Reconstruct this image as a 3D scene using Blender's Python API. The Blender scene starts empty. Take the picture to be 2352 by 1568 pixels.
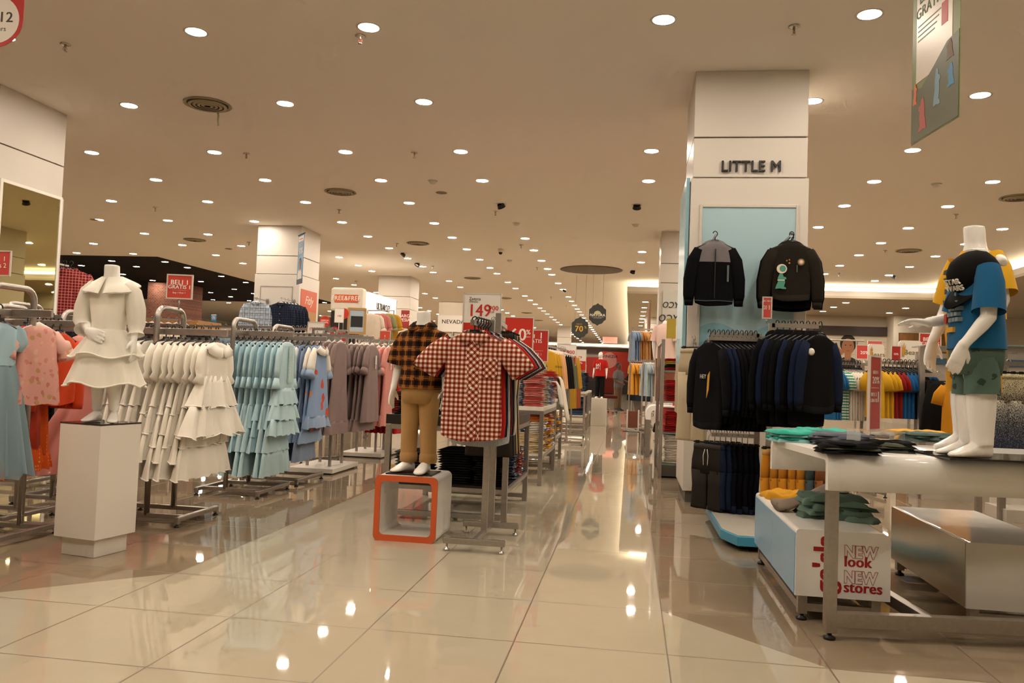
LAMP = 100.0
EXPOSURE = 1.37
import bpy, bmesh, math, random
from math import sin, cos, pi, radians
from mathutils import Vector, Matrix
random.seed(7)
SC = bpy.context.scene
COL = SC.collection
# ------------------------------------------------------------------ camera
F_PX, PITCH, ROLL, YAW, CAMH = 1862.18, 0.0423475, 0.0378694, -0.1462338, 1.0531
def cam_axes():
    fw = Vector((sin(YAW)*cos(PITCH), cos(YAW)*cos(PITCH), sin(PITCH)))
    r = Vector((cos(YAW), -sin(YAW), 0)); u = r.cross(fw)
    return r*cos(ROLL)+u*sin(ROLL), -r*sin(ROLL)+u*cos(ROLL), fw
CR, CU, CF = cam_axes()
def ray(px, py): return CF + CR*((px-1176)/F_PX) - CU*((py-784)/F_PX)
def at(px, py, z=0.0):
    d = ray(px, py); t = (z-CAMH)/d.z
    return Vector((0, 0, CAMH)) + d*t
def atY(px, py, Y):
    d = ray(px, py); return Vector((0, 0, CAMH)) + d*(Y/d.y)
cd = bpy.data.cameras.new('camera'); cam = bpy.data.objects.new('camera', cd); COL.objects.link(cam)
cd.sensor_width = 36; cd.lens = F_PX/2352*36; cd.clip_end = 200; cd.clip_start = 0.05
m = Matrix((CR, CU, -CF)).transposed().to_4x4(); m.translation = (0, 0, CAMH); cam.matrix_world = m
SC.camera = cam
# ------------------------------------------------------------------ materials
def lin(c):
    if isinstance(c, str): c = tuple(int(c[i:i+2], 16) for i in (0, 2, 4))
    return tuple(((v/255)/12.92 if v/255 <= 0.04045 else ((v/255+0.055)/1.055)**2.4) for v in c)+(1,)
class NT:
    def __init__(s, name):
        s.m = bpy.data.materials.new(name); s.m.use_nodes = True
        s.t = s.m.node_tree; s.n = s.t.nodes; s.b = s.n['Principled BSDF']; s._c = None
    def new(s, typ, **k):
        n = s.n.new(typ)
        for a, v in k.items(): setattr(n, a, v)
        return n
    def put(s, sock, v):
        if hasattr(v, 'links'): s.t.links.new(v, sock)
        else: sock.default_value = v
    def math(s, op, a, b=0.0, c=0.0):
        n = s.new('ShaderNodeMath', operation=op)
        s.put(n.inputs[0], a); s.put(n.inputs[1], b); s.put(n.inputs[2], c); return n.outputs[0]
    def coord(s):
        if s._c is None:
            t = s.new('ShaderNodeTexCoord'); x = s.new('ShaderNodeSeparateXYZ')
            s.t.links.new(t.outputs['Object'], x.inputs[0]); s._c = (t.outputs['Object'], x.outputs[0], x.outputs[1], x.outputs[2])
        return s._c
    def mix(s, f, a, b):
        n = s.new('ShaderNodeMix', data_type='RGBA'); s.put(n.inputs[0], f); s.put(n.inputs[6], a); s.put(n.inputs[7], b); return n.outputs[2]
    def band(s, v, period, width, off=0.0):          # 1 inside a stripe
        f = s.math('FRACT', s.math('ADD', s.math('DIVIDE', v, period), 100.0+off)); return s.math('LESS_THAN', f, width)
    def noise(s, scale, detail=2.0, vec=None):
        n = s.new('ShaderNodeTexNoise'); n.inputs['Scale'].default_value = scale; n.inputs['Detail'].default_value = detail
        s.t.links.new(vec or s.coord()[0], n.inputs['Vector']); return n.outputs['Fac']
    def vor(s, scale, rand=1.0):
        n = s.new('ShaderNodeTexVoronoi'); n.inputs['Scale'].default_value = scale; n.inputs['Randomness'].default_value = rand
        s.t.links.new(s.coord()[0], n.inputs['Vector']); return n
    def ramp(s, f, stops, const=True):
        n = s.new('ShaderNodeValToRGB'); r = n.color_ramp; r.interpolation = 'CONSTANT' if const else 'LINEAR'
        while len(r.elements) < len(stops): r.elements.new(1)
        for e, (p, c) in zip(r.elements, stops): e.position = p; e.color = lin(c)
        s.put(n.inputs[0], f); return n.outputs[0]
    def bump(s, h, strength=0.3, dist=0.004):
        n = s.new('ShaderNodeBump'); n.inputs['Strength'].default_value = strength; n.inputs['Distance'].default_value = dist
        s.put(n.inputs['Height'], h); s.t.links.new(n.outputs[0], s.b.inputs['Normal'])
    def done(s, col, rough=0.6, metal=0.0, spec=0.5, **k):
        s.put(s.b.inputs['Base Color'], col if hasattr(col, 'links') or len(col) == 4 and not isinstance(col, str) else lin(col))
        s.put(s.b.inputs['Roughness'], rough); s.b.inputs['Metallic'].default_value = metal; s.b.inputs['Specular IOR Level'].default_value = spec
        for a, v in k.items(): s.put(s.b.inputs[a.replace('_', ' ')], v)
        return s.m
_M = {}
def flat(c, rough=0.5, metal=0.0, spec=0.5, **k):
    key = ('f', c, rough, metal, spec, tuple(k.items()))
    if key not in _M: _M[key] = NT('paint_'+str(c)).done(c, rough, metal, spec, **k)
    return _M[key]
def cloth(c, var=0.10, scale=7.0, spec=0.15, rough=0.9, sheen=0.2):
    """plain woven fabric with soft tonal variation and a fine weave"""
    key = ('c', c, var, scale, spec, rough)
    if key not in _M:
        s = NT('cloth_'+str(c)); l = lin(c)
        n = s.noise(scale, 3)
        lo = tuple(v*(1-var) for v in l[:3])+(1,); hi = tuple(min(1, v*(1+var)) for v in l[:3])+(1,)
        s.bump(s.noise(420, 1), 0.25, 0.001)
        _M[key] = s.done(s.mix(n, lo, hi), rough, 0, spec, Sheen_Weight=0.0 if max(l[:3]) < 0.05 else sheen*0.4)
    return _M[key]
def plaid(name, base, hor, ver, both, period=0.06, w=0.5, fine=None, fp=0.06):
    """tartan: stripes across and down, darker where they cross, optional thin over-check"""
    s = NT(name); _, x, y, z = s.coord()
    a = s.band(x, period, w); b = s.band(z, period, w)
    c = s.mix(a, lin(base), lin(ver)); d = s.mix(a, lin(hor), lin(both)); col = s.mix(b, c, d)
    if fine:
        t = s.math('MAXIMUM', s.band(x, fp, 0.07, 0.3), s.band(z, fp, 0.07, 0.3)); col = s.mix(t, col, lin(fine))
    s.bump(s.noise(400, 1), 0.25, 0.001)
    return s.done(col, 0.9, 0, 0.15)
def printed(name, ground, cols, scale=14.0, thr=0.33, stretch=None):
    """scattered printed motifs on a plain ground"""
    s = NT(name); v = s.vor(scale); n = s.noise(scale*2.2, 2)
    d = s.math('ADD', v.outputs['Distance'], s.math('MULTIPLY', s.math('SUBTRACT', n, 0.5), 0.55))
    sep = s.new('ShaderNodeSeparateXYZ'); s.t.links.new(v.outputs['Color'], sep.inputs[0])
    k = len(cols); mot = s.ramp(sep.outputs[0], [(i/k, c) for i, c in enumerate(cols)])
    s.bump(s.noise(400, 1), 0.2, 0.001)
    return s.done(s.mix(s.math('LESS_THAN', d, thr), lin(ground), mot), 0.9, 0, 0.15)
def stripes(name, a, b, period=0.02, w=0.5, axis=1):
    s = NT(name); c = s.coord()
    return s.done(s.mix(s.band(c[axis], period, w), lin(a), lin(b)), 0.9, 0, 0.15)
STEEL = None
def steel():
    global STEEL
    if STEEL is None:
        s = NT('brushed_steel'); n = s.noise(60, 2); STEEL = s.done(s.mix(n, lin('a39d96'), lin('bcb6ae')), s.math('ADD', s.math('MULTIPLY', n, 0.12), 0.27), 0.92)
    return STEEL
CHROME = flat('d8d6d2', 0.12, 1.0)
BLACKP = flat('0c0b0b', 0.35)
WHITEP = flat('e4e2de', 0.3)
GLOSSW = flat('eceae6', 0.12)
MANNQ = flat('efece6', 0.18)
def emit(c, st):
    key = ('e', c, st)
    if key not in _M:
        s = NT('glow_'+str(c)); s.b.inputs['Emission Color'].default_value = lin(c); s.b.inputs['Emission Strength'].default_value = st
        _M[key] = s.done('ffffff', 0.5)
    return _M[key]
# ------------------------------------------------------------------ geometry
class MB:
    def __init__(s): s.v = []; s.f = []
    def add(s, vs, fs):
        o = len(s.v); s.v += [tuple(v) for v in vs]; s.f += [tuple(i+o for i in f) for f in fs]; return s
    def box(s, x0, x1, y0, y1, z0, z1, M=None):
        vs = [Vector((x, y, z)) for z in (z0, z1) for y in (y0, y1) for x in (x0, x1)]
        if M: vs = [M @ v for v in vs]
        return s.add(vs, [(0, 2, 3, 1), (4, 5, 7, 6), (0, 1, 5, 4), (2, 6, 7, 3), (0, 4, 6, 2), (1, 3, 7, 5)])
    def bar(s, a, b, w, h, up=(0, 0, 1)):             # rectangular bar from a to b
        a, b = Vector(a), Vector(b); d = (b-a).normalized(); up = Vector(up)
        if abs(d.dot(up)) > 0.98: up = Vector((0, 1, 0))
        r = d.cross(up).normalized()*w/2; u = r.cross(d).normalized()*h/2
        vs = [p+i*r+j*u for p in (a, b) for i, j in ((-1, -1), (1, -1), (1, 1), (-1, 1))]
        return s.add(vs, [(3, 2, 1, 0), (4, 5, 6, 7), (0, 1, 5, 4), (1, 2, 6, 5), (2, 3, 7, 6), (3, 0, 4, 7)])
    def loft(s, rings, cap0=True, cap1=True):
        n = len(rings[0]); o = len(s.v)
        for r in rings: s.v += [tuple(p) for p in r]
        for k in range(len(rings)-1):
            for i in range(n):
                j = (i+1) % n; s.f.append((o+k*n+i, o+k*n+j, o+(k+1)*n+j, o+(k+1)*n+i))
        if cap0: s.f.append(tuple(o+i for i in reversed(range(n))))
        if cap1: s.f.append(tuple(o+(len(rings)-1)*n+i for i in range(n)))
        return s
    def tube(s, pts, r, n=8, cap=True, flat_=1.0, ref=None):
        pts = [Vector(p) for p in pts]; rs = r if isinstance(r, list) else [r]*len(pts)
        rings = []; ref = Vector(ref) if ref else None; fixed = ref is not None
        for k, p in enumerate(pts):
            d = (pts[min(k+1, len(pts)-1)]-pts[max(k-1, 0)]).normalized()
            if ref is None:
                ref = Vector((0, 0, 1)) if abs(d.z) < 0.9 else Vector((0, 1, 0))
            a = d.cross(ref).normalized(); b = a.cross(d).normalized()
            if not fixed: ref = b
            rr = rs[k] if isinstance(rs[k], tuple) else (rs[k], rs[k]*flat_)
            rings.append([p+a*cos(2*pi*i/n)*rr[0]+b*sin(2*pi*i/n)*rr[1] for i in range(n)])
        return s.loft(rings, cap, cap)
    def lathe(s, prof, n=20, c=(0, 0, 0), cap=True):
        return s.loft([[(c[0]+r*cos(2*pi*i/n), c[1]+r*sin(2*pi*i/n), c[2]+z) for i in range(n)] for r, z in prof], cap, cap)
    def prism(s, poly, y0, y1):                       # (x,z) outline extruded along y
        n = len(poly); o = len(s.v)
        s.v += [(x, y0, z) for x, z in poly]+[(x, y1, z) for x, z in poly]
        s.f.append(tuple(o+i for i in range(n))); s.f.append(tuple(o+n+i for i in reversed(range(n))))
        for i in range(n):
            j = (i+1) % n; s.f.append((o+j, o+i, o+n+i, o+n+j))
        return s
    def data(s, name, mat, smooth=False, tri=False):
        me = bpy.data.meshes.new(name); me.from_pydata(s.v, [], s.f); me.update()
        if mat is not None: me.materials.append(mat)
        if smooth:
            for p in me.polygons: p.use_smooth = True
        bm = bmesh.new(); bm.from_mesh(me); bmesh.ops.recalc_face_normals(bm, faces=bm.faces); bm.to_mesh(me); bm.free()
        return me
    def obj(s, name, mat, parent=None, smooth=False, bevel=0.0, seg=2, loc=None, rot=None, autosm=None):
        return link(name, s.data(name, mat, smooth), parent, bevel, seg, loc, rot)
def link(name, me, parent=None, bevel=0.0, seg=2, loc=None, rot=None):
    o = bpy.data.objects.new(name, me); COL.objects.link(o)
    if parent is not None: o.parent = parent
    if loc is not None: o.location = loc
    if rot is not None: o.rotation_euler = rot
    if bevel:
        b = o.modifiers.new('bevel', 'BEVEL'); b.width = bevel; b.segments = seg; b.limit_method = 'ANGLE'; b.angle_limit = radians(40)
    return o
def tag(o, label, cat, group=None, kind=None):
    o['label'] = label; o['category'] = cat
    if group: o['group'] = group
    if kind: o['kind'] = kind
    return o
def thing(name, label, cat, loc=(0, 0, 0), rz=0.0, group=None):
    o = bpy.data.objects.new(name, None); COL.objects.link(o); o.location = loc; o.rotation_euler = (0, 0, rz)
    o.empty_display_size = 0.1
    return tag(o, label, cat, group)
def kids(o): return [c for c in bpy.data.objects if c.parent is o]
def struct(o): o['kind'] = 'structure'; return o
def dup(o, loc, rot=None, label=None, scale=None):
    tree = dup_tree(o)
    return place(tree, loc, rot, label, scale)
_kids = {}
def dup_tree(o, parent=None):
    c = o.copy(); COL.objects.link(c)
    if parent is not None: c.parent = parent
    if o.name not in _kids: _kids[o.name] = list(o.children)
    for ch in _kids[o.name]: dup_tree(ch, c)
    return c
def place(o, loc, rot=None, label=None, scale=None):
    o.location = loc
    if rot is not None: o.rotation_euler = rot if hasattr(rot, '__len__') else (0, 0, rot)
    if label: o['label'] = label
    if scale is not None: o.scale = scale if hasattr(scale, '__len__') else (scale,)*3
    return o
ORD = 'first second third fourth fifth sixth seventh eighth ninth tenth eleventh twelfth thirteenth fourteenth fifteenth sixteenth seventeenth eighteenth nineteenth twentieth'.split()
def ordn(i):
    if i < 20: return ORD[i]
    return {20: 'twenty-first', 21: 'twenty-second', 22: 'twenty-third', 23: 'twenty-fourth', 24: 'twenty-fifth'}.get(i, 'twenty-sixth')
def text(s, size, mat, parent, loc, rot=(pi/2, 0, 0), name='lettering', bold=0.0, ext=0.001, al='CENTER', sx=1.0, line=0.9, shear=0.0):
    cu = bpy.data.curves.new('t', 'FONT'); cu.body = s; cu.size = size; cu.extrude = ext; cu.align_x = al; cu.align_y = 'CENTER'
    cu.space_line = line; cu.resolution_u = 3; cu.shear = shear; cu.space_character = 1.06 if bold else 1.0
    t = bpy.data.objects.new('t', cu); COL.objects.link(t)
    dg = bpy.context.evaluated_depsgraph_get(); me = bpy.data.meshes.new_from_object(t.evaluated_get(dg)); me.name = name
    bpy.data.objects.remove(t); bpy.data.curves.remove(cu)
    if bold:                                           # heavier strokes: the outline struck three times
        bm = bmesh.new()
        for dx in (-1, 0, 1):
            n0 = len(bm.verts); bm.from_mesh(me); bm.verts.ensure_lookup_table()
            for v in bm.verts[n0:]: v.co.x += dx*size*(bold if bold >= 0.03 else 0.018); v.co.y += abs(dx)*size*0.008; v.co.z += dx*0.00004
        bm.to_mesh(me); bm.free()
    me.materials.clear(); me.materials.append(mat)
    o = link(name, me, parent, loc=loc, rot=rot); o.scale = (sx, 1, 1); return o
def outline_text(s, size, mat, parent, loc, rot, w, name='lettering', sx=1.0, bold=0.0, al='LEFT'):
    cu = bpy.data.curves.new('t', 'FONT'); cu.body = s; cu.size = size; cu.align_x = al; cu.align_y = 'CENTER'; cu.fill_mode = 'NONE'; cu.bevel_depth = w; cu.bevel_resolution = 0; cu.offset = bold; cu.resolution_u = 3
    t = bpy.data.objects.new('t', cu); COL.objects.link(t)
    dg = bpy.context.evaluated_depsgraph_get(); me = bpy.data.meshes.new_from_object(t.evaluated_get(dg)); me.name = name
    bpy.data.objects.remove(t); bpy.data.curves.remove(cu); me.materials.clear(); me.materials.append(mat)
    o = link(name, me, parent, loc=loc, rot=rot); o.scale = (sx, 1, 1); return o
def ell(cx, cy, z, a, b, n=24, p=1.0):
    r = []
    for i in range(n):
        t = 2*pi*i/n; c, s_ = cos(t), sin(t)
        r.append(Vector((cx+a*math.copysign(abs(c)**p, c), cy+b*math.copysign(abs(s_)**p, s_), z)))
    return r
def arc(cx, cz, r, a0, a1, n=6): return [(cx+r*cos(a0+(a1-a0)*i/n), cz+r*sin(a0+(a1-a0)*i/n)) for i in range(n+1)]
def rrect(x0, x1, z0, z1, r, n=5):
    return arc(x1-r, z0+r, r, -pi/2, 0, n)+arc(x1-r, z1-r, r, 0, pi/2, n)+arc(x0+r, z1-r, r, pi/2, pi, n)+arc(x0+r, z0+r, r, pi, 1.5*pi, n)
# ================================================================== the setting
H = 3.86
def floor_mat():
    s = NT('polished_tile'); _, x, y, z = s.coord()
    def joint(v, o):
        f = s.math('FRACT', s.math('ADD', s.math('DIVIDE', s.math('SUBTRACT', v, o), 0.6), 200.5))
        return s.math('LESS_THAN', s.math('ABSOLUTE', s.math('SUBTRACT', f, 0.5)), 0.0055)
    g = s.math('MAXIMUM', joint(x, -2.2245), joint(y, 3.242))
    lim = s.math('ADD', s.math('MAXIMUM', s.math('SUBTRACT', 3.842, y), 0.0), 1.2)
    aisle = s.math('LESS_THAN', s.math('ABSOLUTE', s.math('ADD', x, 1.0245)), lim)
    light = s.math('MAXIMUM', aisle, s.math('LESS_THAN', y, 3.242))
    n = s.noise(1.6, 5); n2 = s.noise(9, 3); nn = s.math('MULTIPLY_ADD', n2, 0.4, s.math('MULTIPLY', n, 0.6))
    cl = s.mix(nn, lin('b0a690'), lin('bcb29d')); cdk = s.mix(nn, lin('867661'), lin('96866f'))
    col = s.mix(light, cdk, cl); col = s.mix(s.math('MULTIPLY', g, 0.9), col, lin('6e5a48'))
    s.bump(g, -0.2, 0.002)
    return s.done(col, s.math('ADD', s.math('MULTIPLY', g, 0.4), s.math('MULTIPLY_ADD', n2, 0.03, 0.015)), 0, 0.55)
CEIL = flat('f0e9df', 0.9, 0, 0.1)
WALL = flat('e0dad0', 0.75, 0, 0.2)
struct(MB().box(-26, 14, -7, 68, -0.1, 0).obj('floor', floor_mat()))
# main ceiling, with the dark zone and the lowered soffit left out of it
XS, XE = -0.16, 7.85
cb = MB()
cb.box(-26, XE+6.2, -7, 19.85, H, H+0.1)
cb.box(-12.53, XE+6.2, 19.85, 68, H, H+0.1)
cb.box(-26, -12.53, 33.4, 68, H, H+0.1)
struct(cb.obj('ceiling', CEIL))
struct(MB().box(-26, -12.53, 19.85, 33.4, H, H+0.1).obj('ceiling_dark', flat('17120f', 0.85, 0, 0.2)))
# lowered soffit: fascia lip with a lit cove above it
def soffit(nm, x0, x1, y0, y1, z0=3.48, lip=3.66):
    mb = MB().box(x0, x1, y0, y1, z0, z0+0.06)
    return struct(mb.obj(nm, flat('c9beab', 0.9, 0, 0.1)))
soffit('ceiling_soffit', XS, 13.8, 22.8, 65.0)
soffit('ceiling_soffit_side', XE, 13.8, -7, 22.8)
soffit('ceiling_soffit_far', -26, 13.8, 65.0, 68)
fb = MB()
fb.box(XS, XE, 22.8, 22.84, 3.54, 3.67).box(XS, XS+0.04, 22.84, 65.0, 3.54, 3.67).box(XE, XE+0.04, -7, 22.84, 3.54, 3.67).box(-26, XS+0.04, 65.0, 65.04, 3.54, 3.67)
struct(fb.obj('trim_1', WALL))
COVE = emit('fff0cf', 2.4)
def cove(lbl, *b):
    return tag(MB().box(*b).obj('cove_light', COVE), lbl, 'cove light')
cove('glowing cove strip above the soffit edge behind the jackets column', XS+0.30, XE+0.3, 23.10, 23.14, 3.56, 3.80)
cove('long glowing cove strip running away beside the far end of the aisle', XS+0.28, XS+0.32, 23.14, 65.3, 3.56, 3.80)
cove('glowing cove strip along the ceiling step behind the dressed toddler mannequins', XE+0.28, XE+0.32, -6.5, 23.1, 3.56, 3.80)
cove('distant glowing cove strip across the far end of the shop', -20, XS+0.3, 65.28, 65.32, 3.56, 3.80)
struct(MB().box(-26, 14, 67.9, 68.1, 0, H).obj('wall_far', WALL))
struct(MB().box(-26.1, -26, -7, 68, 0, H).obj('wall_left', WALL))
struct(MB().box(13.7, 14, -7, 68, 0, H).obj('wall_right', WALL))
struct(MB().box(-26, 14, -7.1, -7, 0, H).obj('wall_back', WALL))
struct(MB().box(1.6, 8.35, 28.4, 28.6, 0, 3.48).obj('wall_menswear', flat('cfc3ae', 0.8)))
struct(MB().box(8.35, 13.7, 27.6, 28.6, 0, 3.48).obj('wall_menswear_step', flat('d9cfbd', 0.8)))
struct(MB().box(1.6, 1.75, 28.6, 64, 0, 3.48).obj('wall_aisle', flat('cfc3ae', 0.8)))
# ------------------------------------------------------------------ columns
COLP = flat('d0c9bf', 0.42, 0, 0.4); SEAM = flat('6a5c4c', 0.8)
def column(x0, x1, y0, y1, label, seams=(2.89, 3.255), low=0.014):
    t = thing('column', label, 'column', ((x0+x1)/2, (y0+y1)/2, 0))
    cx, cy = t.location.x, t.location.y; a, b = (x1-x0)/2, (y1-y0)/2
    zs = [0.10]+list(seams)+[H]
    for i in range(len(zs)-1):
        e = low if i == 0 else 0.0
        MB().box(-a-e, a+e, -b-e, b+e, zs[i]+(0.006 if i else 0), zs[i+1]-(0.006 if i < len(zs)-2 else 0)).obj('cladding_panel', COLP, t, bevel=0.004, seg=1)
    MB().box(-a+0.015, a-0.015, -b+0.015, b-0.015, 0.1, H-0.01).obj('core', SEAM, t)
    MB().box(-a+0.01, a-0.01, -b+0.01, b-0.01, 0, 0.1).obj('kick_plate', flat('57534d', 0.5), t)
    return t
colR = column(0.50, 1.485, 7.36, 8.34, 'white square column with black LITTLE M letters and a pale blue niche')
colM = column(-7.5, -6.515, 7.38, 8.38, 'white square column with a tall mirror, cut by the picture edge')
col2 = column(-7.43, -6.52, 15.15, 16.15, 'white column carrying plaid shirts behind the kids dress racks')
col3 = column(-7.43, -6.46, 23.0, 24.0, 'plain white column behind the ULTRARCLET sign')
col4 = column(0.50, 1.485, 15.3, 16.3, 'white column with mirrored black OTYCO letters')
col5 = column(0.50, 1.485, 31.2, 32.2, 'white column far down the aisle beside hanging shirts')
col6 = column(8.4, 9.4, 15.3, 16.3, 'white column beyond the frame edge behind the mannequins')
col7 = column(-7.43, -6.46, 31.0, 32.0, 'distant pale column behind the brown plaid boy mannequin')
col8 = column(-4.0, -3.3, 44.0, 45.0, 'distant pale NEVADA column behind the price sign')
# big column: letters, blue niche, side panel
BK = flat('15110e', 0.4)
text('LITTLE M', 0.138, BK, colR, (0.01, -0.505, 2.985), bold=0.001, ext=0.012, sx=.90)
def wave_mat():
    s = NT('blue_wave_board'); _, x, y, z = s.coord()
    w = s.math('ADD', s.math('MULTIPLY', s.math('ABSOLUTE', s.math('SINE', s.math('MULTIPLY', x, 6.0))), -0.13), z)
    d = s.math('LESS_THAN', w, 1.46); d2 = s.math('LESS_THAN', w, 1.32)
    return s.done(s.mix(d2, s.mix(d, lin('a2c2cb'), lin('82afbe')), lin('6c9fb1')), 0.35)
MB().box(-0.40, 0.40, -0.509, -0.503, 0.95, 2.62).obj('blue_backboard', wave_mat(), colR)
fr = MB()
for b in ((-0.425, -0.40, 0.93, 2.645), (0.40, 0.425, 0.93, 2.645), (-0.40, 0.40, 2.62, 2.645)):
    fr.box(b[0], b[1], -0.520, -0.5045, b[2], b[3])
fr.obj('niche_frame', flat('c9c2b6', 0.35), colR, bevel=0.003)
sp = MB().box(-0.545, -0.512, -0.45, 0.45, 1.24, 2.90); sp.obj('side_board', flat('8cb8c6', 0.3), colR, bevel=0.004)
MB().box(-0.545, -0.512, -0.45, 0.45, 0.76, 1.236).obj('side_board', flat('b9ab90', 0.25), colR, bevel=0.004)
MB().box(-0.5455, -0.5125, -0.452, 0.452, 1.236, 1.262).obj('side_stripe', flat('5a9fb2', 0.3), colR)
# mirror
mx = -6.515-colM.location.x
MB().box(mx+0.016, mx+0.022, -0.41, 0.44, 0.12, 2.86).obj('mirror_glass', flat('d2cda2', 0.015, 1.0), colM)
mf = MB()
for b in ((-0.445, -0.41, 0.10, 2.895), (0.44, 0.475, 0.10, 2.895)): mf.box(mx+0.014, mx+0.03, b[0], b[1], b[2], b[3])
mf.box(mx+0.014, mx+0.03, -0.41, 0.44, 2.86, 2.895); mf.obj('mirror_frame', flat('e8e4da', 0.35), colM, bevel=0.003)
# OTYCO column face (letters seen from behind through the glass board)
def lens_sign(): pass
MB().box(-0.44, 0.44, -0.55, -0.53, 1.2, 2.75).obj('mirror_board', flat('c8c6bd', 0.25), col4)
o = text('OTYCO', 0.16, BK, col4, (-0.20, -0.556, 2.47), bold=0.004, ext=0.002, shear=-0.2); o.scale.x = -.85
o = text('OTYCO', 0.19, flat('2b2723', 0.5), col4, (-0.22, -0.556, 2.22), bold=0.003, ext=0.002, shear=-0.2); o.scale.x = -.85
# seam poster on the plaid-shirt column
# ------------------------------------------------------------------ downlights
LENS = emit('ffefdc', LAMP)
TRIM = flat('d8d2c6', 0.3, 0.0)
proto = thing('downlight', '', 'downlight', (0, 0, 0), group='round downlights in the shop ceiling')
MB().lathe([(0.082, -0.002), (0.100, -0.006), (0.104, -0.001), (0.104, 0.0)], 24, cap=False).obj('trim_ring', TRIM, proto, True)
MB().lathe([(0.0001, -0.004), (0.083, -0.003)], 20, cap=False).obj('lens', LENS, proto)
XL = [(-18.0, 'over the far jeans shop'), (-16.33, 'over the dark ceiling'), (-14.55, 'above the brick pier'), (-12.93, 'at the dark ceiling edge'), (-10.62, 'left of the mirror column'), (-9.13, 'beyond the mirror column'), (-7.32, 'in line with the plaid-shirt column'), (-5.54, 'over the dress racks'), (-3.73, 'over the plinth'), (-2.21, 'over the left aisle edge'), (0.17, 'along the right aisle edge'), (1.69, 'passing the LITTLE M column'), (3.18, 'over the display table'), (4.67, 'over the blue tee racks'), (6.18, 'above the wall poster')]
YR = [1.2, 3.0, 4.6, 6.28, 8.08, 9.93, 11.44, 12.98, 14.74, 16.28, 17.80, 19.38, 20.85, 22.0, 24.0, 25.65, 28.0, 29.55, 31.15, 32.8, 34.2, 35.8, 37.6, 39.3, 41.0, 42.7, 44.3, 46.2, 48, 50, 52, 54.5, 57, 60, 63]
first = True
def light(x, y, z, lbl, grp=None):
    global first
    o = proto if first else dup_tree(proto); first = False
    place(o, (x, y, z), None, lbl)
    if grp: o['group'] = grp
    return o
for (x, nm) in XL:
    k = 0
    for j, y in enumerate(YR):
        if x > 0 and y > 22.5: continue
        if x == -2.21 and abs(y-12.98) < 0.1 or x == -2.21 and abs(y-14.74) < 0.1: continue
        if x == 0.17 and not any(abs(y-v) < 0.1 for v in (1.2, 3.0, 6.28, 9.93, 11.44, 17.8, 19.38)): continue
        if x == -7.32 and (abs(y-8.08) < 0.1 or 15 < y < 17 or 23 < y < 25): continue
        if x < -7.5 and y < 9: continue
        if x > 4 and y < 6: continue
        if x == -16.33 and y < 19: continue
        if x < -12 and y > 42 or x < -17 and y < 30 or x == -5.54 and y > 50 or x < -6 and y > 52: continue
        if x == 1.69 and (6.9 < y < 7.5 or 7.9 < y < 8.3): y = 8.19
        k += 1
        light(x, y, H, f'round downlight, {ordn(k-1)} from the front, row {nm}')
for i, y in enumerate([23.9, 25.2, 27.2, 28.8, 30.6, 32.2, 34.0, 36.2, 38.5, 41, 44, 48, 52]):
    light(0.80 if y < 24.5 else 0.39, y, 3.479, f'small downlight in the low soffit by the aisle, {ordn(i)} away', 'downlights in the low soffit')
for i, (x, y) in enumerate([(5.97, 24.0), (5.97, 25.4), (6.0, 26.9), (7.95, 25.2), (8.0, 26.9), (4.2, 25.2), (4.2, 26.9)]):
    light(x, y, 3.479, f'downlight in the low soffit before the man poster, {ordn(i)} of the group', 'downlights before the wall poster')
for i, x in enumerate([-3.5, -2.1, -0.9]):
    light(x, 66, 3.479, f'tiny far downlight over the VINEZIA wall, {ordn(i)} of three', 'downlights over the VINEZIA wall')
# ------------------------------------------------------------------ other ceiling fittings
def ceil_pt(px, py): p = at(px, py, H); return (p.x, p.y, H)
VM = flat('a5997c', 0.6); VD = flat('4a3f33', 0.8)
vp = thing('air_diffuser', '', 'air vent', group='round ceiling air diffusers')
MB().lathe([(0.24, 0.0), (0.25, -0.012), (0.235, -0.018), (0.215, -0.004)], 28, cap=False).obj('outer_ring', VM, vp, True)
cn = MB()
for r in (0.19, 0.145, 0.10, 0.055): cn.lathe([(r, -0.004), (r+0.012, -0.022), (r-0.022, -0.026)], 28, cap=False)
cn.obj('cone', VM, vp, True)
MB().lathe([(0.0001, -0.002), (0.235, -0.001)], 24, cap=False).obj('duct_opening', VD, vp)
VL = [(477, 239, 'large round air diffuser nearest the camera with a loose ribbon'), (782, 440, 'round air diffuser in front of the plaid-shirt column'), (447, 550, 'round air diffuser above the brick pier side'), (960, 558, 'round air diffuser between the column and the aisle'), (2087, 575, 'dusty round air diffuser over the blue tee racks'), (2340, 453, 'round air diffuser cut by the picture edge above the mannequins'), (1085, 638, 'small far air diffuser above the price sign'), (1160, 684, 'small far air diffuser above the red sale sign'), (1210, 718, 'tiny distant air diffuser before the hexagonal hangers'), (1236, 735, 'tiny distant air diffuser second before the hexagonal hangers')]
for i, (px, py, l) in enumerate(VL):
    place(vp if i == 0 else dup_tree(vp), ceil_pt(px, py), None, l)
rb = MB().tube([(0, 0, 0), (0.01, 0.0, -0.05), (0.0, 0.01, -0.10), (0.015, 0.0, -0.16)], (0.012, 0.004), 6); p = ceil_pt(500, 256)
tag(rb.obj('ribbon', flat('b9ad94', 0.8), None, True, loc=(p[0], p[1], H-0.0)), 'loose ribbon hanging from the large air diffuser', 'ribbon')
p = ceil_pt(1358, 619); bd = tag(MB().lathe([(0.78, 0.0), (0.80, -0.015), (0.76, -0.02), (0.0001, -0.004)], 40, cap=False).obj('ceiling_disc', flat('6f6356', 0.7), None, True, loc=p), 'big dark oval recess in the ceiling over the aisle', 'ceiling recess')
sp0 = thing('sprinkler', '', 'sprinkler', group='fire sprinklers in the ceiling')
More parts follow.
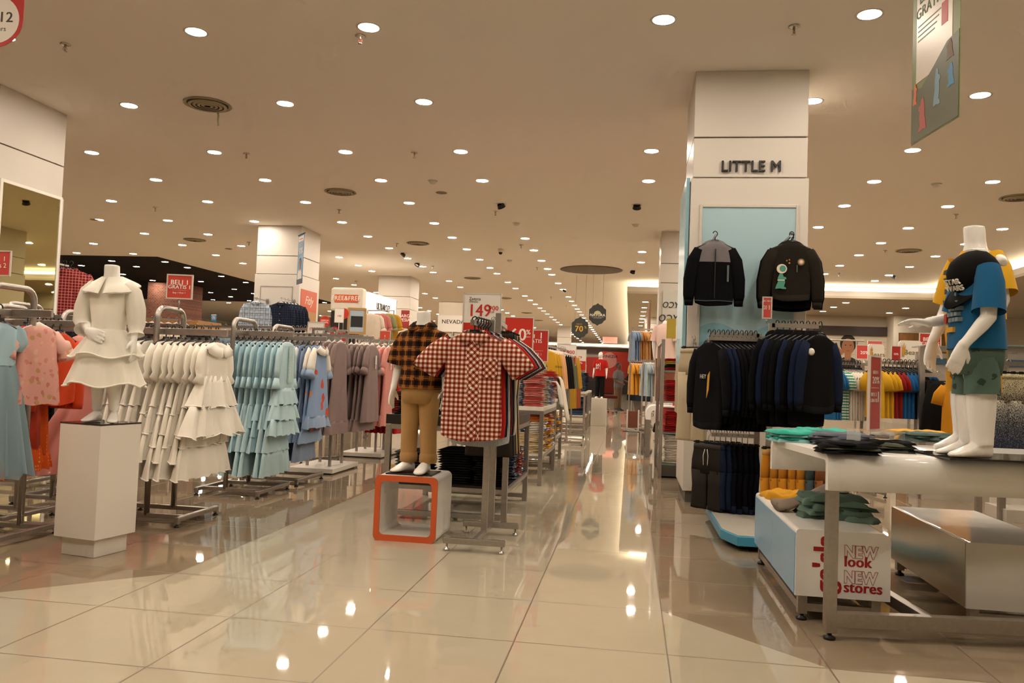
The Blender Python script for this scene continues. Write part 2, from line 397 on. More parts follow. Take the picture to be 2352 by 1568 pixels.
MB().lathe([(0.042, 0.0), (0.046, -0.006), (0.03, -0.012), (0.012, -0.014)], 16, cap=False).obj('escutcheon', flat('c9c2b5', 0.25, 0.9), sp0, True)
s_ = MB().tube([(0, 0, -0.01), (0, 0, -0.028)], 0.011, 8).tube([(-0.008, 0, -0.026), (-0.017, 0, -0.045), (-0.004, 0, -0.066)], 0.003, 6).tube([(0.008, 0, -0.026), (0.017, 0, -0.045), (0.004, 0, -0.066)], 0.003, 6).lathe([(0.0001, -0.066), (0.02, -0.067), (0.02, -0.070), (0.0001, -0.071)], 12)
s_.obj('frame_head', flat('a9a298', 0.25, 0.9), sp0); MB().tube([(0, 0, -0.028), (0, 0, -0.064)], 0.0035, 6).obj('glass_bulb', flat('a02015', 0.2), sp0)
SPK = [(828, 82, 'beside the brightest front downlight'), (150, 101, 'near the hanging age banner'), (1824, 60, 'above the LITTLE M column'), (566, 352, 'over the white dress rack'), (952, 350, 'between two aisle downlights'), (357, 476, 'left of the plaid-shirt column'), (779, 481, 'over the plaid-shirt column'), (572, 556, 'just beside the plaid-shirt column top'), (1138, 485, 'under a gimbal spotlight'), (2196, 492, 'above the yellow mannequin'), (911, 559, 'beside a far diffuser'), (1197, 562, 'in the far aisle row'), (819, 646, 'over the FREE and FREE board'), (1234, 614, 'farther down the aisle row'), (994, 611, 'over the checked boy mannequin'), (2033, 575, 'over the tee racks'), (1928, 627, 'above the jackets'), (1266, 682, 'near the hexagonal hangers'), (1302, 702, 'beyond the dark ceiling disc')]
for i, (px, py, l) in enumerate(SPK): place(sp0 if i == 0 else dup_tree(sp0), ceil_pt(px, py), 0.4*i, 'small metal fire sprinkler '+l)
gm = thing('gimbal_spotlight', '', 'spotlight', group='tilted gimbal spotlights')
MB().lathe([(0.07, 0.0), (0.085, -0.004), (0.085, 0.0)], 20, cap=False).obj('collar', TRIM, gm, True)
M0 = Matrix.Translation((0, 0, -0.05)) @ Matrix.Rotation(radians(38), 4, 'X')
b = MB().lathe([(0.055, 0.05), (0.065, 0.0), (0.07, -0.012), (0.05, -0.012), (0.045, 0.0)], 20, cap=False); b.v = [tuple(M0 @ Vector(v)) for v in b.v]; b.obj('black_ring', BLACKP, gm, True)
b = MB().lathe([(0.0001, -0.004), (0.047, -0.002)], 16, cap=False); b.v = [tuple(M0 @ Vector(v)) for v in b.v]; b.obj('reflector', flat('b7ada0', 0.3, 0.6), gm)
for i, (px, py, l) in enumerate([(1152, 472, 'tilted black-ringed spotlight over the aisle, left of pair'), (1463, 474, 'tilted black-ringed spotlight over the aisle near the LITTLE M column'), (1453, 625, 'tilted black-ringed spotlight near the soffit corner'), (1296, 668, 'far tilted spotlight before the hexagonal hangers'), (2051, 636, 'tilted black-ringed spotlight before the cove, by the mannequins'), (925, 585, 'tilted spotlight in the downlight row by the checked mannequin'), (958, 608, 'second tilted spotlight in the row by the checked mannequin')]):
    place(gm if i == 0 else dup_tree(gm), ceil_pt(px, py-4), 0.5*i-0.5, l)
sd = thing('smoke_detector', '', 'smoke detector', group='smoke detectors on the ceiling')
MB().lathe([(0.05, 0.0), (0.052, -0.02), (0.04, -0.045), (0.0001, -0.05)], 20).obj('housing', flat('d5cebf', 0.5), sd, True)
MB().lathe([(0.07, 0.0), (0.072, -0.008), (0.05, -0.01)], 20, cap=False).obj('base_plate', flat('cfc7b6', 0.5), sd, True)
for i, (px, py, l) in enumerate([(994, 415, 'small white smoke detector above the aisle dress side'), (1186, 512, 'small white smoke detector beyond the aisle spotlight'), (1460, 515, 'small white smoke detector beside the LITTLE M column'), (2151, 422, 'small white smoke detector above the yellow mannequin'), (1170, 597, 'far smoke detector over the aisle')]):
    place(sd if i == 0 else dup_tree(sd), ceil_pt(px, py), None, l)
cc = thing('dome_camera', 'white ceiling dome camera with a dark eye over the aisle', 'security camera', ceil_pt(1150, 572))
MB().lathe([(0.06, 0.0), (0.06, -0.06), (0.05, -0.07)], 20).obj('housing', flat('d8d2c5', 0.4), cc, True)
MB().lathe([(0.045, -0.07), (0.04, -0.10), (0.02, -0.118), (0.0001, -0.12)], 18).obj('dome', flat('14110f', 0.1), cc, True)
for px, py, l in ((1014, 442, 'flat round ceiling speaker over the aisle dress side'), (217, 504, 'flat round ceiling speaker beyond the mirror column'), (525, 571, 'flat round ceiling speaker beside the dark ceiling')):
    t = thing('ceiling_speaker', l, 'speaker', ceil_pt(px, py), group='round ceiling speakers'); MB().lathe([(0.085, 0.0), (0.09, -0.006), (0.078, -0.008)], 24, cap=False).obj('rim', VM, t, True); MB().lathe([(0.0001, -0.006), (0.08, -0.006)], 20, cap=False).obj('grille', flat('80745f', 0.8), t)
# ================================================================== garment makers
# local frame of a hanging garment: x across the shoulders, front faces -y, origin where the hook meets the rail
def flatloft(mb, secs, k=14.0, n=28, ph=0.0, p=0.75, cap=(True, False)):
    rings = []
    for s in secs:
        z, hw, hd, A = s[:4]; xo = s[4] if len(s) > 4 else 0.0; yo = s[5] if len(s) > 5 else 0.0
        r = []
        for i in range(n):
            t = 2*pi*i/n; c, s_ = cos(t), sin(t)
            x = hw*math.copysign(abs(c)**p, c); y = hd*math.copysign(abs(s_)**0.8, s_)
            u = x/max(hw, .01)
            y += A*sin(k*u+ph+1.7*z)*0.75+A*0.4*sin(k*1.9*u+2*ph)
            zz = z+ (s[6] if len(s) > 6 else 0.0)*(1-u*u)+A*0.35*sin(k*0.8*u+ph)
            r.append((x+xo, y+yo, zz))
        rings.append(r)
    return mb.loft(rings, *cap)
def sleeve(mb, side, x0, z0, pts, rx, ry, n=12, k=0):
    """flat hanging sleeve: pts are offsets (outward, down) from the shoulder point"""
    path = [(x0*side, 0, z0)]+[(side*(x0+a), (b2 if len(q) > 2 else 0), z0-b) for q in pts for a, b, b2 in [(q[0], q[1], q[2] if len(q) > 2 else 0)]]
    rr = rx if isinstance(rx, list) else [rx]*len(path)
    return mb.tube(path, [(r, r*ry) for r in rr], n, True, ref=(0, 1, 0))
def ruffle(mb, z0, z1, w0, w1, d0, d1, A, k=16, ph=0.0, n=40, yo=0.0):
    secs = []
    for i in range(5):
        t = i/4; secs.append((z0+(z1-z0)*t, w0+(w1-w0)*t**0.8, d0+(d1-d0)*t, A*(0.25+0.75*t), 0, yo))
    return flatloft(mb, secs, k, n, ph)
def hemline(mb, z, hw, hd, A, k, ph, yo=0.0, r=0.004, n=48):
    pts = []
    for i in range(n+1):
        t = 2*pi*i/n; c, s_ = cos(t), sin(t); x = hw*math.copysign(abs(c)**0.75, c); y = hd*math.copysign(abs(s_)**0.8, s_); u = x/hw
        pts.append((x, y+yo+A*sin(k*u+ph+1.7*z)*0.75+A*0.4*sin(k*1.9*u+2*ph), z+A*0.35*sin(k*0.8*u+ph)))
    return mb.tube(pts, r, 5, True)
def collar_mb(hw, z, drop, y):                       # round two-piece collar on the front
    mb = MB()
    for s in (-1, 1):
        top = []; bot = []
        for i in range(9):
            t = i/8; a = pi*0.5*t
            top.append((s*(0.006+hw*0.52*sin(a)), y-0.012+0.022*t, z-0.035*cos(a)))
            bot.append((s*(0.012+hw*1.05*sin(a)), y-0.016+0.03*t, z-0.035-drop*cos(a)**0.7-0.01))
        mb.loft([[*top, *[(p[0], p[1]-0.006, p[2]) for p in reversed(top)]], [*bot, *[(p[0], p[1]-0.006, p[2]) for p in reversed(bot)]]])
    return mb
HANG = {}
def hanger(kind):
    """kind: black / white / clear / clip"""
    if kind in HANG: return HANG[kind]
    t = thing('clothes_hanger', '', 'hanger')
    hk = [(0, 0, -0.075), (0, 0, -0.03)]+[(0.018*sin(a), 0, -0.012+0.018*cos(a)-0.004) for a in [pi*1.35*(i/8)-pi*0.42 for i in range(9)]][::-1]
    hkc = CHROME if kind != 'black' else flat('1a1817', 0.3)
    hk = [(0, 0, -0.08), (0.0, 0, -0.035), (0.012, 0, -0.022), (0.019, 0, -0.006), (0.014, 0, 0.012), (0.0, 0, 0.020), (-0.014, 0, 0.014), (-0.019, 0, 0.0)]
    MB().tube(hk, 0.0028 if kind != 'black' else 0.0042, 6).obj('hook', hkc, t, True)
    bm_ = {'black': flat('121110', 0.35), 'white': flat('e6e0d6', 0.35), 'clear': flat('cfd2d0', 0.1, 0, 0.5), 'clip': flat('161412', 0.3)}[kind]
    mb = MB()
    if kind == 'clip':
        mb.box(-0.13, 0.13, -0.006, 0.006, -0.088, -0.076)
        mb.obj('crossbar', bm_, t)
        for s in (-1, 1): MB().box(s*0.10-0.012, s*0.10+0.012, -0.010, 0.010, -0.125, -0.070).obj('clip', CHROME if False else bm_, t)
    else:
        mb.tube([(-0.165, 0, -0.135), (-0.09, 0, -0.105), (0, 0, -0.080), (0.09, 0, -0.105), (0.165, 0, -0.135)], [(0.006, 0.010), (0.007, 0.013), (0.008, 0.022), (0.007, 0.013), (0.006, 0.010)], 8)
        mb.obj('shoulder_bar', bm_, t, True)
        if kind == 'black':
            mb2 = MB().box(-0.032, 0.032, -0.006, 0.006, -0.105, -0.058); mb2.obj('neck_plate', bm_, t, bevel=0.004)
            MB().box(-0.02, 0.02, -0.0075, 0.0075, -0.092, -0.080).obj('label_tab', flat('d8b0a0', 0.5), t)
    HANG[kind] = [t, False]
    return HANG[kind]
def use_hanger(kind, loc, rz, label, group):
    h = hanger(kind); o = h[0] if not h[1] else dup_tree(h[0]); h[1] = True
    place(o, loc, rz, label); o['group'] = group; return o
def sub(mb, name, mat, t, smooth=True): return mb.obj(name, mat, t, smooth)
def tiered_dress(mat, trim, L=0.72, deep=1.0, w=0.135, tiers=3, collar=True, sl=0.16, flare=0.33, name='tiered_dress', lace=None, seed=0.0):
    t = thing(name, '', 'dress'); d = 0.02*deep; A = 0.012*deep
    zw = -0.10-0.30*(L/0.72)**0.5*0.75
    mb = MB(); flatloft(mb, [(-0.088, 0.05, d*.5, 0), (-0.10, w*0.75, d*.8, 0), (-0.125, w, d, 0), (-0.2, w*1.02, d*1.15, A*.2), (zw-0.02, w*1.05, d*1.1, A*.3)], 9, 28, seed); sub(mb, 'bodice', mat, t)
    for s in (-1, 1):
        mb = MB(); sleeve(mb, s, w*0.93, -0.125, [(0.035, 0.06), (0.045, sl*0.75), (0.04, sl), (0.06, sl+0.045)], [0.032, 0.044, 0.05, 0.038, 0.054], 0.32*deep+0.05); sub(mb, 'sleeve', mat, t)
    zs = [zw+(-L-zw)*i/tiers for i in range(tiers+1)]
    for i in range(tiers):
        f0 = i/tiers; f1 = (i+1)/tiers; w0 = (w*1.03+(flare-w)*f0**.85)*.99; w1 = (w*1.03+(flare-w)*f1**.85)*1.025
        mb = MB(); ruffle(mb, zs[i]+0.012, zs[i+1], w0, w1, d*(1+f0*.6), d*(1.3+f1), A*(1+f1), 23, seed+i, 56); tier = sub(mb, 'skirt_tier', mat, t)
        if trim: mb = MB(); hemline(mb, zs[i+1], w1*1.004, d*(1.3+f1)*1.02, A*(1+f1), 23, seed+i); sub(mb, 'hem_trim', trim, tier)
    if collar: sub(collar_mb(w, -0.088, 0.055, -d*1.2), 'collar', trim or mat, t)
    if lace: sub(MB().box(-0.022, 0.022, -d*1.35-0.004, -d*1.2, zw, -0.13), 'lace_placket', lace, t, False)
    return t
def ruffle_gown(mat, L=1.15, deep=1.0, w=0.13, hem=0.27, name='ruffle_dress', long_sleeve=True, front=False, lace=None, seed=0.0):
    t = thing(name, '', 'dress'); d = 0.02*deep; A = 0.010*deep; zw = -0.48 if L < 0.9 else -0.62
    mb = MB(); flatloft(mb, [(-0.086, 0.055, d*.5, 0), (-0.10, w*0.8, d*.8, 0), (-0.125, w, d, 0), (-0.3, w*1.05, d*1.1, A*.3), (zw, w*1.25, d*1.2, A*.6)], 10, 28, seed); sub(mb, 'bodice', mat, t)
    for s in (-1, 1):
        mb = MB(); sleeve(mb, s, w*0.93, -0.125, [(0.03, 0.08), (0.05, 0.20), (0.055, 0.27)], [0.030, 0.037, 0.034, 0.030], 0.4*deep); sv = sub(mb, 'sleeve', mat, t)
        mb = MB(); sleeve(mb, s, w*0.93+0.055, -0.125-0.265, [(0.004, 0.05), (0.008, 0.09)], [0.030, 0.044, 0.054], 0.4*deep); sub(mb, 'cuff_ruffle', mat, sv)
    n = 3; z0 = zw
    for i in range(n):
        zt = zw+(-L-zw)*(i/n)+0.01; zb = zw+(-L-zw)*((i+1)/n)-(0.0 if i < n-1 else 0)
        w0 = (w*1.25+(hem-w*1.2)*(i/n))*.99; w1 = (w*1.25+(hem-w*1.2)*((i+1)/n))*1.02
        mb = MB(); ruffle(mb, zt, zb, w0, w1, d*1.2, d*1.9, A*1.6, 19, seed+2*i, 52); sub(mb, 'skirt_ruffle', mat, t)
    if lace: sub(MB().box(-0.035, 0.035, -d*1.3-0.006, -d*1.15, zw+0.05, -0.12), 'lace_front', lace, t, False)
    return t
def straight_dress(mat, sleeve_mat, hem_mat, L=0.82, deep=1.0, w=0.14, hem=0.235, collar=None, seed=0.0, sl=0.20, name='printed_dress', hemh=0.10, tagged=False):
    t = thing(name, '', 'dress'); d = 0.022*deep; A = 0.010*deep
    mb = MB(); flatloft(mb, [(-0.086, 0.055, d*.5, 0), (-0.10, w*0.8, d*.8, 0), (-0.125, w, d, 0), (-0.3, w*1.12, d*1.2, A*.3), (-L*0.6, (w+hem)/2, d*1.3, A*.7), (-L+hemh, hem, d*1.5, A)], 9, 32, seed); sub(mb, 'body', mat, t)
    for s in (-1, 1):
        mb = MB(); sleeve(mb, s, w*0.92, -0.128, [(0.05, 0.07), (0.085, sl*0.8), (0.095, sl)], [0.036, 0.052, 0.056, 0.054], 0.4*deep); sv = sub(mb, 'sleeve', sleeve_mat, t)
        mb = MB(); sleeve(mb, s, w*0.92+0.095, -0.128-sl+0.005, [(0.012, 0.03), (0.02, 0.06)], [0.052, 0.064, 0.072], 0.45*deep); sub(mb, 'cuff', hem_mat, sv)
    if hemh: mb = MB(); ruffle(mb, -L+hemh+0.01, -L, hem*0.99, hem*1.12, d*1.4, d*1.9, A*1.6, 18, seed); sub(mb, 'hem_ruffle', hem_mat, t)
    if collar: sub(collar_mb(w*1.0, -0.088, 0.05, -d*1.2), 'collar', collar, t)
    if tagged:
        sub(MB().box(-0.02, 0.022, -d*1.5-0.008, -d*1.5-0.005, -0.30, -0.20), 'price_tag', flat('e9e4da', 0.5), t, False)
        sub(MB().box(-0.012, 0.010, -d*1.5-0.008, -d*1.5-0.005, -0.345, -0.305), 'price_tag', flat('e9e4da', 0.5), t, False)
    return t
def shirt(mat, L=0.64, deep=1.0, w=0.20, hem=0.235, sl='short', placket=True, pocket=True, collar=True, name='shirt', seed=0.0, sleeve_mat=None, hood=None, yoke=None, cuff=None, band=None, waist=1.0):
    t = thing(name, '', 'shirt'); d = 0.022*deep; A = 0.006*deep
    secs = [(-0.082, 0.06, d*.5, 0), (-0.095, w*0.55, d*.8, 0), (-0.125, w*0.96, d*.9, 0), (-0.17, w*1.03, d, 0), (-0.32, w*1.04*waist, d*1.15, A*.4), (-L+0.09, hem, d*1.2, A*.8), (-L+0.015, hem*0.985, d*1.15, A, 0, 0, -0.02), (-L, hem*0.97, d*1.1, A, 0, 0, -0.03)]
    mb = MB(); flatloft(mb, secs, 6, 36, seed); sub(mb, 'body', mat, t)
    sm = sleeve_mat or mat
    for s in (-1, 1):
        mb = MB()
        if sl == 'short': sleeve(mb, s, w*0.9, -0.145, [(0.07, 0.06), (0.13, 0.13), (0.155, 0.17)], [0.058, 0.072, 0.078, 0.077], 0.3*deep)
        elif sl == 'flat': sleeve(mb, s, w*0.9, -0.145, [(0.05, 0.08), (0.07, 0.15), (0.075, 0.19)], [0.05, 0.062, 0.066, 0.066], 0.35*deep)
        else: sleeve(mb, s, w*0.92, -0.140, [(0.045, 0.10), (0.075, 0.26), (0.08, 0.40), (0.078, 0.44)], [0.045, 0.058, 0.055, 0.048, 0.040], 0.45*deep)
        sv = sub(mb, 'sleeve', sm, t)
        if cuff and sl == 'long': mb = MB(); sleeve(mb, s, w*0.92+0.078, -0.58, [(0.0, 0.045)], [0.040, 0.036], 0.5*deep); sub(mb, 'cuff', cuff, sv)
    if placket:
        mb = MB().box(-0.016, 0.016, -d*1.32-0.003, -d*1.05, -L+0.0, -0.125); pk = sub(mb, 'placket', mat, t, False)
        mb = MB()
        for i in range(5):
            z = -0.17-i*(L-0.24)/4; mb.tube([(0, -d*1.32-0.003, z), (0, -d*1.32-0.006, z)], 0.0065, 10)
        sub(mb, 'buttons', flat('e8dfd2', 0.3), pk)
    if pocket: sub(MB().prism([(0.05, -0.23), (0.145, -0.235), (0.145, -0.33), (0.0975, -0.35), (0.05, -0.33)], -d*1.28, -d*1.1), 'chest_pocket', mat, t, False)
    if collar:
        mb = MB()
        for s in (-1, 1):
            mb.loft([[(s*0.004, -d*1.3, -0.135), (s*0.068, -d*0.9, -0.082), (s*0.068, -d*0.3, -0.078), (s*0.012, -d*0.9, -0.13)], [(s*0.045, -d*1.5, -0.155), (s*0.10, -d*1.0, -0.098), (s*0.10, -d*0.4, -0.094), (s*0.05, -d*1.1, -0.15)]])
        mb.tube([(-0.07, 0, -0.082), (-0.05, d*0.8, -0.072), (0, d*1.1, -0.068), (0.05, d*0.8, -0.072), (0.07, 0, -0.082)], (0.006, 0.014), 6); sub(mb, 'collar', mat, t)
    if hood:
        mb = MB(); mb.loft([ell(0, d*0.6, -0.115, 0.115, d*1.2, 20), ell(0, d*0.9, -0.09, 0.105, d*1.5, 20), ell(0, d*1.1, -0.065, 0.075, d*1.4, 20), ell(0, d*1.1, -0.05, 0.035, d*0.9, 20)]); sub(mb, 'hood', hood, t)
    if yoke: mb = MB(); flatloft(mb, [(-0.081, 0.062, d*.55, 0), (-0.094, w*0.56, d*.86, 0), (-0.124, w*0.97, d*.97, 0), (-0.17, w*1.04, d*1.07, 0), (-0.25, w*1.05, d*1.16, 0)], 6, 36, seed); sub(mb, 'yoke', yoke, t)
    if band: mb = MB(); flatloft(mb, [(-L+0.03, hem*0.985, d*1.2, A, 0, 0, -0.02), (-L-0.02, hem*0.95, d*1.2, A, 0, 0, -0.02)], 6, 36, seed); sub(mb, 'hem_band', band, t)
    return t
def trousers(mat, L=0.85, deep=1.0, w=0.15, band=None, hemw=0.072, name='trousers', seed=0.0, cuff=None, short=False):
    t = thing(name, '', 'trousers'); d = 0.02*deep
    mb = MB(); flatloft(mb, [(-0.10, w*0.92, d*.9, 0.0), (-0.14, w*0.94, d, 0), (-0.22, w*1.03, d*1.2, 0.003), (-0.31, w*1.05, d*1.1, 0.004)], 7, 28, seed, cap=(True, True)); sub(mb, 'seat', mat, t)
    for s in (-1, 1):
        mb = MB(); ks = []
        secs = [(-0.29, w*0.53, d*1.15, .002, s*w*0.52), (-0.29-(L-0.29)*0.4, w*0.46, d*1.1, .004, s*w*0.50), (-L+0.02, hemw, d, .003, s*w*0.52), (-L, hemw, d, .003, s*w*0.52)]
        flatloft(mb, secs, 6, 20, seed+s, cap=(True, True)); sub(mb, 'leg', mat, t)
        if cuff: mb = MB(); flatloft(mb, [(-L+0.05, hemw*1.06, d*1.15, 0, s*w*0.52), (-L-0.005, hemw*1.06, d*1.15, 0, s*w*0.52)], 6, 20, 0, cap=(True, True)); sub(mb, 'hem_cuff', cuff, t)
    mb = MB(); flatloft(mb, [(-0.092, w*0.93, d*1.0, 0), (-0.13, w*0.95, d*1.08, 0)], 5, 28, seed, cap=(True, True)); sub(mb, 'waistband', band or mat, t)
    return t
def plain_piece(mat, L, hw0, hw1, name, cat, deep=1.0, seed=0.0, k=12, A=0.012, sleeves=True):
    """simple pleated skirt or garment far back on a rail"""
    t = thing(name, '', cat); d = 0.018*deep
    mb = MB(); flatloft(mb, [(-0.085, hw0*.4, d*.5, 0), (-0.12, hw0, d, 0), (-L*.5, (hw0+hw1)/2, d*1.3, A*.5), (-L, hw1, d*1.6, A)], k, 28, seed); sub(mb, 'body', mat, t)
    if sleeves:
        for s in (-1, 1): mb = MB(); sleeve(mb, s, hw0*.92, -0.135, [(0.05, 0.08), (0.07, 0.17)], [0.04, 0.055, 0.058], 0.4); sub(mb, 'sleeve', mat, t)
    return t
def hang_row(makers, n, p0, step, rz, labelf, group, hk='black', hlabel=None, jit=0.012, hgroup=None):
    """n garments from p0 along step; makers(i) gives a finished garment or a key of an earlier one"""
    out = []; rnd = random.Random(hash(group) % 1000 if False else len(group)*7+n)
    for i in range(n):
        o = makers(i)
        p = Vector(p0)+Vector(step)*i
        a = rz+rnd.uniform(-1, 1)*0.05
        place(o, p, a, labelf(i)); o['group'] = group
        if hk:
            use_hanger(hk, p+Vector((0, 0, 0.0)), a, (hlabel or 'hanger under the {0}').format(ordn(i)), hgroup or ('hangers of the '+group))
        out.append(o)
    return out
class Proto:
    """make once, then copy: Proto(fn)() returns the original the first time"""
    def __init__(s, fn): s.fn = fn; s.o = None
    def __call__(s):
        if s.o is None: s.o = s.fn(); return s.o
        return dup_tree(s.o)
# ---------------- folded garments (origin bottom centre)
def fold_mesh(w, d, h, seed=0, layers=2, name='folded'):
    rnd = random.Random(seed); mb = MB(); n = 16
    for l in range(layers):
        z0 = h*l/layers; hh = h/layers*0.96; ox, oy = rnd.uniform(-.008, .008), rnd.uniform(-.008, .008); ww = w*(1-rnd.uniform(0, .04)); dd = d*(1-rnd.uniform(0, .05))
        rings = []
        for i in range(11):
            u = -1+2*i/10; e = (1-abs(u)**8)**0.5 if abs(u) < 1 else 0.05; e = max(e, 0.12); r = []
            wav = rnd.uniform(-.004, .004)
            for j in range(n):
                t = 2*pi*j/n; c, s_ = cos(t), sin(t)
                y = dd/2*math.copysign(abs(c)**0.35, c)*(0.985+0.015*e); z = hh/2*math.copysign(abs(s_)**0.6, s_)*e
                r.append((ox+u*ww/2, oy+y+wav+0.004*sin(5*u+seed), z0+hh/2+z+ (0.25*hh*sin(3*u+2*c+seed)*e*0.35)))
            rings.append(r)
        mb.loft(rings)
    me = mb.data(name, None, True); return me
_FM = {}
def fold(w, d, h, mat, loc, rz, label, group, cat='folded clothes', name='folded_shirt', seed=0, layers=2, sc=(1, 1, 1)):
    key = (round(w, 3), round(d, 3), round(h, 3), seed % 4, layers)
    if key not in _FM:
        _FM[key] = fold_mesh(w, d, h, seed % 4, layers); _FM[key].materials.append(mat)
    o = link(name, _FM[key], loc=loc, rot=(0, 0, rz)); o.scale = sc
    o.material_slots[0].link = 'OBJECT'; o.material_slots[0].material = mat
    tag(o, label, cat, group); return o
def stack(n, w, d, h, mats, loc, rz, labelf, group, cat='folded clothes', name='folded_shirt', seed=0, jit=0.008, layers=2):
    rnd = random.Random(seed+n); z = loc[2]
    for i in range(n):
        m_ = mats[i % len(mats)] if isinstance(mats, (list, tuple)) else mats
        fold(w, d, h, m_, (loc[0]+rnd.uniform(-jit, jit), loc[1]+rnd.uniform(-jit, jit), z), rz+rnd.uniform(-.04, .04), labelf(i, n), group, cat, name, seed+i, layers)
        z += h*1.0
    return z
def lv(i, n):                                         # place of a garment in its stack
    return 'topmost' if i == n-1 else 'bottom one' if i == 0 else ordn(i)+' from the bottom'
# ---------------- signs
RED = 'c0281c'
def board(name, label, w, h, mat, loc, rz=0.0, thick=0.006, frame=None, cat='sign', r=0.0, group=None):
    """upright board, face towards -y in its own frame, origin at the bottom centre"""
    t = thing(name, label, cat, loc, rz, group)
    mb = MB(); mb.prism(rrect(-w/2, w/2, 0, h, r, 4) if r else [(-w/2, 0), (w/2, 0), (w/2, h), (-w/2, h)], -thick/2, thick/2); mb.obj('board', mat, t)
    if frame:
        f = MB()
        for b in ((-w/2-.006, -w/2+.003, -.006, h+.006), (w/2-.003, w/2+.006, -.006, h+.006), (-w/2, w/2, -.006, .003), (-w/2, w/2, h-.003, h+.006)): f.box(b[0], b[1], -thick/2-.003, thick/2+.003, b[2], b[3])
        f.obj('edge_frame', frame, t)
    return t
def lett(t, s, size, x, z, mat, thick=0.006, bold=0.0, al='CENTER', sx=1.0, line=0.9):
    return text(s, size, mat, t, (x, -thick/2-0.0015, z), bold=bold, ext=0.0008, al=al, sx=sx, line=line)
def person_print(mb_parent, x, z, s, skin, hair, top, y):
    """flat printed bust: shoulders, neck, head and hair shapes on a poster"""
    def disc(cx, cz, a, b, yy, mat, nm, n=20):
        MB().prism([(cx+a*cos(2*pi*i/n), cz+b*sin(2*pi*i/n)) for i in range(n)], yy-0.0006, yy).obj(nm, mat, mb_parent)
    MB().prism([(x-.26*s, z), (x+.26*s, z), (x+.25*s, z+.22*s), (x+.17*s, z+.31*s), (x+.07*s, z+.36*s), (x-.07*s, z+.36*s), (x-.17*s, z+.31*s), (x-.25*s, z+.22*s)], y-.0006, y).obj('printed_torso', top, mb_parent)
    MB().prism([(x-.055*s, z+.30*s), (x+.055*s, z+.30*s), (x+.05*s, z+.46*s), (x-.05*s, z+.46*s)], y-.0014, y-.0007).obj('printed_neck', skin, mb_parent)
    disc(x, z+.60*s, .135*s, .165*s, y-.0014, hair, 'printed_hair'); disc(x, z+.55*s, .105*s, .145*s, y-.0024, skin, 'printed_face')
    for sg in (-1, 1): disc(x+sg*.042*s, z+.575*s, .017*s, .008*s, y-.0032, hair, 'printed_eye', 10)
    disc(x, z+.475*s, .03*s, .008*s, y-.0032, flat('9a4a40', 0.6), 'printed_mouth', 10)
# ================================================================== figures
def voxel(mb, name, mat, parent, vs=0.006, sm=6):
    me = mb.data('tmp', None); o = bpy.data.objects.new('tmp', me); COL.objects.link(o)
    r = o.modifiers.new('r', 'REMESH'); r.mode = 'VOXEL'; r.voxel_size = vs
    s = o.modifiers.new('s', 'SMOOTH'); s.factor = 0.5; s.iterations = sm
    dg = bpy.context.evaluated_depsgraph_get(); out = bpy.data.meshes.new_from_object(o.evaluated_get(dg)); out.name = name
    bpy.data.objects.remove(o); bpy.data.meshes.remove(me)
    out.materials.clear(); out.materials.append(mat)
    for p in out.polygons: p.use_smooth = True
    return link(name, out, parent)
def limb(mb, pts, rs, n=14):
    P = [Vector(p) for p in pts]; q = []; rr = []
    for i in range(len(P)-1):
        for k in range(4):
            t = k/4
            q.append(P[i].lerp(P[i+1], t)); a, b = rs[i], rs[i+1]
            rr.append(a+(b-a)*(t*t*(3-2*t)))
    q.append(P[-1]); rr.append(rs[-1]); return mb.tube(q, rr, n)
def hand(mb, w, d, nrm, s, curl=0.3, spread=1.0, side=1):
    """palm and five fingers from wrist point w along d; nrm is the palm's facing; thumb leaves on side*cross"""
    w = Vector(w); d = Vector(d).normalized(); nrm = Vector(nrm); nrm = (nrm-d*nrm.dot(d)).normalized(); lat = d.cross(nrm).normalized()*side
    def pt(a, b, c): return w+d*a*s+lat*b*s+nrm*c*s
    mb.loft([[pt(a, b*cos(t)*1.0, c*sin(t)) for t in [2*pi*i/12 for i in range(12)]] for a, b, c in ((-0.02, .026, .018), (0.02, .034, .017), (.06, .041, .015), (.085, .040, .012))])
    for i, (b, L) in enumerate(((.030, .068), (.010, .076), (-.011, .070), (-.030, .055))):
        p0 = pt(.075, b, 0); v = (d+lat*b*1.6*spread); k1 = v*L*0.42*s; 
        p1 = p0+k1+nrm*curl*.010*s; p2 = p1+(v*0.9+nrm*curl*0.7)*L*0.32*s; p3 = p2+(v*0.75+nrm*curl*1.2)*L*0.28*s
        mb.tube([p0, p1, p2, p3], [.0105*s, .0095*s, .0085*s, .0065*s], 8)
    p0 = pt(.018, .028, .004); p1 = pt(.045, .052, .012); p2 = pt(.072, .060, .018+curl*.01)
    mb.tube([p0, p1, p2], [.013*s, .011*s, .008*s], 8)
def foot(mb, ank, yaw, s, heel=0.0):
    ax, ay, az = ank; f = Vector((sin(yaw), -cos(yaw), 0)); l = Vector((cos(yaw), sin(yaw), 0)); A = Vector((ax, ay, 0))
    def rg(t, w, h0, h1): return [A+f*t*s+l*w*s*cos(2*pi*i/14)*1.0+Vector((0, 0, (h0+h1)/2*s+(h1-h0)/2*s*sin(2*pi*i/14))) for i in range(14)]
    mb.loft([rg(-.052, .014, .008, .05), rg(-.045, .03, 0, .075), rg(-.01, .036, 0, .10), rg(.04, .04, 0, .085), rg(.09, .046, 0, .058), rg(.13, .046, 0, .038), rg(.158, .036, .002, .028), rg(.17, .02, .006, .02)])
def torso(mb, rows, n=24, cap=(True, True), grow=0.0):
    return mb.loft([ell(cx, cy, z, a+grow, b+grow, n, 0.85) for z, cx, cy, a, b in rows], *cap)
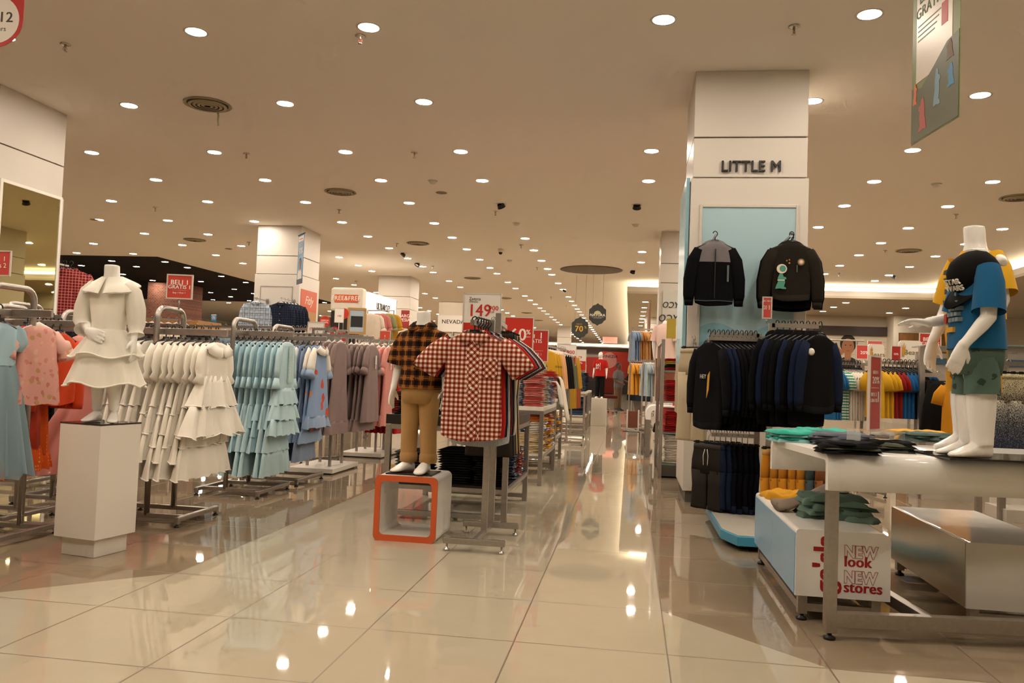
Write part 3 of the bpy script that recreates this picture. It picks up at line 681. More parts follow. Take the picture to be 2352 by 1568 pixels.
# ---------------- girl mannequin on the plinth
PL = (-2.885, 4.13)
plt_ = thing('plinth', 'white square plinth carrying the girl mannequin in a white dress', 'plinth', (PL[0], PL[1], 0), radians(-10.5))
MB().box(-.142, .142, -.142, .142, .098, .705).obj('body', flat('e2ddd4', 0.45), plt_, bevel=0.003)
MB().box(-.113, .113, -.113, .113, 0, .098).obj('recessed_base', flat('e2ddd4', 0.45), plt_, bevel=0.003)
MB().box(-.143, .143, -.143, .143, .705, .713).obj('top_plate', flat('3a3531', 0.08), plt_, bevel=0.001)
g = thing('child_mannequin', 'headless white girl mannequin in a tiered white dress on the plinth', 'mannequin', (PL[0]+0.01, PL[1], .713), radians(4))
mb = MB()
torso(mb, [(.36, 0, 0, .085, .068), (.42, 0, 0, .092, .07), (.50, 0, 0, .075, .058), (.58, 0, 0, .088, .064), (.66, 0, .004, .10, .06), (.70, 0, .004, .085, .05), (.725, 0, .002, .045, .04), (.75, 0, 0, .038, .038), (.80, 0, -.004, .037, .037)])
limb(mb, [(-.047, 0, .40), (-.045, .0, .20), (-.043, .004, .06)], [.052, .037, .026]); limb(mb, [(.047, 0, .40), (.05, -.002, .20), (.055, -.002, .06)], [.052, .037, .026])
foot(mb, (-.043, .004, 0), -.1, .62); foot(mb, (.056, -.002, 0), .45, .62)
limb(mb, [(-.105, 0, .675), (-.135, .0, .50), (-.055, -.095, .455)], [.034, .027, .019]); hand(mb, (-.055, -.095, .455), (.8, -.25, -.25), (0, 1, -.1), .80, .35, side=-1)
limb(mb, [(.105, 0, .675), (.145, .0, .53), (.16, -.03, .42)], [.034, .027, .018]); hand(mb, (.16, -.03, .42), (.12, -.15, -1), (-1, -.1, 0), .80, .4, side=-1)
voxel(mb, 'body', MANNQ, g, .0045); g.scale = (1.03, 1.03, 1.09)
ORG = cloth('efeadd', 0.04, 5, 0.2, 0.85)
def sheer(c, alpha):
    key = ('sheer', c, alpha)
    if key not in _M:
        s = NT('sheer_'+c); s.bump(s.noise(300, 1), 0.1, 0.001); _M[key] = s.done(c, 0.75, 0, 0.2, Alpha=alpha)
    return _M[key]
SHW = sheer('f1ecdf', 0.72)
mb = MB(); torso(mb, [(.455, 0, 0, .085, .068), (.50, 0, 0, .086, .068), (.58, 0, 0, .10, .075), (.65, 0, .002, .113, .07), (.695, 0, .004, .098, .06), (.722, 0, .002, .055, .046)], 30, (False, False)); sub(mb, 'bodice', ORG, g)
mb = MB()
for s in (-1, 1):
    top = []; bot = []
    for i in range(15):
        a = pi*i/14; top.append((s*(.005+.045*sin(a)), -.052*cos(a)+.003, .742-.008*cos(a))); bot.append((s*(.012+.142*sin(a)), -.104*cos(a)+.006, .688-.040*cos(a)+.004*sin(a*5)))
    mb.loft([top+[(p[0], p[1], p[2]-.006) for p in reversed(top)], bot+[(p[0], p[1], p[2]-.006) for p in reversed(bot)]])
sub(mb, 'collar', ORG, g)
def tub(pts, r, nm, mat, par, n=18):
    mb = MB(); mb.tube(pts, r, n, False); return sub(mb, nm, mat, par)
tub([(-.09, 0, .70), (-.125, 0, .66), (-.145, 0, .58), (-.145, -.01, .51), (-.125, -.03, .48), (-.115, -.045, .465)], [.032, .044, .050, .048, .034, .046], 'sleeve', SHW, g)
tub([(.09, 0, .70), (.125, 0, .66), (.145, 0, .58), (.152, 0, .50), (.158, -.01, .465), (.162, -.015, .445)], [.032, .044, .050, .046, .034, .044], 'sleeve', SHW, g)
def flare(mb, z0, z1, a0, b0, a1, b1, k, A, n=64, cx=0, cy=0, ph=0):
    rings = []
    for i in range(7):
        t = i/6; r = []
        for j in range(n):
            th = 2*pi*j/n; wv = 1+A*t*sin(k*th+ph)+A*.5*t*sin((k*2+1)*th+1)
            r.append((cx+(a0+(a1-a0)*t)*cos(th)*wv, cy+(b0+(b1-b0)*t)*sin(th)*wv, z0+(z1-z0)*t+.012*t*sin(k*th*.5+ph)))
        rings.append(r)
    mb.loft(rings, False, False); return rings[-1]
for i, (z0, z1, a0, a1, nm) in enumerate(((.47, .335, .088, .185, 'peplum'), (.40, .19, .125, .205, 'skirt'))):
    mb = MB(); e = flare(mb, z0, z1, a0, a0*.85, a1, a1*.82, 9, .05, ph=i); pt_ = sub(mb, nm, SHW if i == 0 else sheer('f1ecdf', .86), g)
    mb = MB(); mb.tube(e+[e[0]], .005, 6); sub(mb, 'hem_trim', ORG, pt_)
mb = MB(); flare(mb, .45, .215, .088, .07, .175, .14, 7, .03); sub(mb, 'underskirt', ORG, g)
# ---------------- kids racks
def loop_rack(name, label, x, y0, y1, top, railz, xa, xb, raily, foot_x=(-.3, .27), group=None, cat='clothes rack'):
    """steel rack: inverted-U loop at x between y0 and y1, rail along x, two feet along y"""
    t = thing(name, label, cat, (x, (y0+y1)/2, 0), 0, group); yc = (y0+y1)/2; a = (y1-y0)/2; r = .07
    pts = [(0, -a, .05), (0, -a, top-r)]+[(0, -a+r-r*cos(i*pi/12), top-r+r*sin(i*pi/12)) for i in range(1, 7)]+[(0, a-r+r*sin(i*pi/12), top-r+r*cos(i*pi/12)) for i in range(0, 7)]+[(0, a, .05)]
    MB().tube(pts, .019, 10).obj('loop_frame', steel(), t, True)
    mb = MB().bar((xa-x, raily-yc, railz), (xb-x, raily-yc, railz), .022, .045); mb.bar((0, -a, railz), (0, a, railz), .02, .035); mb.obj('hanging_rail', steel(), t, bevel=.003)
    for s in (-a, a): MB().bar((foot_x[0], s, .05), (foot_x[1], s, .05), .03, .03).obj('base_bar', steel(), t, bevel=.003)
    for fx in foot_x:
        b = MB().bar((fx, -a-.10, .05), (fx, a+.10, .05), .035, .03); 
        for s in (-1, 1): b.bar((fx, s*(a+.085), .05), (fx, s*(a+.085), .018), .03, .03)
        fbo = b.obj('foot_bar', steel(), t, bevel=.006)
        for s in (-1, 1): MB().lathe([(.018, 0), (.020, .006), (.008, .012), (.008, .022)], 12, (fx, s*(a+.085), 0)).obj('levelling_foot', BLACKP, fbo, True)
    return t
R90 = pi/2
r1 = loop_rack('clothes_rack', 'steel kids clothes rack full of white tiered dresses beside the plinth', -3.12, 4.98, 5.30, 1.42, 1.265, -3.95, -2.66, 5.06)
WF = cloth('f0ebdf', .04, 5, .2, .8); WT = cloth('fbf7ee', .02)
FW = Proto(lambda: tiered_dress(WF, WT, .70, 1.6, .15, 2, True, .19, .35, seed=.3))
BW = Proto(lambda: tiered_dress(WF, WT, .86, .8, .14, 3, False, .18, .32, seed=1.7))
BW2 = Proto(lambda: tiered_dress(WF, WT, .97, .8, .14, 3, False, .18, .34, seed=2.9))
def mk(i): return FW() if i == 0 else (BW2() if i % 2 else BW())
hang_row(mk, 8, (-2.735, 5.06, 1.288), (-.052, 0, 0), R90, lambda i: 'white tiered dress with a round collar, frontmost on the rack beside the plinth' if i == 0 else f'white tiered dress, {ordn(i)} from the aisle on the rack beside the plinth', 'white tiered dresses', 'black', 'black hanger holding the {0} white dress from the aisle')
hang_row(lambda i: BW(), 5, (-3.20, 5.06, 1.288), (-.055, 0, 0), R90, lambda i: f'white tiered dress, {ordn(i)} behind the upright of the rack beside the plinth', 'white dresses behind the upright', 'black', 'black hanger of the {0} white dress behind the upright')
r2 = loop_rack('clothes_rack', 'steel kids clothes rack with long light-blue ruffled dresses', -3.22, 6.22, 6.62, 1.435, 1.33, -3.95, -2.80, 6.45, (-.2, .32))
BL = cloth('b4d2da', .09, 9, .35, .6)
FB = Proto(lambda: ruffle_gown(BL, .86, 1.5, .135, .27, lace=cloth('b9d3d4', .2, 60), seed=.5))
BB = Proto(lambda: ruffle_gown(BL, 1.19, .8, .135, .29, seed=1.9))
BB2 = Proto(lambda: ruffle_gown(cloth('a9cad6', .09, 9, .35, .6), 1.0, .8, .135, .27, seed=3.3))
hang_row(lambda i: FB() if i == 0 else (BB() if i % 3 else BB2()), 9, (-2.86, 6.46, 1.352), (-.055, 0, 0), R90, lambda i: 'light-blue ruffled dress with a lace front, nearest the aisle' if i == 0 else f'light-blue ruffled dress, {ordn(i)} from the aisle', 'light-blue ruffled dresses', 'black', 'black hanger holding the {0} light-blue dress')
r3 = loop_rack('clothes_rack', 'steel kids clothes rack with blue rose-print dresses', -3.22, 6.98, 7.40, 1.43, 1.33, -3.95, -2.80, 7.20, (-.2, .32))
ROSE = printed('rose_print', '8fa6c8', ['c6503a', 'b8402f', 'd98a62', '8fa6c8', 'c85a44'], 6.5, .34)
GREYB = cloth('93a8c4', .06); CREAM = cloth('e9e2d6', .04)
FR = Proto(lambda: straight_dress(ROSE, CREAM, GREYB, .84, 1.5, .14, .235, CREAM, .4))
BR = Proto(lambda: straight_dress(ROSE, CREAM, GREYB, .98, .8, .14, .25, None, 1.1))
BG = Proto(lambda: ruffle_gown(cloth('8797b0', .08), 1.15, .8, .13, .27, seed=.9))
hang_row(lambda i: FR() if i == 0 else (BR() if i % 2 else BG()), 9, (-2.86, 7.20, 1.352), (-.055, 0, 0), R90, lambda i: 'blue rose-print dress with white collar and sleeves, nearest the aisle' if i == 0 else f'grey-blue {"rose-print" if i % 2 else "ruffled"} dress, {ordn(i)} from the aisle', 'blue rose-print dresses', 'black', 'black hanger holding the {0} rose-rack dress')
# ---------------- white-based stands: mauve, pink, red dresses
def base_stand(label, x0, x1, y0, y1, railz, n_posts=4, group='white-based dress stands'):
    t = thing('dress_stand', label, 'clothes rack', ((x0+x1)/2, (y0+y1)/2, 0), 0, group); a, b = (x1-x0)/2, (y1-y0)/2
    MB().box(-a, a, -b, b, .012, .058).obj('base_slab', flat('e5e0d6', .35), t, bevel=.004)
    MB().box(-a+.03, a-.03, -b+.03, b-.03, 0, .012).obj('base_shadow_gap', BLACKP, t)
    for sx in (-.12, .12):
        for sy in (-b*.45, b*.45): MB().bar((sx, sy, .058), (sx, sy, railz+.06), .025, .025).obj('post', steel(), t)
    mb = MB()
    for sy in (-b*.45, b*.45): mb.bar((-.12, sy, railz+.06), (.12, sy, railz+.06), .025, .025).bar((-.42, sy, railz), (.42, sy, railz), .02, .03)
    mb.obj('hanging_rail', steel(), t); return t
base_stand('white-based steel stand hung with mauve dresses', -3.37, -2.90, 7.78, 8.55, 1.40)
base_stand('white-based steel stand hung with red dresses, beyond the mauve one', -3.45, -2.93, 9.47, 10.2, 1.36)
MAU = cloth('8a7672', .10, 8)
FM = Proto(lambda: straight_dress(MAU, MAU, MAU, .92, 1.3, .15, .27, None, .4, .22, 'mauve_dress', 0.0, True))
BM = Proto(lambda: straight_dress(MAU, MAU, MAU, 1.02, .8, .15, .27, None, 1.4, .22, 'mauve_dress', 0.12))
hang_row(lambda i: FM() if i == 0 else BM(), 8, (-2.80, 8.55, 1.418), (-.06, 0, 0), R90, lambda i: 'dusty mauve dress with a paper price tag, nearest the aisle' if i == 0 else f'dusty mauve dress, {ordn(i)} from the aisle', 'dusty mauve dresses', 'white', 'white hanger holding the {0} mauve dress')
hang_row(lambda i: BM(), 5, (-2.95, 7.98, 1.418), (-.065, 0, 0), R90, lambda i: f'dusty mauve dress on the near rail of its stand, {ordn(i)} from the aisle', 'mauve dresses on the near rail', 'white', 'white hanger on the near mauve rail, {0} from the aisle')
PKL = cloth('d08a80', .14, 60); REDD = cloth('a8160f', .12, 8)
FP_ = Proto(lambda: straight_dress(PKL, PKL, PKL, 1.0, 1.0, .14, .22, None, .7, .22, 'pink_dress', 0.12, True))
hang_row(lambda i: FP_(), 6, (-2.82, 9.22, 1.418), (-.06, 0, 0), R90, lambda i: f'salmon-pink lace dress between mauve and red ones, {ordn(i)} from the aisle', 'salmon-pink lace dresses', 'white', 'white hanger holding the {0} salmon-pink dress')
FRD = Proto(lambda: straight_dress(REDD, REDD, REDD, 1.08, 1.0, .14, .24, None, .9, .20, 'red_dress', 0.0))
for row, (yy, nn) in enumerate(((9.75, 7), (10.3, 7), (10.85, 6))):
    hang_row(lambda i: FRD(), nn, (-2.80, yy, 1.378), (-.06, 0, 0), R90, lambda i: f'bright red dress in the {ordn(row)} red row, {ordn(i)} from the aisle', 'bright red dresses', 'white', f'white hanger in the {ordn(row)} red row, {{0}} from the aisle')
# ---------------- far-left rack, cut by the frame
r0 = loop_rack('clothes_rack', 'steel clothes rack with tulle dresses, cut by the picture edge', -3.58, 4.08, 4.42, 1.46, 1.31, -4.6, -3.32, 4.25, (-.5, .17))
def tulle(c, a, L, hw, seed, top=None, sl=True):
    t = thing('tulle_dress', '', 'dress')
    mb = MB(); flatloft(mb, [(-.088, .05, .02, 0), (-.12, .13, .03, 0), (-.22, .135, .035, .002), (-.33, .13, .035, .003)], 9, 28, seed); sub(mb, 'bodice', top or cloth(c), t)
    for s in (-1, 1): mb = MB(); sleeve(mb, s, .12, -.12, [(.03, .03), (.05, .08), (.045, .13)], [.04, .06, .068, .04], .5); sub(mb, 'puff_sleeve', top or cloth(c), t)
    for i, (k, dd) in enumerate(((1.0, .05), (.86, .035))): mb = MB(); flatloft(mb, [(-.32, .13, .03*k, .003), (-.5, .19*k, dd, .012), (-L*(.98 if i else 1), hw*k, dd*1.5, .028)], 13, 48, seed+i, cap=(False, False)); sub(mb, 'tulle_skirt', sheer(c, a if i == 0 else .95), t)
    return t
def one(o, p, rz, label, group, hk, hl):
    place(o, p, rz, label); o['group'] = group; use_hanger(hk, p, rz, hl, 'hangers on the cut-off rack'); return o
G0 = 'assorted girls dresses on the cut-off rack'
one(tulle('e8845c', .7, .98, .30, .2), (-3.52, 3.90, 1.332), R90+.2, 'coral orange tulle dress at the picture edge', G0, 'black', 'black hanger of the coral tulle dress')
one(tulle('8fa9b4', .75, .98, .30, .9, cloth('9fbdc9')), (-3.58, 4.16, 1.332), R90, 'grey-blue tulle dress with puffed sleeves at the picture edge', G0, 'black', 'black hanger of the grey-blue tulle dress')
one(tulle('e0a79a', .75, 1.0, .30, 1.9), (-3.70, 4.26, 1.332), R90, 'pale pink tulle dress behind the grey-blue one', G0, 'black', 'black hanger of the pale pink tulle dress')
PKF = printed('pink_floral', 'd09a90', ['bf7668', 'b58f66', 'c4837a', 'd2a794'], 22, .34)
one(straight_dress(PKF, cloth('e2b3a8'), PKF, .56, 1.6, .13, .19, None, .4, .10, 'floral_jacket', 0.0), (-3.57, 4.46, 1.332), R90-.1, 'pink floral jacket hanging next to the orange cardigans', G0, 'white', 'white hanger of the pink floral jacket')
ORC = cloth('d4481c', .16, 14); ORD_ = NT('orange_dots'); vv = ORD_.vor(42, .2); ORDOT = ORD_.done(ORD_.mix(ORD_.math('LESS_THAN', vv.outputs['Distance'], .22), lin('d85a22'), lin('e9a35a')), .9, 0, .15)
OC = Proto(lambda: shirt(ORC, .52, 1.0, .15, .17, 'long', False, False, False, 'orange_cardigan', .3))
for i in range(4): one(OC(), (-3.66-.055*i, 4.76, 1.30), R90, f'bright orange ribbed cardigan, {ordn(i)} from the aisle beside the floral jacket', 'bright orange cardigans', 'black', f'black hanger of the {ordn(i)} orange cardigan')
one(straight_dress(ORDOT, ORDOT, ORDOT, .98, 1.0, .13, .19, None, .6, .2, 'dotted_dress', .1), (-3.85, 4.78, 1.30), R90, 'orange polka-dot dress hanging behind the orange cardigans', G0, 'black', 'black hanger of the orange polka-dot dress')
one(straight_dress(cloth('a5351f', .1), cloth('a5351f', .1), ORDOT, .94, 1.0, .13, .17, None, .6, .2, 'rust_dress', .1), (-3.68, 4.50, 1.332), R90, 'rust red dress hanging behind the pink floral jacket', G0, 'black', 'black hanger of the rust red dress')
# rack carrying the orange pieces and the black garments behind the plinth
r4 = loop_rack('clothes_rack', 'steel rack with orange cardigans beside the plinth', -4.02, 4.64, 4.92, 1.38, 1.28, -4.5, -3.55, 4.78, (-.3, .2))
BKG = printed('black_print', '100f10', ['2c2c2e', '100f10', '3a3a3a', '100f10'], 20, .25)
PB = Proto(lambda: plain_piece(BKG, 1.05, .15, .24, 'black_dress', 'dress', 1.2, .3))
r5 = loop_rack('clothes_rack', 'steel rack with black dresses behind the plinth', -5.1, 6.0, 6.4, 1.5, 1.40, -5.7, -4.36, 6.2, (-.3, .3))
hang_row(lambda i: PB(), 8, (-4.42, 6.2, 1.42), (-.07, 0, 0), R90, lambda i: f'black dress behind the plinth, {ordn(i)} from the aisle', 'black dresses behind the plinth', 'black', 'black hanger of the {0} black dress')
one(tulle('d58a80', .9, 1.1, .52, .5, cloth('d8938a')), (-3.84, 5.46, 1.33), R90-.9, 'dusty pink tulle gown spreading behind the plinth', G0, 'black', 'black hanger of the dusty pink tulle gown')
r6 = loop_rack('clothes_rack', 'steel rack holding the dusty pink tulle gown', -4.1, 5.36, 5.66, 1.40, 1.31, -4.4, -3.7, 5.46, (-.25, .25))
# red checked jackets on a wall arm of the mirror column
RP = plaid('red_check', 'b04a48', '8c2f30', '933436', '6a1f22', .035, .5, 'd9a9a0', .035)
RJ = Proto(lambda: shirt(RP, .62, 1.2, .19, .2, 'long', False, False, True, 'checked_jacket', .3))
for i in range(3):
    o = RJ(); p = (-6.84+.05*i, 8.80+.05*i, 2.22); place(o, p, radians(28), f'red checked jacket hung by the mirror column, {ordn(i)} from the front'); o['group'] = 'red checked jackets'
    use_hanger('black', p, radians(28), f'black hanger of the {ordn(i)} red checked jacket', 'hangers of the red checked jackets')
t = thing('display_hook', 'short steel arm holding red checked jackets on the mirror column', 'wall arm', (-6.84, 8.40, 2.20)); MB().bar((0, 0.0, -.01), (0, .58, -.01), .015, .02).obj('arm', steel(), t); MB().box(-.03, .03, -.005, .012, -.06, .04).obj('wall_bracket', steel(), t)
# ================================================================== the middle of the aisle
def ringprism(mb, outer, inner, y0, y1):
    n = len(outer); o = len(mb.v)
    for y in (y0, y1): mb.v += [(x, y, z) for x, z in outer]+[(x, y, z) for x, z in inner]
    for i in range(n):
        j = (i+1) % n; a = o; b = o+n; c = o+2*n; d = o+3*n
        mb.f += [(a+i, a+j, b+j, b+i), (c+j, c+i, d+i, d+j), (a+j, a+i, c+i, c+j), (b+i, b+j, d+j, d+i)]
    return mb
cube = thing('display_cube', 'hollow white display cube with an orange front rim on the tiled aisle', 'display cube', (-1.357, 5.135, 0))
o_ = rrect(-.2, .2, 0, .405, .035, 5); i_ = rrect(-.165, .165, .037, .368, .028, 5)
ringprism(MB(), o_, i_, -.193, .205).obj('shell', flat('e3dfd8', .3), cube)
ringprism(MB(), o_, i_, -.205, -.193).obj('orange_rim', flat('cf5b2c', .45), cube)
MB().box(-.15, .15, -.16, .10, .405, .413).obj('base_plate', flat('26221f', .12), cube, bevel=.002)
b = thing('child_mannequin', 'headless boy mannequin in a brown checked shirt and khaki trousers on the cube', 'mannequin', (-1.335, 5.11, .413), radians(-12))
mb = MB()
torso(mb, [(.46, 0, 0, .10, .08), (.53, 0, 0, .112, .085), (.63, 0, 0, .098, .073), (.75, 0, 0, .115, .078), (.86, 0, .004, .128, .076), (.91, 0, .006, .11, .062), (.94, 0, .004, .06, .048), (.965, 0, 0, .044, .044), (1.035, 0, -.006, .042, .042)])
limb(mb, [(-.058, 0, .50), (-.062, -.004, .27), (-.064, .004, .07)], [.066, .047, .032]); limb(mb, [(.058, 0, .50), (.062, -.004, .27), (.066, .0, .07)], [.066, .047, .032])
foot(mb, (-.066, .0, 0), -.35, .85); foot(mb, (.064, -.02, 0), .1, .85)
for s in (-1, 1):
    limb(mb, [(s*.125, 0, .88), (s*.172, .01, .68), (s*.185, -.03, .53)], [.042, .033, .022]); hand(mb, (s*.185, -.03, .53), (s*.05, -.2, -1), (-s, 0, 0), .92, .35, side=-1)
voxel(mb, 'body', MANNQ, b, .006)
BPL = plaid('brown_check', '93592a', '45230f', '54301a', '1a100b', .062, .5, '9c6a26', .062)
KH = cloth('b08a58', .06, 6)
mb = MB(); torso(mb, [(.535, 0, 0, .150, .108), (.55, 0, 0, .150, .108), (.64, 0, .002, .138, .098), (.76, 0, 0, .138, .098), (.86, 0, .004, .148, .092), (.905, 0, .006, .125, .075), (.93, 0, .004, .075, .06), (.945, 0, .002, .06, .055)], 36, (False, False)); sub(mb, 'shirt', BPL, b)
for s in (-1, 1): tub([(s*.085, 0, .885), (s*.125, 0, .862), (s*.148, .002, .81), (s*.168, .004, .75), (s*.18, .006, .69)], [.036, .056, .064, .068, .072], 'sleeve', BPL, b)
mb = MB()
for s in (-1, 1): mb.loft([[(s*.004, -.062, .925), (s*.055, -.035, .965), (s*.062, .02, .97), (s*.02, -.05, .925)], [(s*.05, -.092, .895), (s*.095, -.055, .925), (s*.092, .02, .94), (s*.055, -.075, .90)]])
mb.tube([(-.06, .0, .955), (-.045, .045, .965), (0, .06, .968), (.045, .045, .965), (.06, .0, .955)], (.006, .018), 6); sub(mb, 'collar', BPL, b)
pkt = MB().box(-.015, .015, -.105, -.07, .55, .90).obj('placket', BPL, b)
mb = MB()
for i in range(5): mb.tube([(0, -.105, .60+.065*i), (0, -.109, .60+.065*i)], .006, 10)
sub(mb, 'buttons', flat('2a1a10', .4), pkt)
mb = MB(); torso(mb, [(.44, 0, 0, .118, .088), (.52, 0, 0, .130, .098), (.60, 0, 0, .118, .09)], 30); sub(mb, 'trousers_seat', KH, b)
for s in (-1, 1):
    tub([(s*.060, 0, .51), (s*.064, -.002, .38), (s*.067, -.004, .27), (s*.070, 0, .15), (s*.070, .002, .075)], [.074, .064, .055, .053, .050], 'trouser_leg', KH, b, 22)
    tub([(s*.070, .002, .125), (s*.070, .002, .11), (s*.070, .002, .068), (s*.070, .002, .062)], [.053, .058, .057, .050], 'rolled_cuff', KH, b, 22)
# ---------------- shirt stand
st = thing('shirt_stand', 'two-post steel stand with gingham shirts in front of the black table', 'clothes rack', (-.885, 5.07, 0))
for y in (-.29, .29):
    MB().bar((-.185, y, .062), (.185, y, .062), .035, .035).obj('foot_bar', steel(), st, bevel=.002)
    for x in (-.165, .165): MB().lathe([(.014, 0), (.018, .004), (.016, .012), (.006, .016), (.006, .046)], 12, (x, y, 0)).obj('levelling_foot', CHROME, st, True)
MB().bar((0, -.29, .062), (0, .29, .062), .03, .03).obj('base_bar', steel(), st, bevel=.002)
for y, h in ((.03, 1.405), (.29, 1.47)): MB().bar((0, y, .06), (0, y, h), .038, .038).obj('post', steel(), st, bevel=.002)
MB().bar((-.05, .03, 1.362), (-.05, -.36, 1.362), .025, .03).bar((0, .03, 1.362), (-.06, .03, 1.362), .025, .03).obj('front_arm', steel(), st)
MB().bar((0, .29, 1.41), (-.04, .86, 1.41), .025, .03).obj('rear_arm', steel(), st)
def gingham(nm, rot=False):
    s = NT(nm); _, x, y, z = s.coord()
    if rot: u = s.math('MULTIPLY', s.math('ADD', x, z), .7071); v = s.math('MULTIPLY', s.math('SUBTRACT', x, z), .7071)
    else: u, v = x, z
    f = s.math('MULTIPLY', s.math('ADD', s.band(u, .028, .5), s.band(v, .028, .5)), .5)
    return s.done(s.ramp(f, [(0, 'e3d3c2'), (.3, 'a8604c'), (.8, '6e2418')]), .9, 0, .15)
GH = gingham('red_gingham'); GHD = gingham('red_gingham_bias', True)
gs = shirt(GH, .70, 1.5, .165, .185, 'short', False, False, True, 'gingham_shirt', .4)
dd = .022*1.5
mb = MB(); flatloft(mb, [(-.13, .05, dd*1.05, .0), (-.17, .062, dd*1.12, 0), (-.32, .064, dd*1.28, .003), (-.66, .066, dd*1.34, .006), (-.72, .062, dd*1.25, .006)], 6, 24, .4); sub(mb, 'bias_front_panel', GHD, gs)
mb = MB()
for i in range(5): mb.tube([(.0, -dd*1.42, -.20-.105*i), (.0, -dd*1.5-.006, -.20-.105*i)], .0075, 10)
sub(mb, 'buttons', flat('e8dccb', .3), gs); MB().box(.066, .150, -dd*1.30, -dd*1.1, -.345, -.235).obj('chest_pocket', GHD, gs, bevel=.003)
sx, sy = -.935, 4.79
place(gs, (sx, sy, 1.382), radians(2), 'red and white gingham shirt with a bias-cut front, frontmost on the stand'); gs['group'] = 'short-sleeved shirts on the two-post stand'
use_hanger('black', (sx, sy, 1.382), radians(2), 'black hanger holding the front gingham shirt', 'hangers on the two-post stand')
ov = MB().lathe([(.0001, .0), (.028, .0), (.028, -.004), (.0001, -.005)], 16); 
SHC = [('bright red', cloth('a01d18', .08)), ('dark navy', cloth('171a26', .1)), ('blue pinstriped', stripes('blue_pinstripe', '6f7f90', 'dcd6ca', .008, .4)), ('wine red', cloth('5e1712', .08)), ('charcoal', cloth('24211f', .1)), ('pale pinstriped', stripes('pale_pinstripe', 'd9d3c8', '747d88', .01, .3))]
for i, (nm, mt) in enumerate(SHC):
    p = (sx+.012+.006*i, sy+.052*(i+1), 1.382); o = shirt(mt, .72+.012*i if i == 2 else .70, .9, .17, .19, 'short', True, False, True, 'shirt', .3+i)
    place(o, p, radians(2), f'{nm} short-sleeved shirt hanging behind the gingham one'); o['group'] = 'short-sleeved shirts on the two-post stand'
    use_hanger('black', p, radians(2), f'hanger of the {nm} shirt behind the gingham one', 'hangers on the two-post stand')
for i, (nm, c) in enumerate((('charcoal brown', '332d27'), ('black', '161413'), ('slate grey', '4a4640'), ('dark olive', '2c2a22'), ('sand khaki', 'b0905e'), ('deep charcoal', '201d1b'), ('tan', '9a7b50'))):
    p = (-.935, 5.46+.062*i, 1.432); o = trousers(cloth(c, .08), .93, 1.1, .145, None, .088, 'trousers', .3+i, None); place(o, p, radians(4+(i % 3)*3), f'{nm} trousers clipped up behind the shirts'); o['group'] = 'trousers on the rear arm'
    use_hanger('clip', p, radians(4+(i % 3)*3), f'black clip hanger holding the {nm} trousers', 'clip hangers on the rear arm')
# ---------------- signs on poles
def sgn(px0, px1, py0, py1, Y):
    a = atY((px0+px1)/2, py1, Y); b_ = atY((px0+px1)/2, py0, Y); l = atY(px0, py1, Y); r = atY(px1, py1, Y)
    return a, (r-l).length, b_.z-a.z
REDS = flat('c32a1b', .35); WHS = flat('e9e3da', .4); WLET = flat('f1e8dc', .5); RLET = flat('c02a20', .5)
def pole(t, z, r=.006): MB().tube([(0, .004, 0), (0, .004, z)], r, 8).obj('pole', steel(), t, True)
a, w_, h_ = sgn(1060, 1145, 675, 830, 6.25)
s1 = board('price_sign', 'white and red price sign reading 149.900 above the gingham shirts', w_, h_, WHS, a, 0, .006, flat('cfc8bc', .2))
MB().box(-w_/2+.004, w_/2-.004, -.0045, .0045, .004, h_*.57).obj('red_lower_half', REDS, s1); pole(s1, -(a.z-.745))
lett(s1, 'Zetyca', .034, -w_*.36, h_*.925, flat('4a3a36', .6), .006, al='LEFT'); lett(s1, 'chinos', .028, -w_*.36, h_*.885, flat('7a7468', .6), .006, al='LEFT')
lett(s1, '149', .135, -w_*.38, h_*.745, RLET, .006, .003, 'LEFT', .88); lett(s1, '.900', .05, w_*.14, h_*.79, RLET, .006, .001, 'LEFT'); lett(s1, 'IDR', .026, w_*.2, h_*.735, flat('d08a80', .6), .006, 0, 'LEFT')
a, w_, h_ = sgn(1157, 1222, 729, 822, 7.25)
s2 = board('sale_sign', 'bright red sign reading 60 percent behind the gingham shirts', w_, h_, REDS, a, 0, .006, flat('cfc8bc', .2)); pole(s2, -(a.z-.82))
lett(s2, '60', .155, -.005, h_*.56, WLET, .006, .004, 'CENTER', .95); lett(s2, '%', .06, w_*.34, h_*.64, WLET, .006, .001); lett(s2, 'diskon', .018, w_*.33, h_*.53, WLET, .006); MB().box(w_*.12, w_*.42, -.0045, .002, h_*.075, h_*.085).obj('small_print', WLET, s2)
a, w_, h_ = sgn(1188, 1257, 758, 829, 8.45)
s3 = board('sale_sign', 'red sign reading BELI 1 GRATIS 1 over the pink folded stack', w_, h_, flat('b92c20', .35), a, 0, .006, flat('cfc8bc', .2)); pole(s3, -(a.z-.79))
lett(s3, 'BELI', .058, -.035, h_*.80, WLET, .006, .002, 'CENTER'); lett(s3, '1', .09, .085, h_*.82, WLET, .006, .003); lett(s3, 'GRATIS', .055, .0, h_*.645, WLET, .006, .002); lett(s3, '1', .10, .0, h_*.46, WLET, .006, .003)
MB().box(-w_*.35, w_*.35, -.0045, .002, h_*.335, h_*.340).obj('rule', WLET, s3); lett(s3, 'BUY 1 FREE 1', .034, .0, h_*.22, WLET, .006)
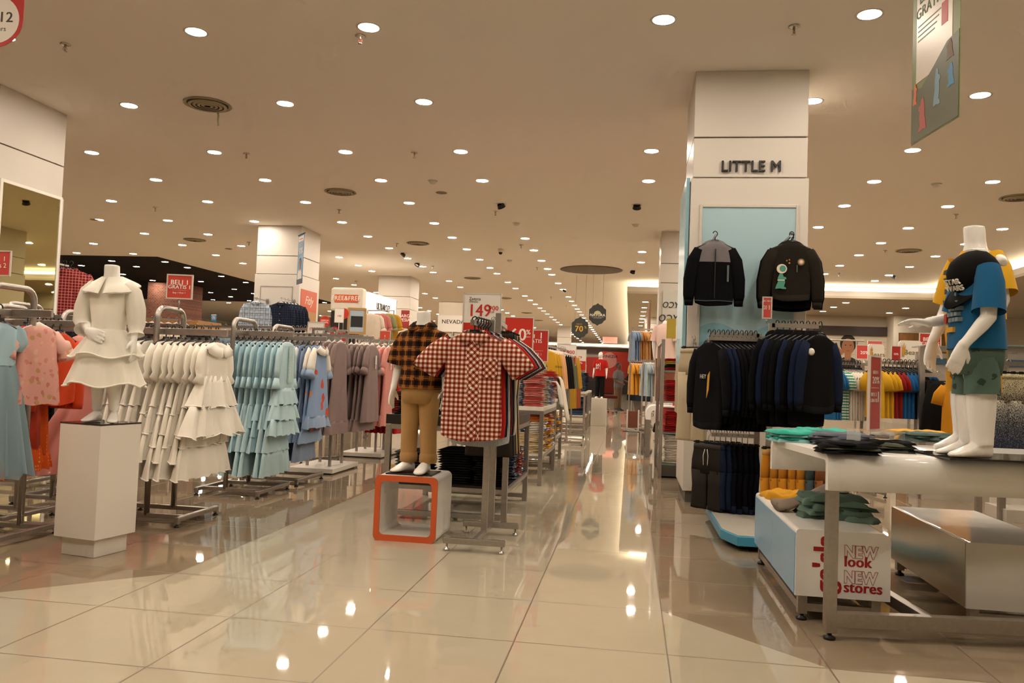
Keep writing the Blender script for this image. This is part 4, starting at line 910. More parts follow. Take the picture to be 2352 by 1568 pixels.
# ---------------- display tables with folded clothes
def disp_table(name, label, x0, x1, y0, y1, top, tm, th, shelf=None, sm=None):
    t = thing(name, label, 'table', ((x0+x1)/2, (y0+y1)/2, 0)); a = (x1-x0)/2; c = (y1-y0)/2
    MB().box(-a, a, -c, c, top-th, top).obj('tabletop', tm, t, bevel=.003)
    mb = MB()
    for s in (-1, 1): mb.bar((-a+.02, s*(c-.02), top-th-.018), (a-.02, s*(c-.02), top-th-.018), .035, .035).bar((s*(a-.02), -c+.02, top-th-.018), (s*(a-.02), c-.02, top-th-.018), .035, .035)
    mb.obj('apron_frame', steel(), t)
    for sx_ in (-1, 1):
        for sy_ in (-1, 1): MB().bar((sx_*(a-.02), sy_*(c-.02), .0), (sx_*(a-.02), sy_*(c-.02), top-th), .04, .04).obj('leg', steel(), t, bevel=.002)
    for s in (-1, 1): MB().bar((-a+.02, s*(c-.02), .045), (a-.02, s*(c-.02), .045), .035, .035).obj('floor_rail', steel(), t, bevel=.002)
    if shelf: 
        MB().box(-a+.01, a-.01, -c+.01, c-.01, shelf-.02, shelf).obj('shelf', sm, t)
        mb = MB()
        for s in (-1, 1): mb.bar((s*(a-.012), -c+.04, shelf-.03), (s*(a-.012), c-.04, shelf-.03), .02, .03)
        mb.bar((-a+.04, -c+.012, shelf-.03), (a-.04, -c+.012, shelf-.03), .02, .03); mb.obj('shelf_frame', steel(), t)
    return t
BT = flat('1d1917', .35)
disp_table('display_table', 'black-topped steel display table behind the gingham shirts', -1.74, -.835, 5.70, 6.90, .745, BT, .07, .26, BT)
BLK = [cloth('161413', .15), cloth('1e1b1a', .15), cloth('12100f', .15)]
def srow(specs, group):
    for (n, x, y, z, w_, d_, h_, mats, rz, nm) in specs:
        stack(n, w_, d_, h_, mats, (x, y, z), rz, (lambda nm: lambda i, n: f'{lv(i, n)} {nm}'.replace('bottom one', 'bottommost') if n > 1 else nm)(nm), group, seed=int(abs(x*100+y*37+z*11)), name='folded_trousers' if 'jean' in nm or 'trous' in nm else 'folded_shirt')
srow([(5, -1.56, 5.92, .745, .30, .36, .034, BLK, .0, 'folded black trousers beside the checked boy mannequin'), (6, -1.18, 5.94, .745, .30, .36, .034, BLK, .05, 'folded black trousers stacked behind the gingham shirts'), (5, -1.56, 6.45, .745, .30, .36, .034, BLK, .05, 'folded black jeans at the back of the black table'), (5, -1.05, 6.5, .745, .3, .34, .034, [cloth('5b6a80', .2), cloth('2d3440', .2)], 0, 'folded blue jeans at the back of the black table')], 'folded clothes on the black table')
CAMO = printed('grey_camo', '4a4744', ['6a6560', '2a2826', '85807a', '33302e'], 11, .5); BFL = printed('navy_floral', '262b3a', ['8f97a8', 'c9c4ba', '39415a', '6d7488'], 26, .42); RFL = printed('red_floral', '6e241c', ['c8bda8', '2e3550', 'b8502e', '8c2a20'], 28, .45)
srow([(5, -1.55, 5.88, .26, .28, .3, .045, [CAMO], .1, 'folded grey camouflage shorts on the lower shelf'), (7, -1.24, 5.95, .26, .26, .34, .035, BLK, 0, 'folded black trousers on the lower shelf, beside the camouflage'), (7, -.99, 5.92, .26, .22, .34, .034, BLK, 0, 'folded black trousers on the lower shelf corner'), (5, -.96, 6.27, .26, .22, .2, .042, [BFL], 0, 'folded navy floral shorts on the lower shelf'), (5, -.96, 6.52, .26, .22, .2, .042, [RFL], 0, 'folded red floral shorts on the lower shelf'), (5, -.96, 6.74, .26, .2, .18, .042, [BFL, RFL], 0, 'folded mixed floral shorts at the shelf end')], 'folded clothes on the black table shelf')
WT_ = flat('ddd6ca', .4)
disp_table('display_table', 'white-topped steel table with the pink folded stack', -1.72, -.82, 7.86, 9.26, .762, WT_, .04, .30, WT_)
PNK = [cloth('c8625a', .12), cloth('d4776c', .12), cloth('c05248', .12), cloth('d98d82', .12)]
BPR = printed('blue_print', 'a9b7c6', ['7188a6', 'd8dad8', '8fa3bd', 'b9c5d0'], 18, .5); CRF = printed('cream_floral', 'd9cdb6', ['8a7d62', '6f7d94', 'b59f80', 'd9cdb6'], 22, .45); NVF = printed('navy_white_floral', '3a4a66', ['a9b4c4', '23304a', '62759a', '8795ae'], 20, .5)
srow([(9, -1.13, 8.02, .762, .17, .24, .032, [BPR], 0, 'folded blue print shirt at the near corner of the white-topped table'), (10, -.945, 8.06, .762, .19, .30, .032, PNK, .03, 'folded salmon-pink shirt in the big pink stack'), (9, -.98, 8.45, .762, .3, .26, .033, [CRF], 0, 'folded cream floral shirt beyond the pink stack'), (9, -.98, 8.86, .762, .3, .28, .033, [NVF], 0, 'folded navy floral shirt beyond the cream floral stack'), (3, -1.0, 8.10, 1.085, .36, .34, .030, [CRF, cloth('b9bfc6'), BPR], .1, 'crumpled print shirt on top of the pink stack'), (3, -1.4, 8.1, .762, .3, .4, .05, [cloth('c9756a', .1), cloth('b9c0c8', .1)], .3, 'loosely folded shirt behind the blue print stack'), (9, -1.42, 8.7, .762, .34, .34, .034, [BPR, CRF, PNK[1]], .1, 'folded mixed print shirt at the back of the white-topped table')], 'folded shirts on the white-topped table')
YEL = cloth('d49a22', .12); ORF = printed('orange_floral', 'c9702a', ['b0402a', 'd99a3a', 'c9702a', '9a4a20'], 20, .45); WBF = printed('white_blue_floral', 'd9d4c8', ['2e3a56', '6a7690', 'd9d4c8', '3f4d70'], 20, .46)
CRM = [cloth('d9c7a2', .08), cloth('cfbb92', .08)]
srow([(7, -.97, 8.02, .30, .28, .26, .030, CRM, 0, 'folded cream trousers on the shelf below the blue print'), (3, -.97, 8.02, .51, .28, .26, .034, [WBF], 0, 'folded white and blue floral shirt on the cream trousers'), (3, -.97, 8.02, .612, .28, .26, .034, [ORF, cloth('c8642a', .1)], 0, 'folded orange shirt on the shelf below the tabletop'), (6, -.96, 8.36, .30, .26, .26, .034, [cloth('a98a5c', .1), cloth('b3946a', .1)], 0, 'folded tan trousers on the white table shelf'), (4, -.96, 8.36, .504, .26, .26, .034, [WBF, YEL], 0, 'folded yellow and floral shirt over the tan trousers'), (5, -.95, 8.70, .30, .26, .24, .036, [YEL, RFL], 0, 'folded yellow and red floral shirt on the shelf'), (5, -.95, 8.70, .48, .26, .24, .036, [printed('pink_floral2', 'b8564e', ['d9c9b8', '8c2f2a', 'd08a7a', 'b8564e'], 20, .46), YEL], 0, 'folded pink floral shirt over the yellow one'), (8, -.95, 9.02, .30, .26, .26, .036, [WBF, YEL, CRF], 0, 'folded white floral shirt at the shelf end')], 'folded clothes on the white table shelf')
disp_table('display_table', 'second white-topped steel table with red folded shirts', -1.70, -.86, 9.42, 10.6, .80, WT_, .04, .34, WT_)
RST = [cloth('b5281c', .1), cloth('c23a2a', .1)]
srow([(5, -1.0, 9.62, .80, .28, .28, .03, [cloth('c9948a', .1), cloth('d4a79c', .1)], 0, 'folded pale pink shirt under the red ones'), (6, -1.0, 9.62, .95, .28, .28, .03, RST, 0, 'folded red shirt on the pale pink ones'), (8, -1.0, 10.0, .80, .28, .28, .03, [CRF, cloth('d9c9a8', .1)], 0, 'folded cream shirt on the second white-topped table'), (8, -1.0, 10.36, .80, .3, .28, .034, [cloth('5d7088', .15), cloth('46566c', .15), PNK[0]], 0, 'folded denim shirt on the second white-topped table'), (7, -1.02, 9.7, .34, .28, .26, .04, [CRF, cloth('bfa878', .1)], 0, 'folded tan floral shirt on the second table shelf'), (7, -1.02, 10.1, .34, .28, .26, .04, [printed('olive_floral', '6d5f3c', ['b8a468', '2e2c22', '8c7a48', 'c9a04a'], 20, .46)], 0, 'folded olive floral shirt on the second table shelf'), (6, -1.02, 10.42, .34, .28, .24, .04, [NVF, YEL], 0, 'folded navy and yellow shirt on the second table shelf')], 'folded shirts on the second white-topped table')
def drape(label, loc, mat, w, zt, zb, out, rz=0.0, group=None, over=.2):
    """cloth thrown over a table edge: lies flat, then hangs in soft pleats"""
    mb = MB(); rows = []
    path = [(-over, zt+.012), (-.04, zt+.016), (0, zt+.012), (.02, zt-.02)]+[(.025+out*i/8, zt-.02+(zb-zt+.02)*i/8) for i in range(1, 9)]
    n = 20
    for k, (q, z) in enumerate(path):
        A = 0.0 if k < 3 else .012*min(1, (k-2)/3); r = []
        for i in range(n): u = -1+2*i/(n-1); r.append((q+A*sin(9*u+k*.2)+.004, u*w/2*(1+.12*(k/11)), z+.006*sin(5*u)))
        for i in range(n): u = 1-2*i/(n-1); r.append((q+A*sin(9*u+k*.2)-.004 if k > 2 else q, u*w/2*(1+.12*(k/11)), z-.008 if k <= 2 else z))
        rows.append(r)
    mb.loft(rows); o = mb.obj('draped_shirt', mat, None, True, loc=loc, rot=(0, 0, rz)); return tag(o, label, 'shirt', group)
drape('long cream dress draped over the edge of the second white-topped table', (-.86, 10.0, 0), cloth('e3d9c4', .06), .34, 1.045, .50, .10)
drape('white shirt flopping over the corner beside the red folded stack', (-.84, 9.36, 0), cloth('dcd6cb', .06), .22, .99, .72, .05)
# ================================================================== right side: jackets on the column, two-tier rack, display table
DK = cloth('0d0d10', .2, 12, .08); DK2 = cloth('09090b', .2, 12, .08); NVY = cloth('161e33', .15, 12, .08); OLV = cloth('231f19', .15, 12, .08); GRY = cloth('6f6a6c', .1, 12)
for i, x in enumerate((.685, 1.30)):
    t = thing('display_hook', ['steel arm holding the black and grey hooded jacket', 'steel arm holding the dinosaur sweatshirt'][i], 'wall arm', (x, 7.355, 2.33), 0, 'steel arms in the blue niche')
    MB().bar((0, .0, -.012), (0, -.30, -.012), .012, .02).obj('arm', steel(), t); MB().box(-.025, .025, -.008, .0, -.06, .03).obj('wall_bracket', steel(), t, bevel=.003)
def hooded(main, yoke, hood, cuff, L=.60, w=.165, hem=.19, seed=.3, deep=1.4, name='hooded_jacket', yk=True, zipper=True):
    t = shirt(main, L, deep, w, hem, 'long', False, False, False, name, seed, None, hood, yoke if yk else None, cuff, cuff)
    d = .022*deep
    if zipper: sub(MB().box(-.004, .004, -d*1.42-.002, -d*1.2, -L+.02, -.14), 'zip', BLACKP, t, False)
    return t
j = hooded(DK, GRY, GRY, DK2, .585, .142, .165); place(j, (.685, 7.10, 2.342), .04, 'black jacket with a grey hood and yoke hanging in the blue niche'); j['group'] = 'jackets in the blue niche'; j['category'] = 'jacket'
use_hanger('black', (.685, 7.10, 2.342), .04, 'black hanger of the grey-yoked jacket in the niche', 'hangers in the blue niche')
sub(MB().box(.10, .115, -.052, -.049, -.42, -.28), 'size_sticker', flat('5a6462', .4), j, False)
mb = MB(); hemline(mb, -.585, .165*.985, .022*1.4*1.2+.004, .006, 6, .3, r=.003); sub(mb, 'hem_piping', flat('4a5560', .6), j)
d1 = hooded(OLV, OLV, OLV, OLV, .535, .148, .160, .3, 1.4, 'sweatshirt', False, False); P = (1.315, 7.08, 2.342)
place(d1, P, .02, 'dark olive hooded sweatshirt printed with a green dinosaur in a helmet'); d1['group'] = 'jackets in the blue niche'
use_hanger('black', P, .02, 'black hanger of the dinosaur sweatshirt', 'hangers in the blue niche')
yy = -.022*1.4*1.45
def blob(poly, nm, mat, y0=yy-.003, par=d1): MB().prism(poly, y0, y0+.004).obj(nm, mat, par)
def disc(cx, cz, a, b, n=20): return [(cx+a*cos(2*pi*i/n), cz+b*sin(2*pi*i/n)) for i in range(n)]
GRN = flat('4a8f7c', .8); CRMF = flat('d9cfbb', .8)
DINO = [(-.135, -.475), (-.095, -.47), (-.075, -.475), (-.045, -.475), (-.05, -.462), (-.065, -.455), (-.055, -.42), (-.06, -.395), (-.045, -.39), (-.05, -.375), (-.07, -.37), (-.075, -.35), (-.10, -.345), (-.115, -.38), (-.115, -.42), (-.125, -.44)]
blob(DINO, 'printed_dinosaur', GRN)
blob(disc(-.085, -.305, .042, .040), 'printed_helmet', CRMF, yy-.005); blob(disc(-.078, -.303, .026, .026), 'printed_visor', GRN, yy-.007); blob([(-.118, -.405), (-.06, -.405), (-.06, -.397), (-.118, -.397)], 'printed_belt', CRMF, yy-.005)
for cx, cz, r in ((-.045, -.235, .008), (-.025, -.228, .008), (-.024, -.255, .011)):
    blob([(cx+(r if k % 2 == 0 else r*.45)*sin(k*pi/5), cz+(r if k % 2 == 0 else r*.45)*cos(k*pi/5)) for k in range(10)], 'printed_star', flat('d08a30', .7))
blob(disc(.07, -.245, .030, .030), 'round_patch', flat('46584c', .7)); blob(disc(.07, -.245, .022, .022), 'round_patch', flat('c98a5a', .7), yy-.005); blob(disc(.07, -.245, .012, .012), 'round_patch', CRMF, yy-.007)
blob([(.035, -.33), (.042, -.33), (.042, -.27), (.035, -.27)], 'size_sticker', flat('5a6450', .4))
for i in range(2):
    o = hooded(DK2, DK2, DK2, DK2, .59+.02*i, .165, .178, .9+i, .9, 'sweatshirt', False, False); p = (1.325+.012*i, 7.15+.06*i, 2.342); place(o, p, 0, ['black sweatshirt hanging right behind the dinosaur one', 'black sweatshirt rearmost behind the dinosaur one'][i]); o['group'] = 'jackets in the blue niche'
    use_hanger('black', p, 0, ['black hanger right behind the dinosaur sweatshirt', 'black hanger rearmost behind the dinosaur sweatshirt'][i], 'hangers in the blue niche')
# ---------------- two-tier rack in front of the column
tr = thing('two_tier_rack', 'two-tier steel rack with dark jackets and jeans before the LITTLE M column', 'clothes rack', (.95, 6.1, 0))
ST2 = steel()
bp = [(-.33, -.55), (-.25, -.78), (.30, -.78), (.38, -.55), (.38, .55), (.30, .62), (-.28, .62), (-.33, .5)]
def slab(poly, z0, z1, mat, nm, par):
    mb = MB(); n = len(poly); mb.v = [(x, y, z0) for x, y in poly]+[(x, y, z1) for x, y in poly]; mb.f = [tuple(reversed(range(n))), tuple(range(n, 2*n))]+[(i, (i+1) % n, n+(i+1) % n, n+i) for i in range(n)]; return mb.obj(nm, mat, par, bevel=.004)
slab(bp, .035, .095, flat('3f93b5', .3), 'base_plinth', tr); slab([(x*.97, y*.97) for x, y in bp], .095, .10, flat('b9b4a9', .25), 'base_top', tr)
for fx, fy in ((-.2, -.65), (.25, -.65), (-.2, .5), (.25, .5)): MB().lathe([(.022, 0), (.024, .01), (.01, .02), (.01, .036)], 12, (fx, fy, 0)).obj('levelling_foot', BLACKP, tr, True)
MB().bar((.0, .2, .1), (.0, .2, 1.44), .04, .03).obj('post', ST2, tr); MB().bar((.04, -.1, .1), (.04, -.1, 1.50), .04, .03).obj('post', ST2, tr)
MB().bar((.0, .2, 1.425), (-.36, .2, 1.425), .03, .03).bar((.0, .14, 1.39), (-.38, .14, 1.39), .02, .025).bar((0, .2, 1.39), (0, .14, 1.39), .02, .025).obj('upper_rail', ST2, tr)
MB().bar((.04, -.1, 1.485), (.36, -.1, 1.485), .03, .03).bar((.06, -.06, 1.45), (.26, -.06, 1.45), .02, .025).bar((.06, -.1, 1.45), (.06, -.06, 1.45), .02, .025).obj('upper_rail', ST2, tr)
MB().bar((.0, .2, .67), (-.33, .2, .67), .025, .03).obj('lower_rail', ST2, tr); MB().bar((.04, -.1, .68), (.42, -.1, .68), .025, .03).obj('lower_rail', ST2, tr)
MB().bar((0, .2, 1.40), (.04, -.1, 1.40), .02, .03).bar((0, .2, .12), (.04, -.1, .12), .02, .03).obj('cross_brace', ST2, tr)
def darkjacket(sm, L, seed, w=.165): return shirt(DK, L, .75, w, .19, 'long', False, False, False, 'jacket', seed, sm, DK2, None, DK2, DK2)
PA = Proto(lambda: darkjacket(DK, .70, .4)); PBj = Proto(lambda: darkjacket(NVY, .66, 1.3)); PC = Proto(lambda: darkjacket(NVY, .60, 2.3))
hang_row(lambda i: PBj() if i in (1, 2) else PA(), 11, (.585, 6.30, 1.443), (.034, .0, 0), radians(-62), lambda i: ('black jacket with yellow stripe, outermost of the near jackets' if i == 0 else f'{"black jacket with navy sleeves" if i in (1, 2) else "plain black jacket"}, {ordn(i)} along the short upper rail'), 'dark jackets on the short upper rail', 'black', 'black hanger {0} along the short upper jacket rail')
o = bpy.data.objects['jacket']; sub(MB().prism([(.05, -.33), (.075, -.30), (.065, -.44), (.04, -.50)], -.042, -.038), 'yellow_stripe', flat('c9962e', .8), o, False)
text('HEY', .045, flat('c9c4ba', .6), o, (-.02, -.034, -.34), name='chest_lettering')
hang_row(lambda i: PC() if i in (1, 4, 6, 7) else PA(), 8, (1.03, 6.0, 1.503), (.042, .0, 0), radians(42), lambda i: f'{"black jacket with navy sleeves" if i in (1, 4, 6, 7) else "black jacket"}, {ordn(i)} along the taller upper rail', 'dark jackets on the taller upper rail', 'black', 'black hanger {0} along the taller jacket rail')
tg = tag(MB().lathe([(.0001, .006), (.014, .005), (.026, .0), (.014, -.005), (.0001, -.006)], 18).obj('security_tag', flat('e2ddd3', .3), None, True, loc=(1.245, 5.90, 1.30), rot=(pi/2, 0, .3)), 'round white security tag on a black jacket beside the column', 'security tag')
JB = [cloth('1a2336', .25, 30, .08), cloth('0d0f16', .2, 20, .08), cloth('0a0a0d', .2, 20, .08)]
jp = Proto(lambda: trousers(cloth('2a2621', .12), .58, 1.0, .14, flat('2a2621', .8), .07, 'joggers', .4))
o = jp(); place(o, (.60, 6.30, .688), radians(-40), 'dark brown joggers with a white drawstring, outermost on the lower rail'); o['group'] = 'trousers on the lower rail'
for s in (-1, 1): sub(MB().tube([(s*.01, -.030, -.13), (s*.022, -.034, -.18), (s*.018, -.034, -.25)], .003, 6), 'drawstring', flat('e4ded2', .7), o)
use_hanger('clip', (.60, 6.30, .688), radians(-40), 'black clip hanger of the dark brown joggers', 'clip hangers on the lower rail')
JP = [Proto(lambda k=k: trousers(JB[k], .56+.02*k, .9, .13, JB[k], .068, 'jeans', .3+k, JB[0] if k else None)) for k in range(3)]
hang_row(lambda i: JP[0 if i < 2 else 1+i % 2](), 7, (.645, 6.30, .688), (.04, 0, 0), radians(-58), lambda i: f'{"blue jeans" if i < 2 else "black jeans"}, {ordn(i)} after the brown joggers on the lower rail', 'trousers on the lower rail', 'clip', 'black clip hanger {0} after the brown joggers')
YP = Proto(lambda: trousers(cloth('bd7d1e', .12), .56, 1.0, .13, flat('c99a55', .8), .068, 'chinos', .3)); TP_ = Proto(lambda: trousers(cloth('3c4a4e', .12), .56, 1.0, .13, None, .068, 'chinos', 1.3)); BP_ = Proto(lambda: trousers(cloth('7a4a26', .12), .56, 1.0, .13, None, .068, 'chinos', 2.3))
hang_row(lambda i: YP() if i < 5 else (TP_() if i == 5 else BP_()), 7, (1.02, 6.0, .698), (.06, 0, 0), radians(48), lambda i: f'{"mustard yellow chinos" if i < 5 else "slate chinos" if i == 5 else "rust brown chinos"}, {ordn(i)} under the display table end', 'chinos on the lower rail behind the table', 'clip', 'black clip hanger {0} over the chinos behind the table')
o = trousers(cloth('b5a588', .08), .86, 1.1, .15, None, .085, 'trousers', .4); p = (.515, 6.92, 1.43); place(o, p, radians(-45), 'beige chinos hanging flat beside the column behind black jackets'); o['group'] = 'trousers by the column'
use_hanger('clip', p, radians(-45), 'black clip hanger of the beige chinos by the column', 'hangers by the column')
t = thing('display_hook', 'steel arm holding beige chinos on the column face', 'wall arm', (.55, 7.35, 1.42)); MB().bar((0, 0, -.01), (-.035, -.46, -.01), .012, .02).obj('arm', steel(), t)
a, w_, h_ = sgn(1752, 1771, 683, 730, 6.0)
s4 = board('sale_sign', 'narrow red card sign on a stalk above the jacket rack', w_, h_, flat('c04a44', .4), a, 0, .006, flat('cfc0b8', .2)); pole(s4, -(a.z-1.50), .005)
lett(s4, 'BELI 1', .014, -w_*.24, h_*.82, WLET, .006, sx=.7); lett(s4, 'BELI 2', .014, w_*.24, h_*.82, WLET, .006, sx=.7); lett(s4, '20', .04, -w_*.24, h_*.5, WLET, .006, sx=.6); lett(s4, '1', .045, w_*.24, h_*.5, WLET, .006)
# ---------------- white display table
TR = radians(7); T0 = Vector((.835, 3.585, 0))
def tw(x, y, z): return T0+Vector((x*cos(TR)-y*sin(TR), x*sin(TR)+y*cos(TR), z))
dt = thing('display_table', 'white waterfall-edge display table with folded tees and two toddler mannequins', 'table', T0, TR)
def inv_u(D, zt, drop, th, r, n=6):
    out = [(0, zt-drop)]+[(r-r*cos(a), zt-r+r*sin(a)) for a in [pi/2*i/n for i in range(n+1)]]+[(D-r+r*sin(a), zt-r+r*cos(a)) for a in [pi/2*i/n for i in range(n+1)]]+[(D, zt-drop)]
    inn = [(D-th, zt-drop)]+[(D-th-(r-th)+(r-th)*cos(a), zt-r+(r-th)*sin(a)) for a in [pi/2*i/n for i in range(n+1)]]+[(r-(r-th)*sin(a), zt-r+(r-th)*cos(a)) for a in [pi/2*i/n for i in range(n+1)]]+[(th, zt-drop)]
    return out, inn
def channel(name, par, L, D, zt, drop, th, r, mat):
    out, inn = inv_u(D, zt, drop, th, r); inn = inn[::-1]; mb = MB(); n = len(out)
    for x in (0, L): mb.v += [(x, y, z) for y, z in out]+[(x, y, z) for y, z in inn]
    for i in range(n-1): mb.f += [(i, i+1, 2*n+i+1, 2*n+i), (n+i+1, n+i, 3*n+i, 3*n+i+1), (i+1, i, n+i, n+i+1), (2*n+i, 2*n+i+1, 3*n+i+1, 3*n+i)]
    mb.f += [(0, 2*n, 3*n, n), (n-1, 2*n-1, 4*n-1, 3*n-1)]
    o = mb.obj(name, mat, par); 
    for p_ in o.data.polygons: p_.use_smooth = abs(p_.normal.x) < .5
    return o
TOPZ = .778
channel('tabletop', dt, 1.55, .82, TOPZ, .155, .030, .045, GLOSSW)
for lx in (.03, 1.5): MB().bar((lx, .03, .03), (lx, .03, TOPZ-.15), .045, .045).obj('leg', steel(), dt, bevel=.002); MB().lathe([(.024, 0), (.026, .01), (.010, .018), (.010, .03)], 14, (lx, .03, 0)).obj('levelling_foot', BLACKP, dt, True)
MB().bar((1.5, .79, .03), (1.5, .79, TOPZ-.15), .045, .045).obj('leg', steel(), dt, bevel=.002)
MB().bar((.05, .03, .085), (1.48, .03, .085), .045, .06).obj('floor_rail', steel(), dt, bevel=.002); MB().bar((.45, .05, .085), (.45, .95, .085), .045, .05).obj('floor_rail', steel(), dt, bevel=.002); MB().bar((1.5, .05, .085), (1.5, .79, .085), .045, .05).obj('floor_rail', steel(), dt, bevel=.002)
sub(MB().box(-.0012, -.0004, .70, .77, TOPZ-.05, TOPZ-.012), 'price_sticker', flat('d9cfc0', .5), dt, False)
# ---------------- floor boxes under the table
bA = thing('floor_box', 'low white box with blue side panels printed NEW look NEW stores', 'display box', (.968, 4.45, 0))
def boxshell(t, a, c, z0, z1, r):
    o1 = [(-a, z0), (a, z0)]+arc(a-r, z1-r, r, 0, pi/2, 5)+arc(-a+r*.5, z1-r*.5, r*.5, pi/2, pi, 4); return MB().prism(o1, -c, c)
boxshell(bA, .203, .60, .115, .412, .035).obj('body', GLOSSW, bA)
for y0, y1 in ((-.585, -.005), (.005, .585)): MB().box(-.207, -.2005, y0, y1, .118, .392).obj('blue_side_panel', flat('7fa9c8', .25), bA, bevel=.002)
for fx in (-.165, .15):
    for fy in (-.56, .56): MB().bar((fx, fy, .03), (fx, fy, .116), .04, .04).obj('leg', steel(), bA); MB().lathe([(.024, 0), (.026, .01), (.010, .018), (.010, .03)], 12, (fx, fy, 0)).obj('levelling_foot', BLACKP, bA, True)
for fy in (-.56, .56): MB().bar((-.165, fy, .06), (.15, fy, .06), .035, .035).obj('floor_rail', steel(), bA)
for fx in (-.165, .15): MB().bar((fx, -.56, .06), (fx, .56, .06), .035, .035).obj('floor_rail', steel(), bA)
RP_ = flat('a3131a', .5); fy = -.6012
outline_text('NEW', .072, flat('b5403a', .5), bA, (.005, fy, .322), (pi/2, 0, 0), .0011, sx=.84, bold=.0035)
text('look', .068, RP_, bA, (.005, fy, .279), bold=.04, ext=.0005, al='LEFT', sx=.90); outline_text('NEW', .072, flat('b5403a', .5), bA, (.005, fy, .210), (pi/2, 0, 0), .0011, sx=.84, bold=.0035); text('stores', .068, RP_, bA, (.005, fy, .166), bold=.04, ext=.0005, al='LEFT', sx=.90)
text("ge'sla", .135, RP_, bA, (-.075, fy, .265), rot=(pi/2, -pi/2, 0), bold=.045, ext=.0005, sx=.82)
bB = thing('floor_box', 'low glossy white box with a mirrored side under the toddler mannequins', 'display box', (1.76, 4.47, 0))
boxshell(bB, .24, .53, .09, .385, .035).obj('body', flat('dcd8d0', .08), bB); MB().box(-.244, -.2402, -.52, .52, .093, .382).obj('mirrored_side', flat('b5a992', .22, .75), bB)
for fx in (-.2, .2):
    for fy in (-.5, .5): MB().bar((fx, fy, .03), (fx, fy, .091), .04, .04).obj('leg', steel(), bB); MB().lathe([(.024, 0), (.026, .01), (.010, .018), (.010, .03)], 12, (fx, fy, 0)).obj('levelling_foot', BLACKP, bB, True)
for fy in (-.5, .5): MB().bar((-.2, fy, .055), (.2, fy, .055), .035, .03).obj('floor_rail', steel(), bB)
# ---------------- clothes on the low box
def heap(name, label, loc, rz, w, d, h, mat, cat='trousers', group=None, seed=0, sag=0.0, n=26, m_=18):
    """loosely folded garment: a rumpled thick sheet with rounded, uneven edges"""
    rnd = random.Random(seed); ph = [rnd.uniform(0, 6) for _ in range(8)]
    mb = MB(); V = []
    def H_(u, v):
        e = max(0.0, (1-abs(u)**12)*(1-abs(v)**12))**.5
        b_ = 1+.18*sin(5*u+ph[0]+2*v)+.14*sin(7*v+ph[1]-2*u)+.08*sin(13*u+ph[2]+5*v)
        return h*e*b_
    for side in (1, 0):
        for i in range(n):
            for k in range(m_):
                u = -1+2*i/(n-1); v = -1+2*k/(m_-1)
                rx = 1+.05*sin(4*v+ph[3]); ry = 1+.06*sin(5*u+ph[4])
                z = H_(u, v) if side else 0.0
                z += sag*(u*u) if sag else 0
                V.append((u*w/2*rx, v*d/2*ry+.012*sin(4*u+ph[5]), max(z, 0.001*side)))
    N = n*m_
    F = []
    for i in range(n-1):
        for k in range(m_-1):
            a0 = i*m_+k; F += [(a0, a0+m_, a0+m_+1, a0+1), (N+a0+1, N+a0+m_+1, N+a0+m_, N+a0)]
    rim = [i*m_ for i in range(n)]+[(n-1)*m_+k for k in range(1, m_)]+[i*m_+m_-1 for i in range(n-2, -1, -1)]+[k for k in range(m_-2, 0, -1)]
    for q in range(len(rim)): a0, b0 = rim[q], rim[(q+1) % len(rim)]; F.append((b0, a0, N+a0, N+b0))
    mb.v = V; mb.f = F; o = mb.obj(name, mat, None, True, loc=loc, rot=(0, 0, rz)); return tag(o, label, cat, group)
SCR_Y = printed('scribble_mustard', 'c08a24', ['7a5316', 'c08a24', '8a5f1c', 'c08a24'], 18, .26); SCR_G = printed('scribble_grey', '85776a', ['574b42', '85776a', '5f544a', '85776a'], 26, .2); SCR_T = printed('scribble_sage', '53685e', ['35443e', '53685e', '3c4c45', '53685e'], 17, .26); SAGE = cloth('5d766a', .14, 14)
heap('folded_trousers', 'folded mustard trousers at the far end of the low box', (.91, 4.86, .412), .15, .26, .20, .038, SCR_Y, seed=3, group='trousers on the low box')
for i in range(5): heap('folded_trousers', f'rumpled sage green trousers on the low box, {lv(i, 5)}', (1.02+.01*(i % 3), 4.29+.012*i, .412+.020*i), .12*((i % 3)-1)+.1, .34-.012*i, .26, .026, SAGE if i % 2 else SCR_T, seed=11+i, group='sage green trousers on the low box')
heap('folded_trousers', 'sage green trouser leg trailing off the pile corner', (1.12, 4.16, .413), -.6, .17, .10, .018, SAGE, seed=33)
gl = MB(); rows = []
for k in range(15):
    t_ = k/14; x = -.22+.34*t_; zc = .436+.14*max(0, t_-.15)**1.1; rows.append([(x+.01*sin(3*t_), .105*(1-.25*t_)*c_+.05*t_, zc+.022*s_+.006*sin(9*t_+2*c_)) for c_, s_ in [(cos(2*pi*i/16), sin(2*pi*i/16)) for i in range(16)]])
gl.loft(rows); tag(gl.obj('folded_trousers', SCR_G, None, True, loc=(.985, 4.42, .0), rot=(0, 0, .05)), 'grey scribble-print trousers flung across the sage green pile', 'trousers', 'trousers on the low box')
p = (1.09, 4.37, .527); tag(MB().lathe([(.0001, .010), (.016, .009), (.030, .002), (.030, -.002), (.0001, -.006)], 22).obj('security_tag', flat('d9d2c4', .3), None, True, loc=p), 'round white security tag on the sage green trousers', 'security tag')
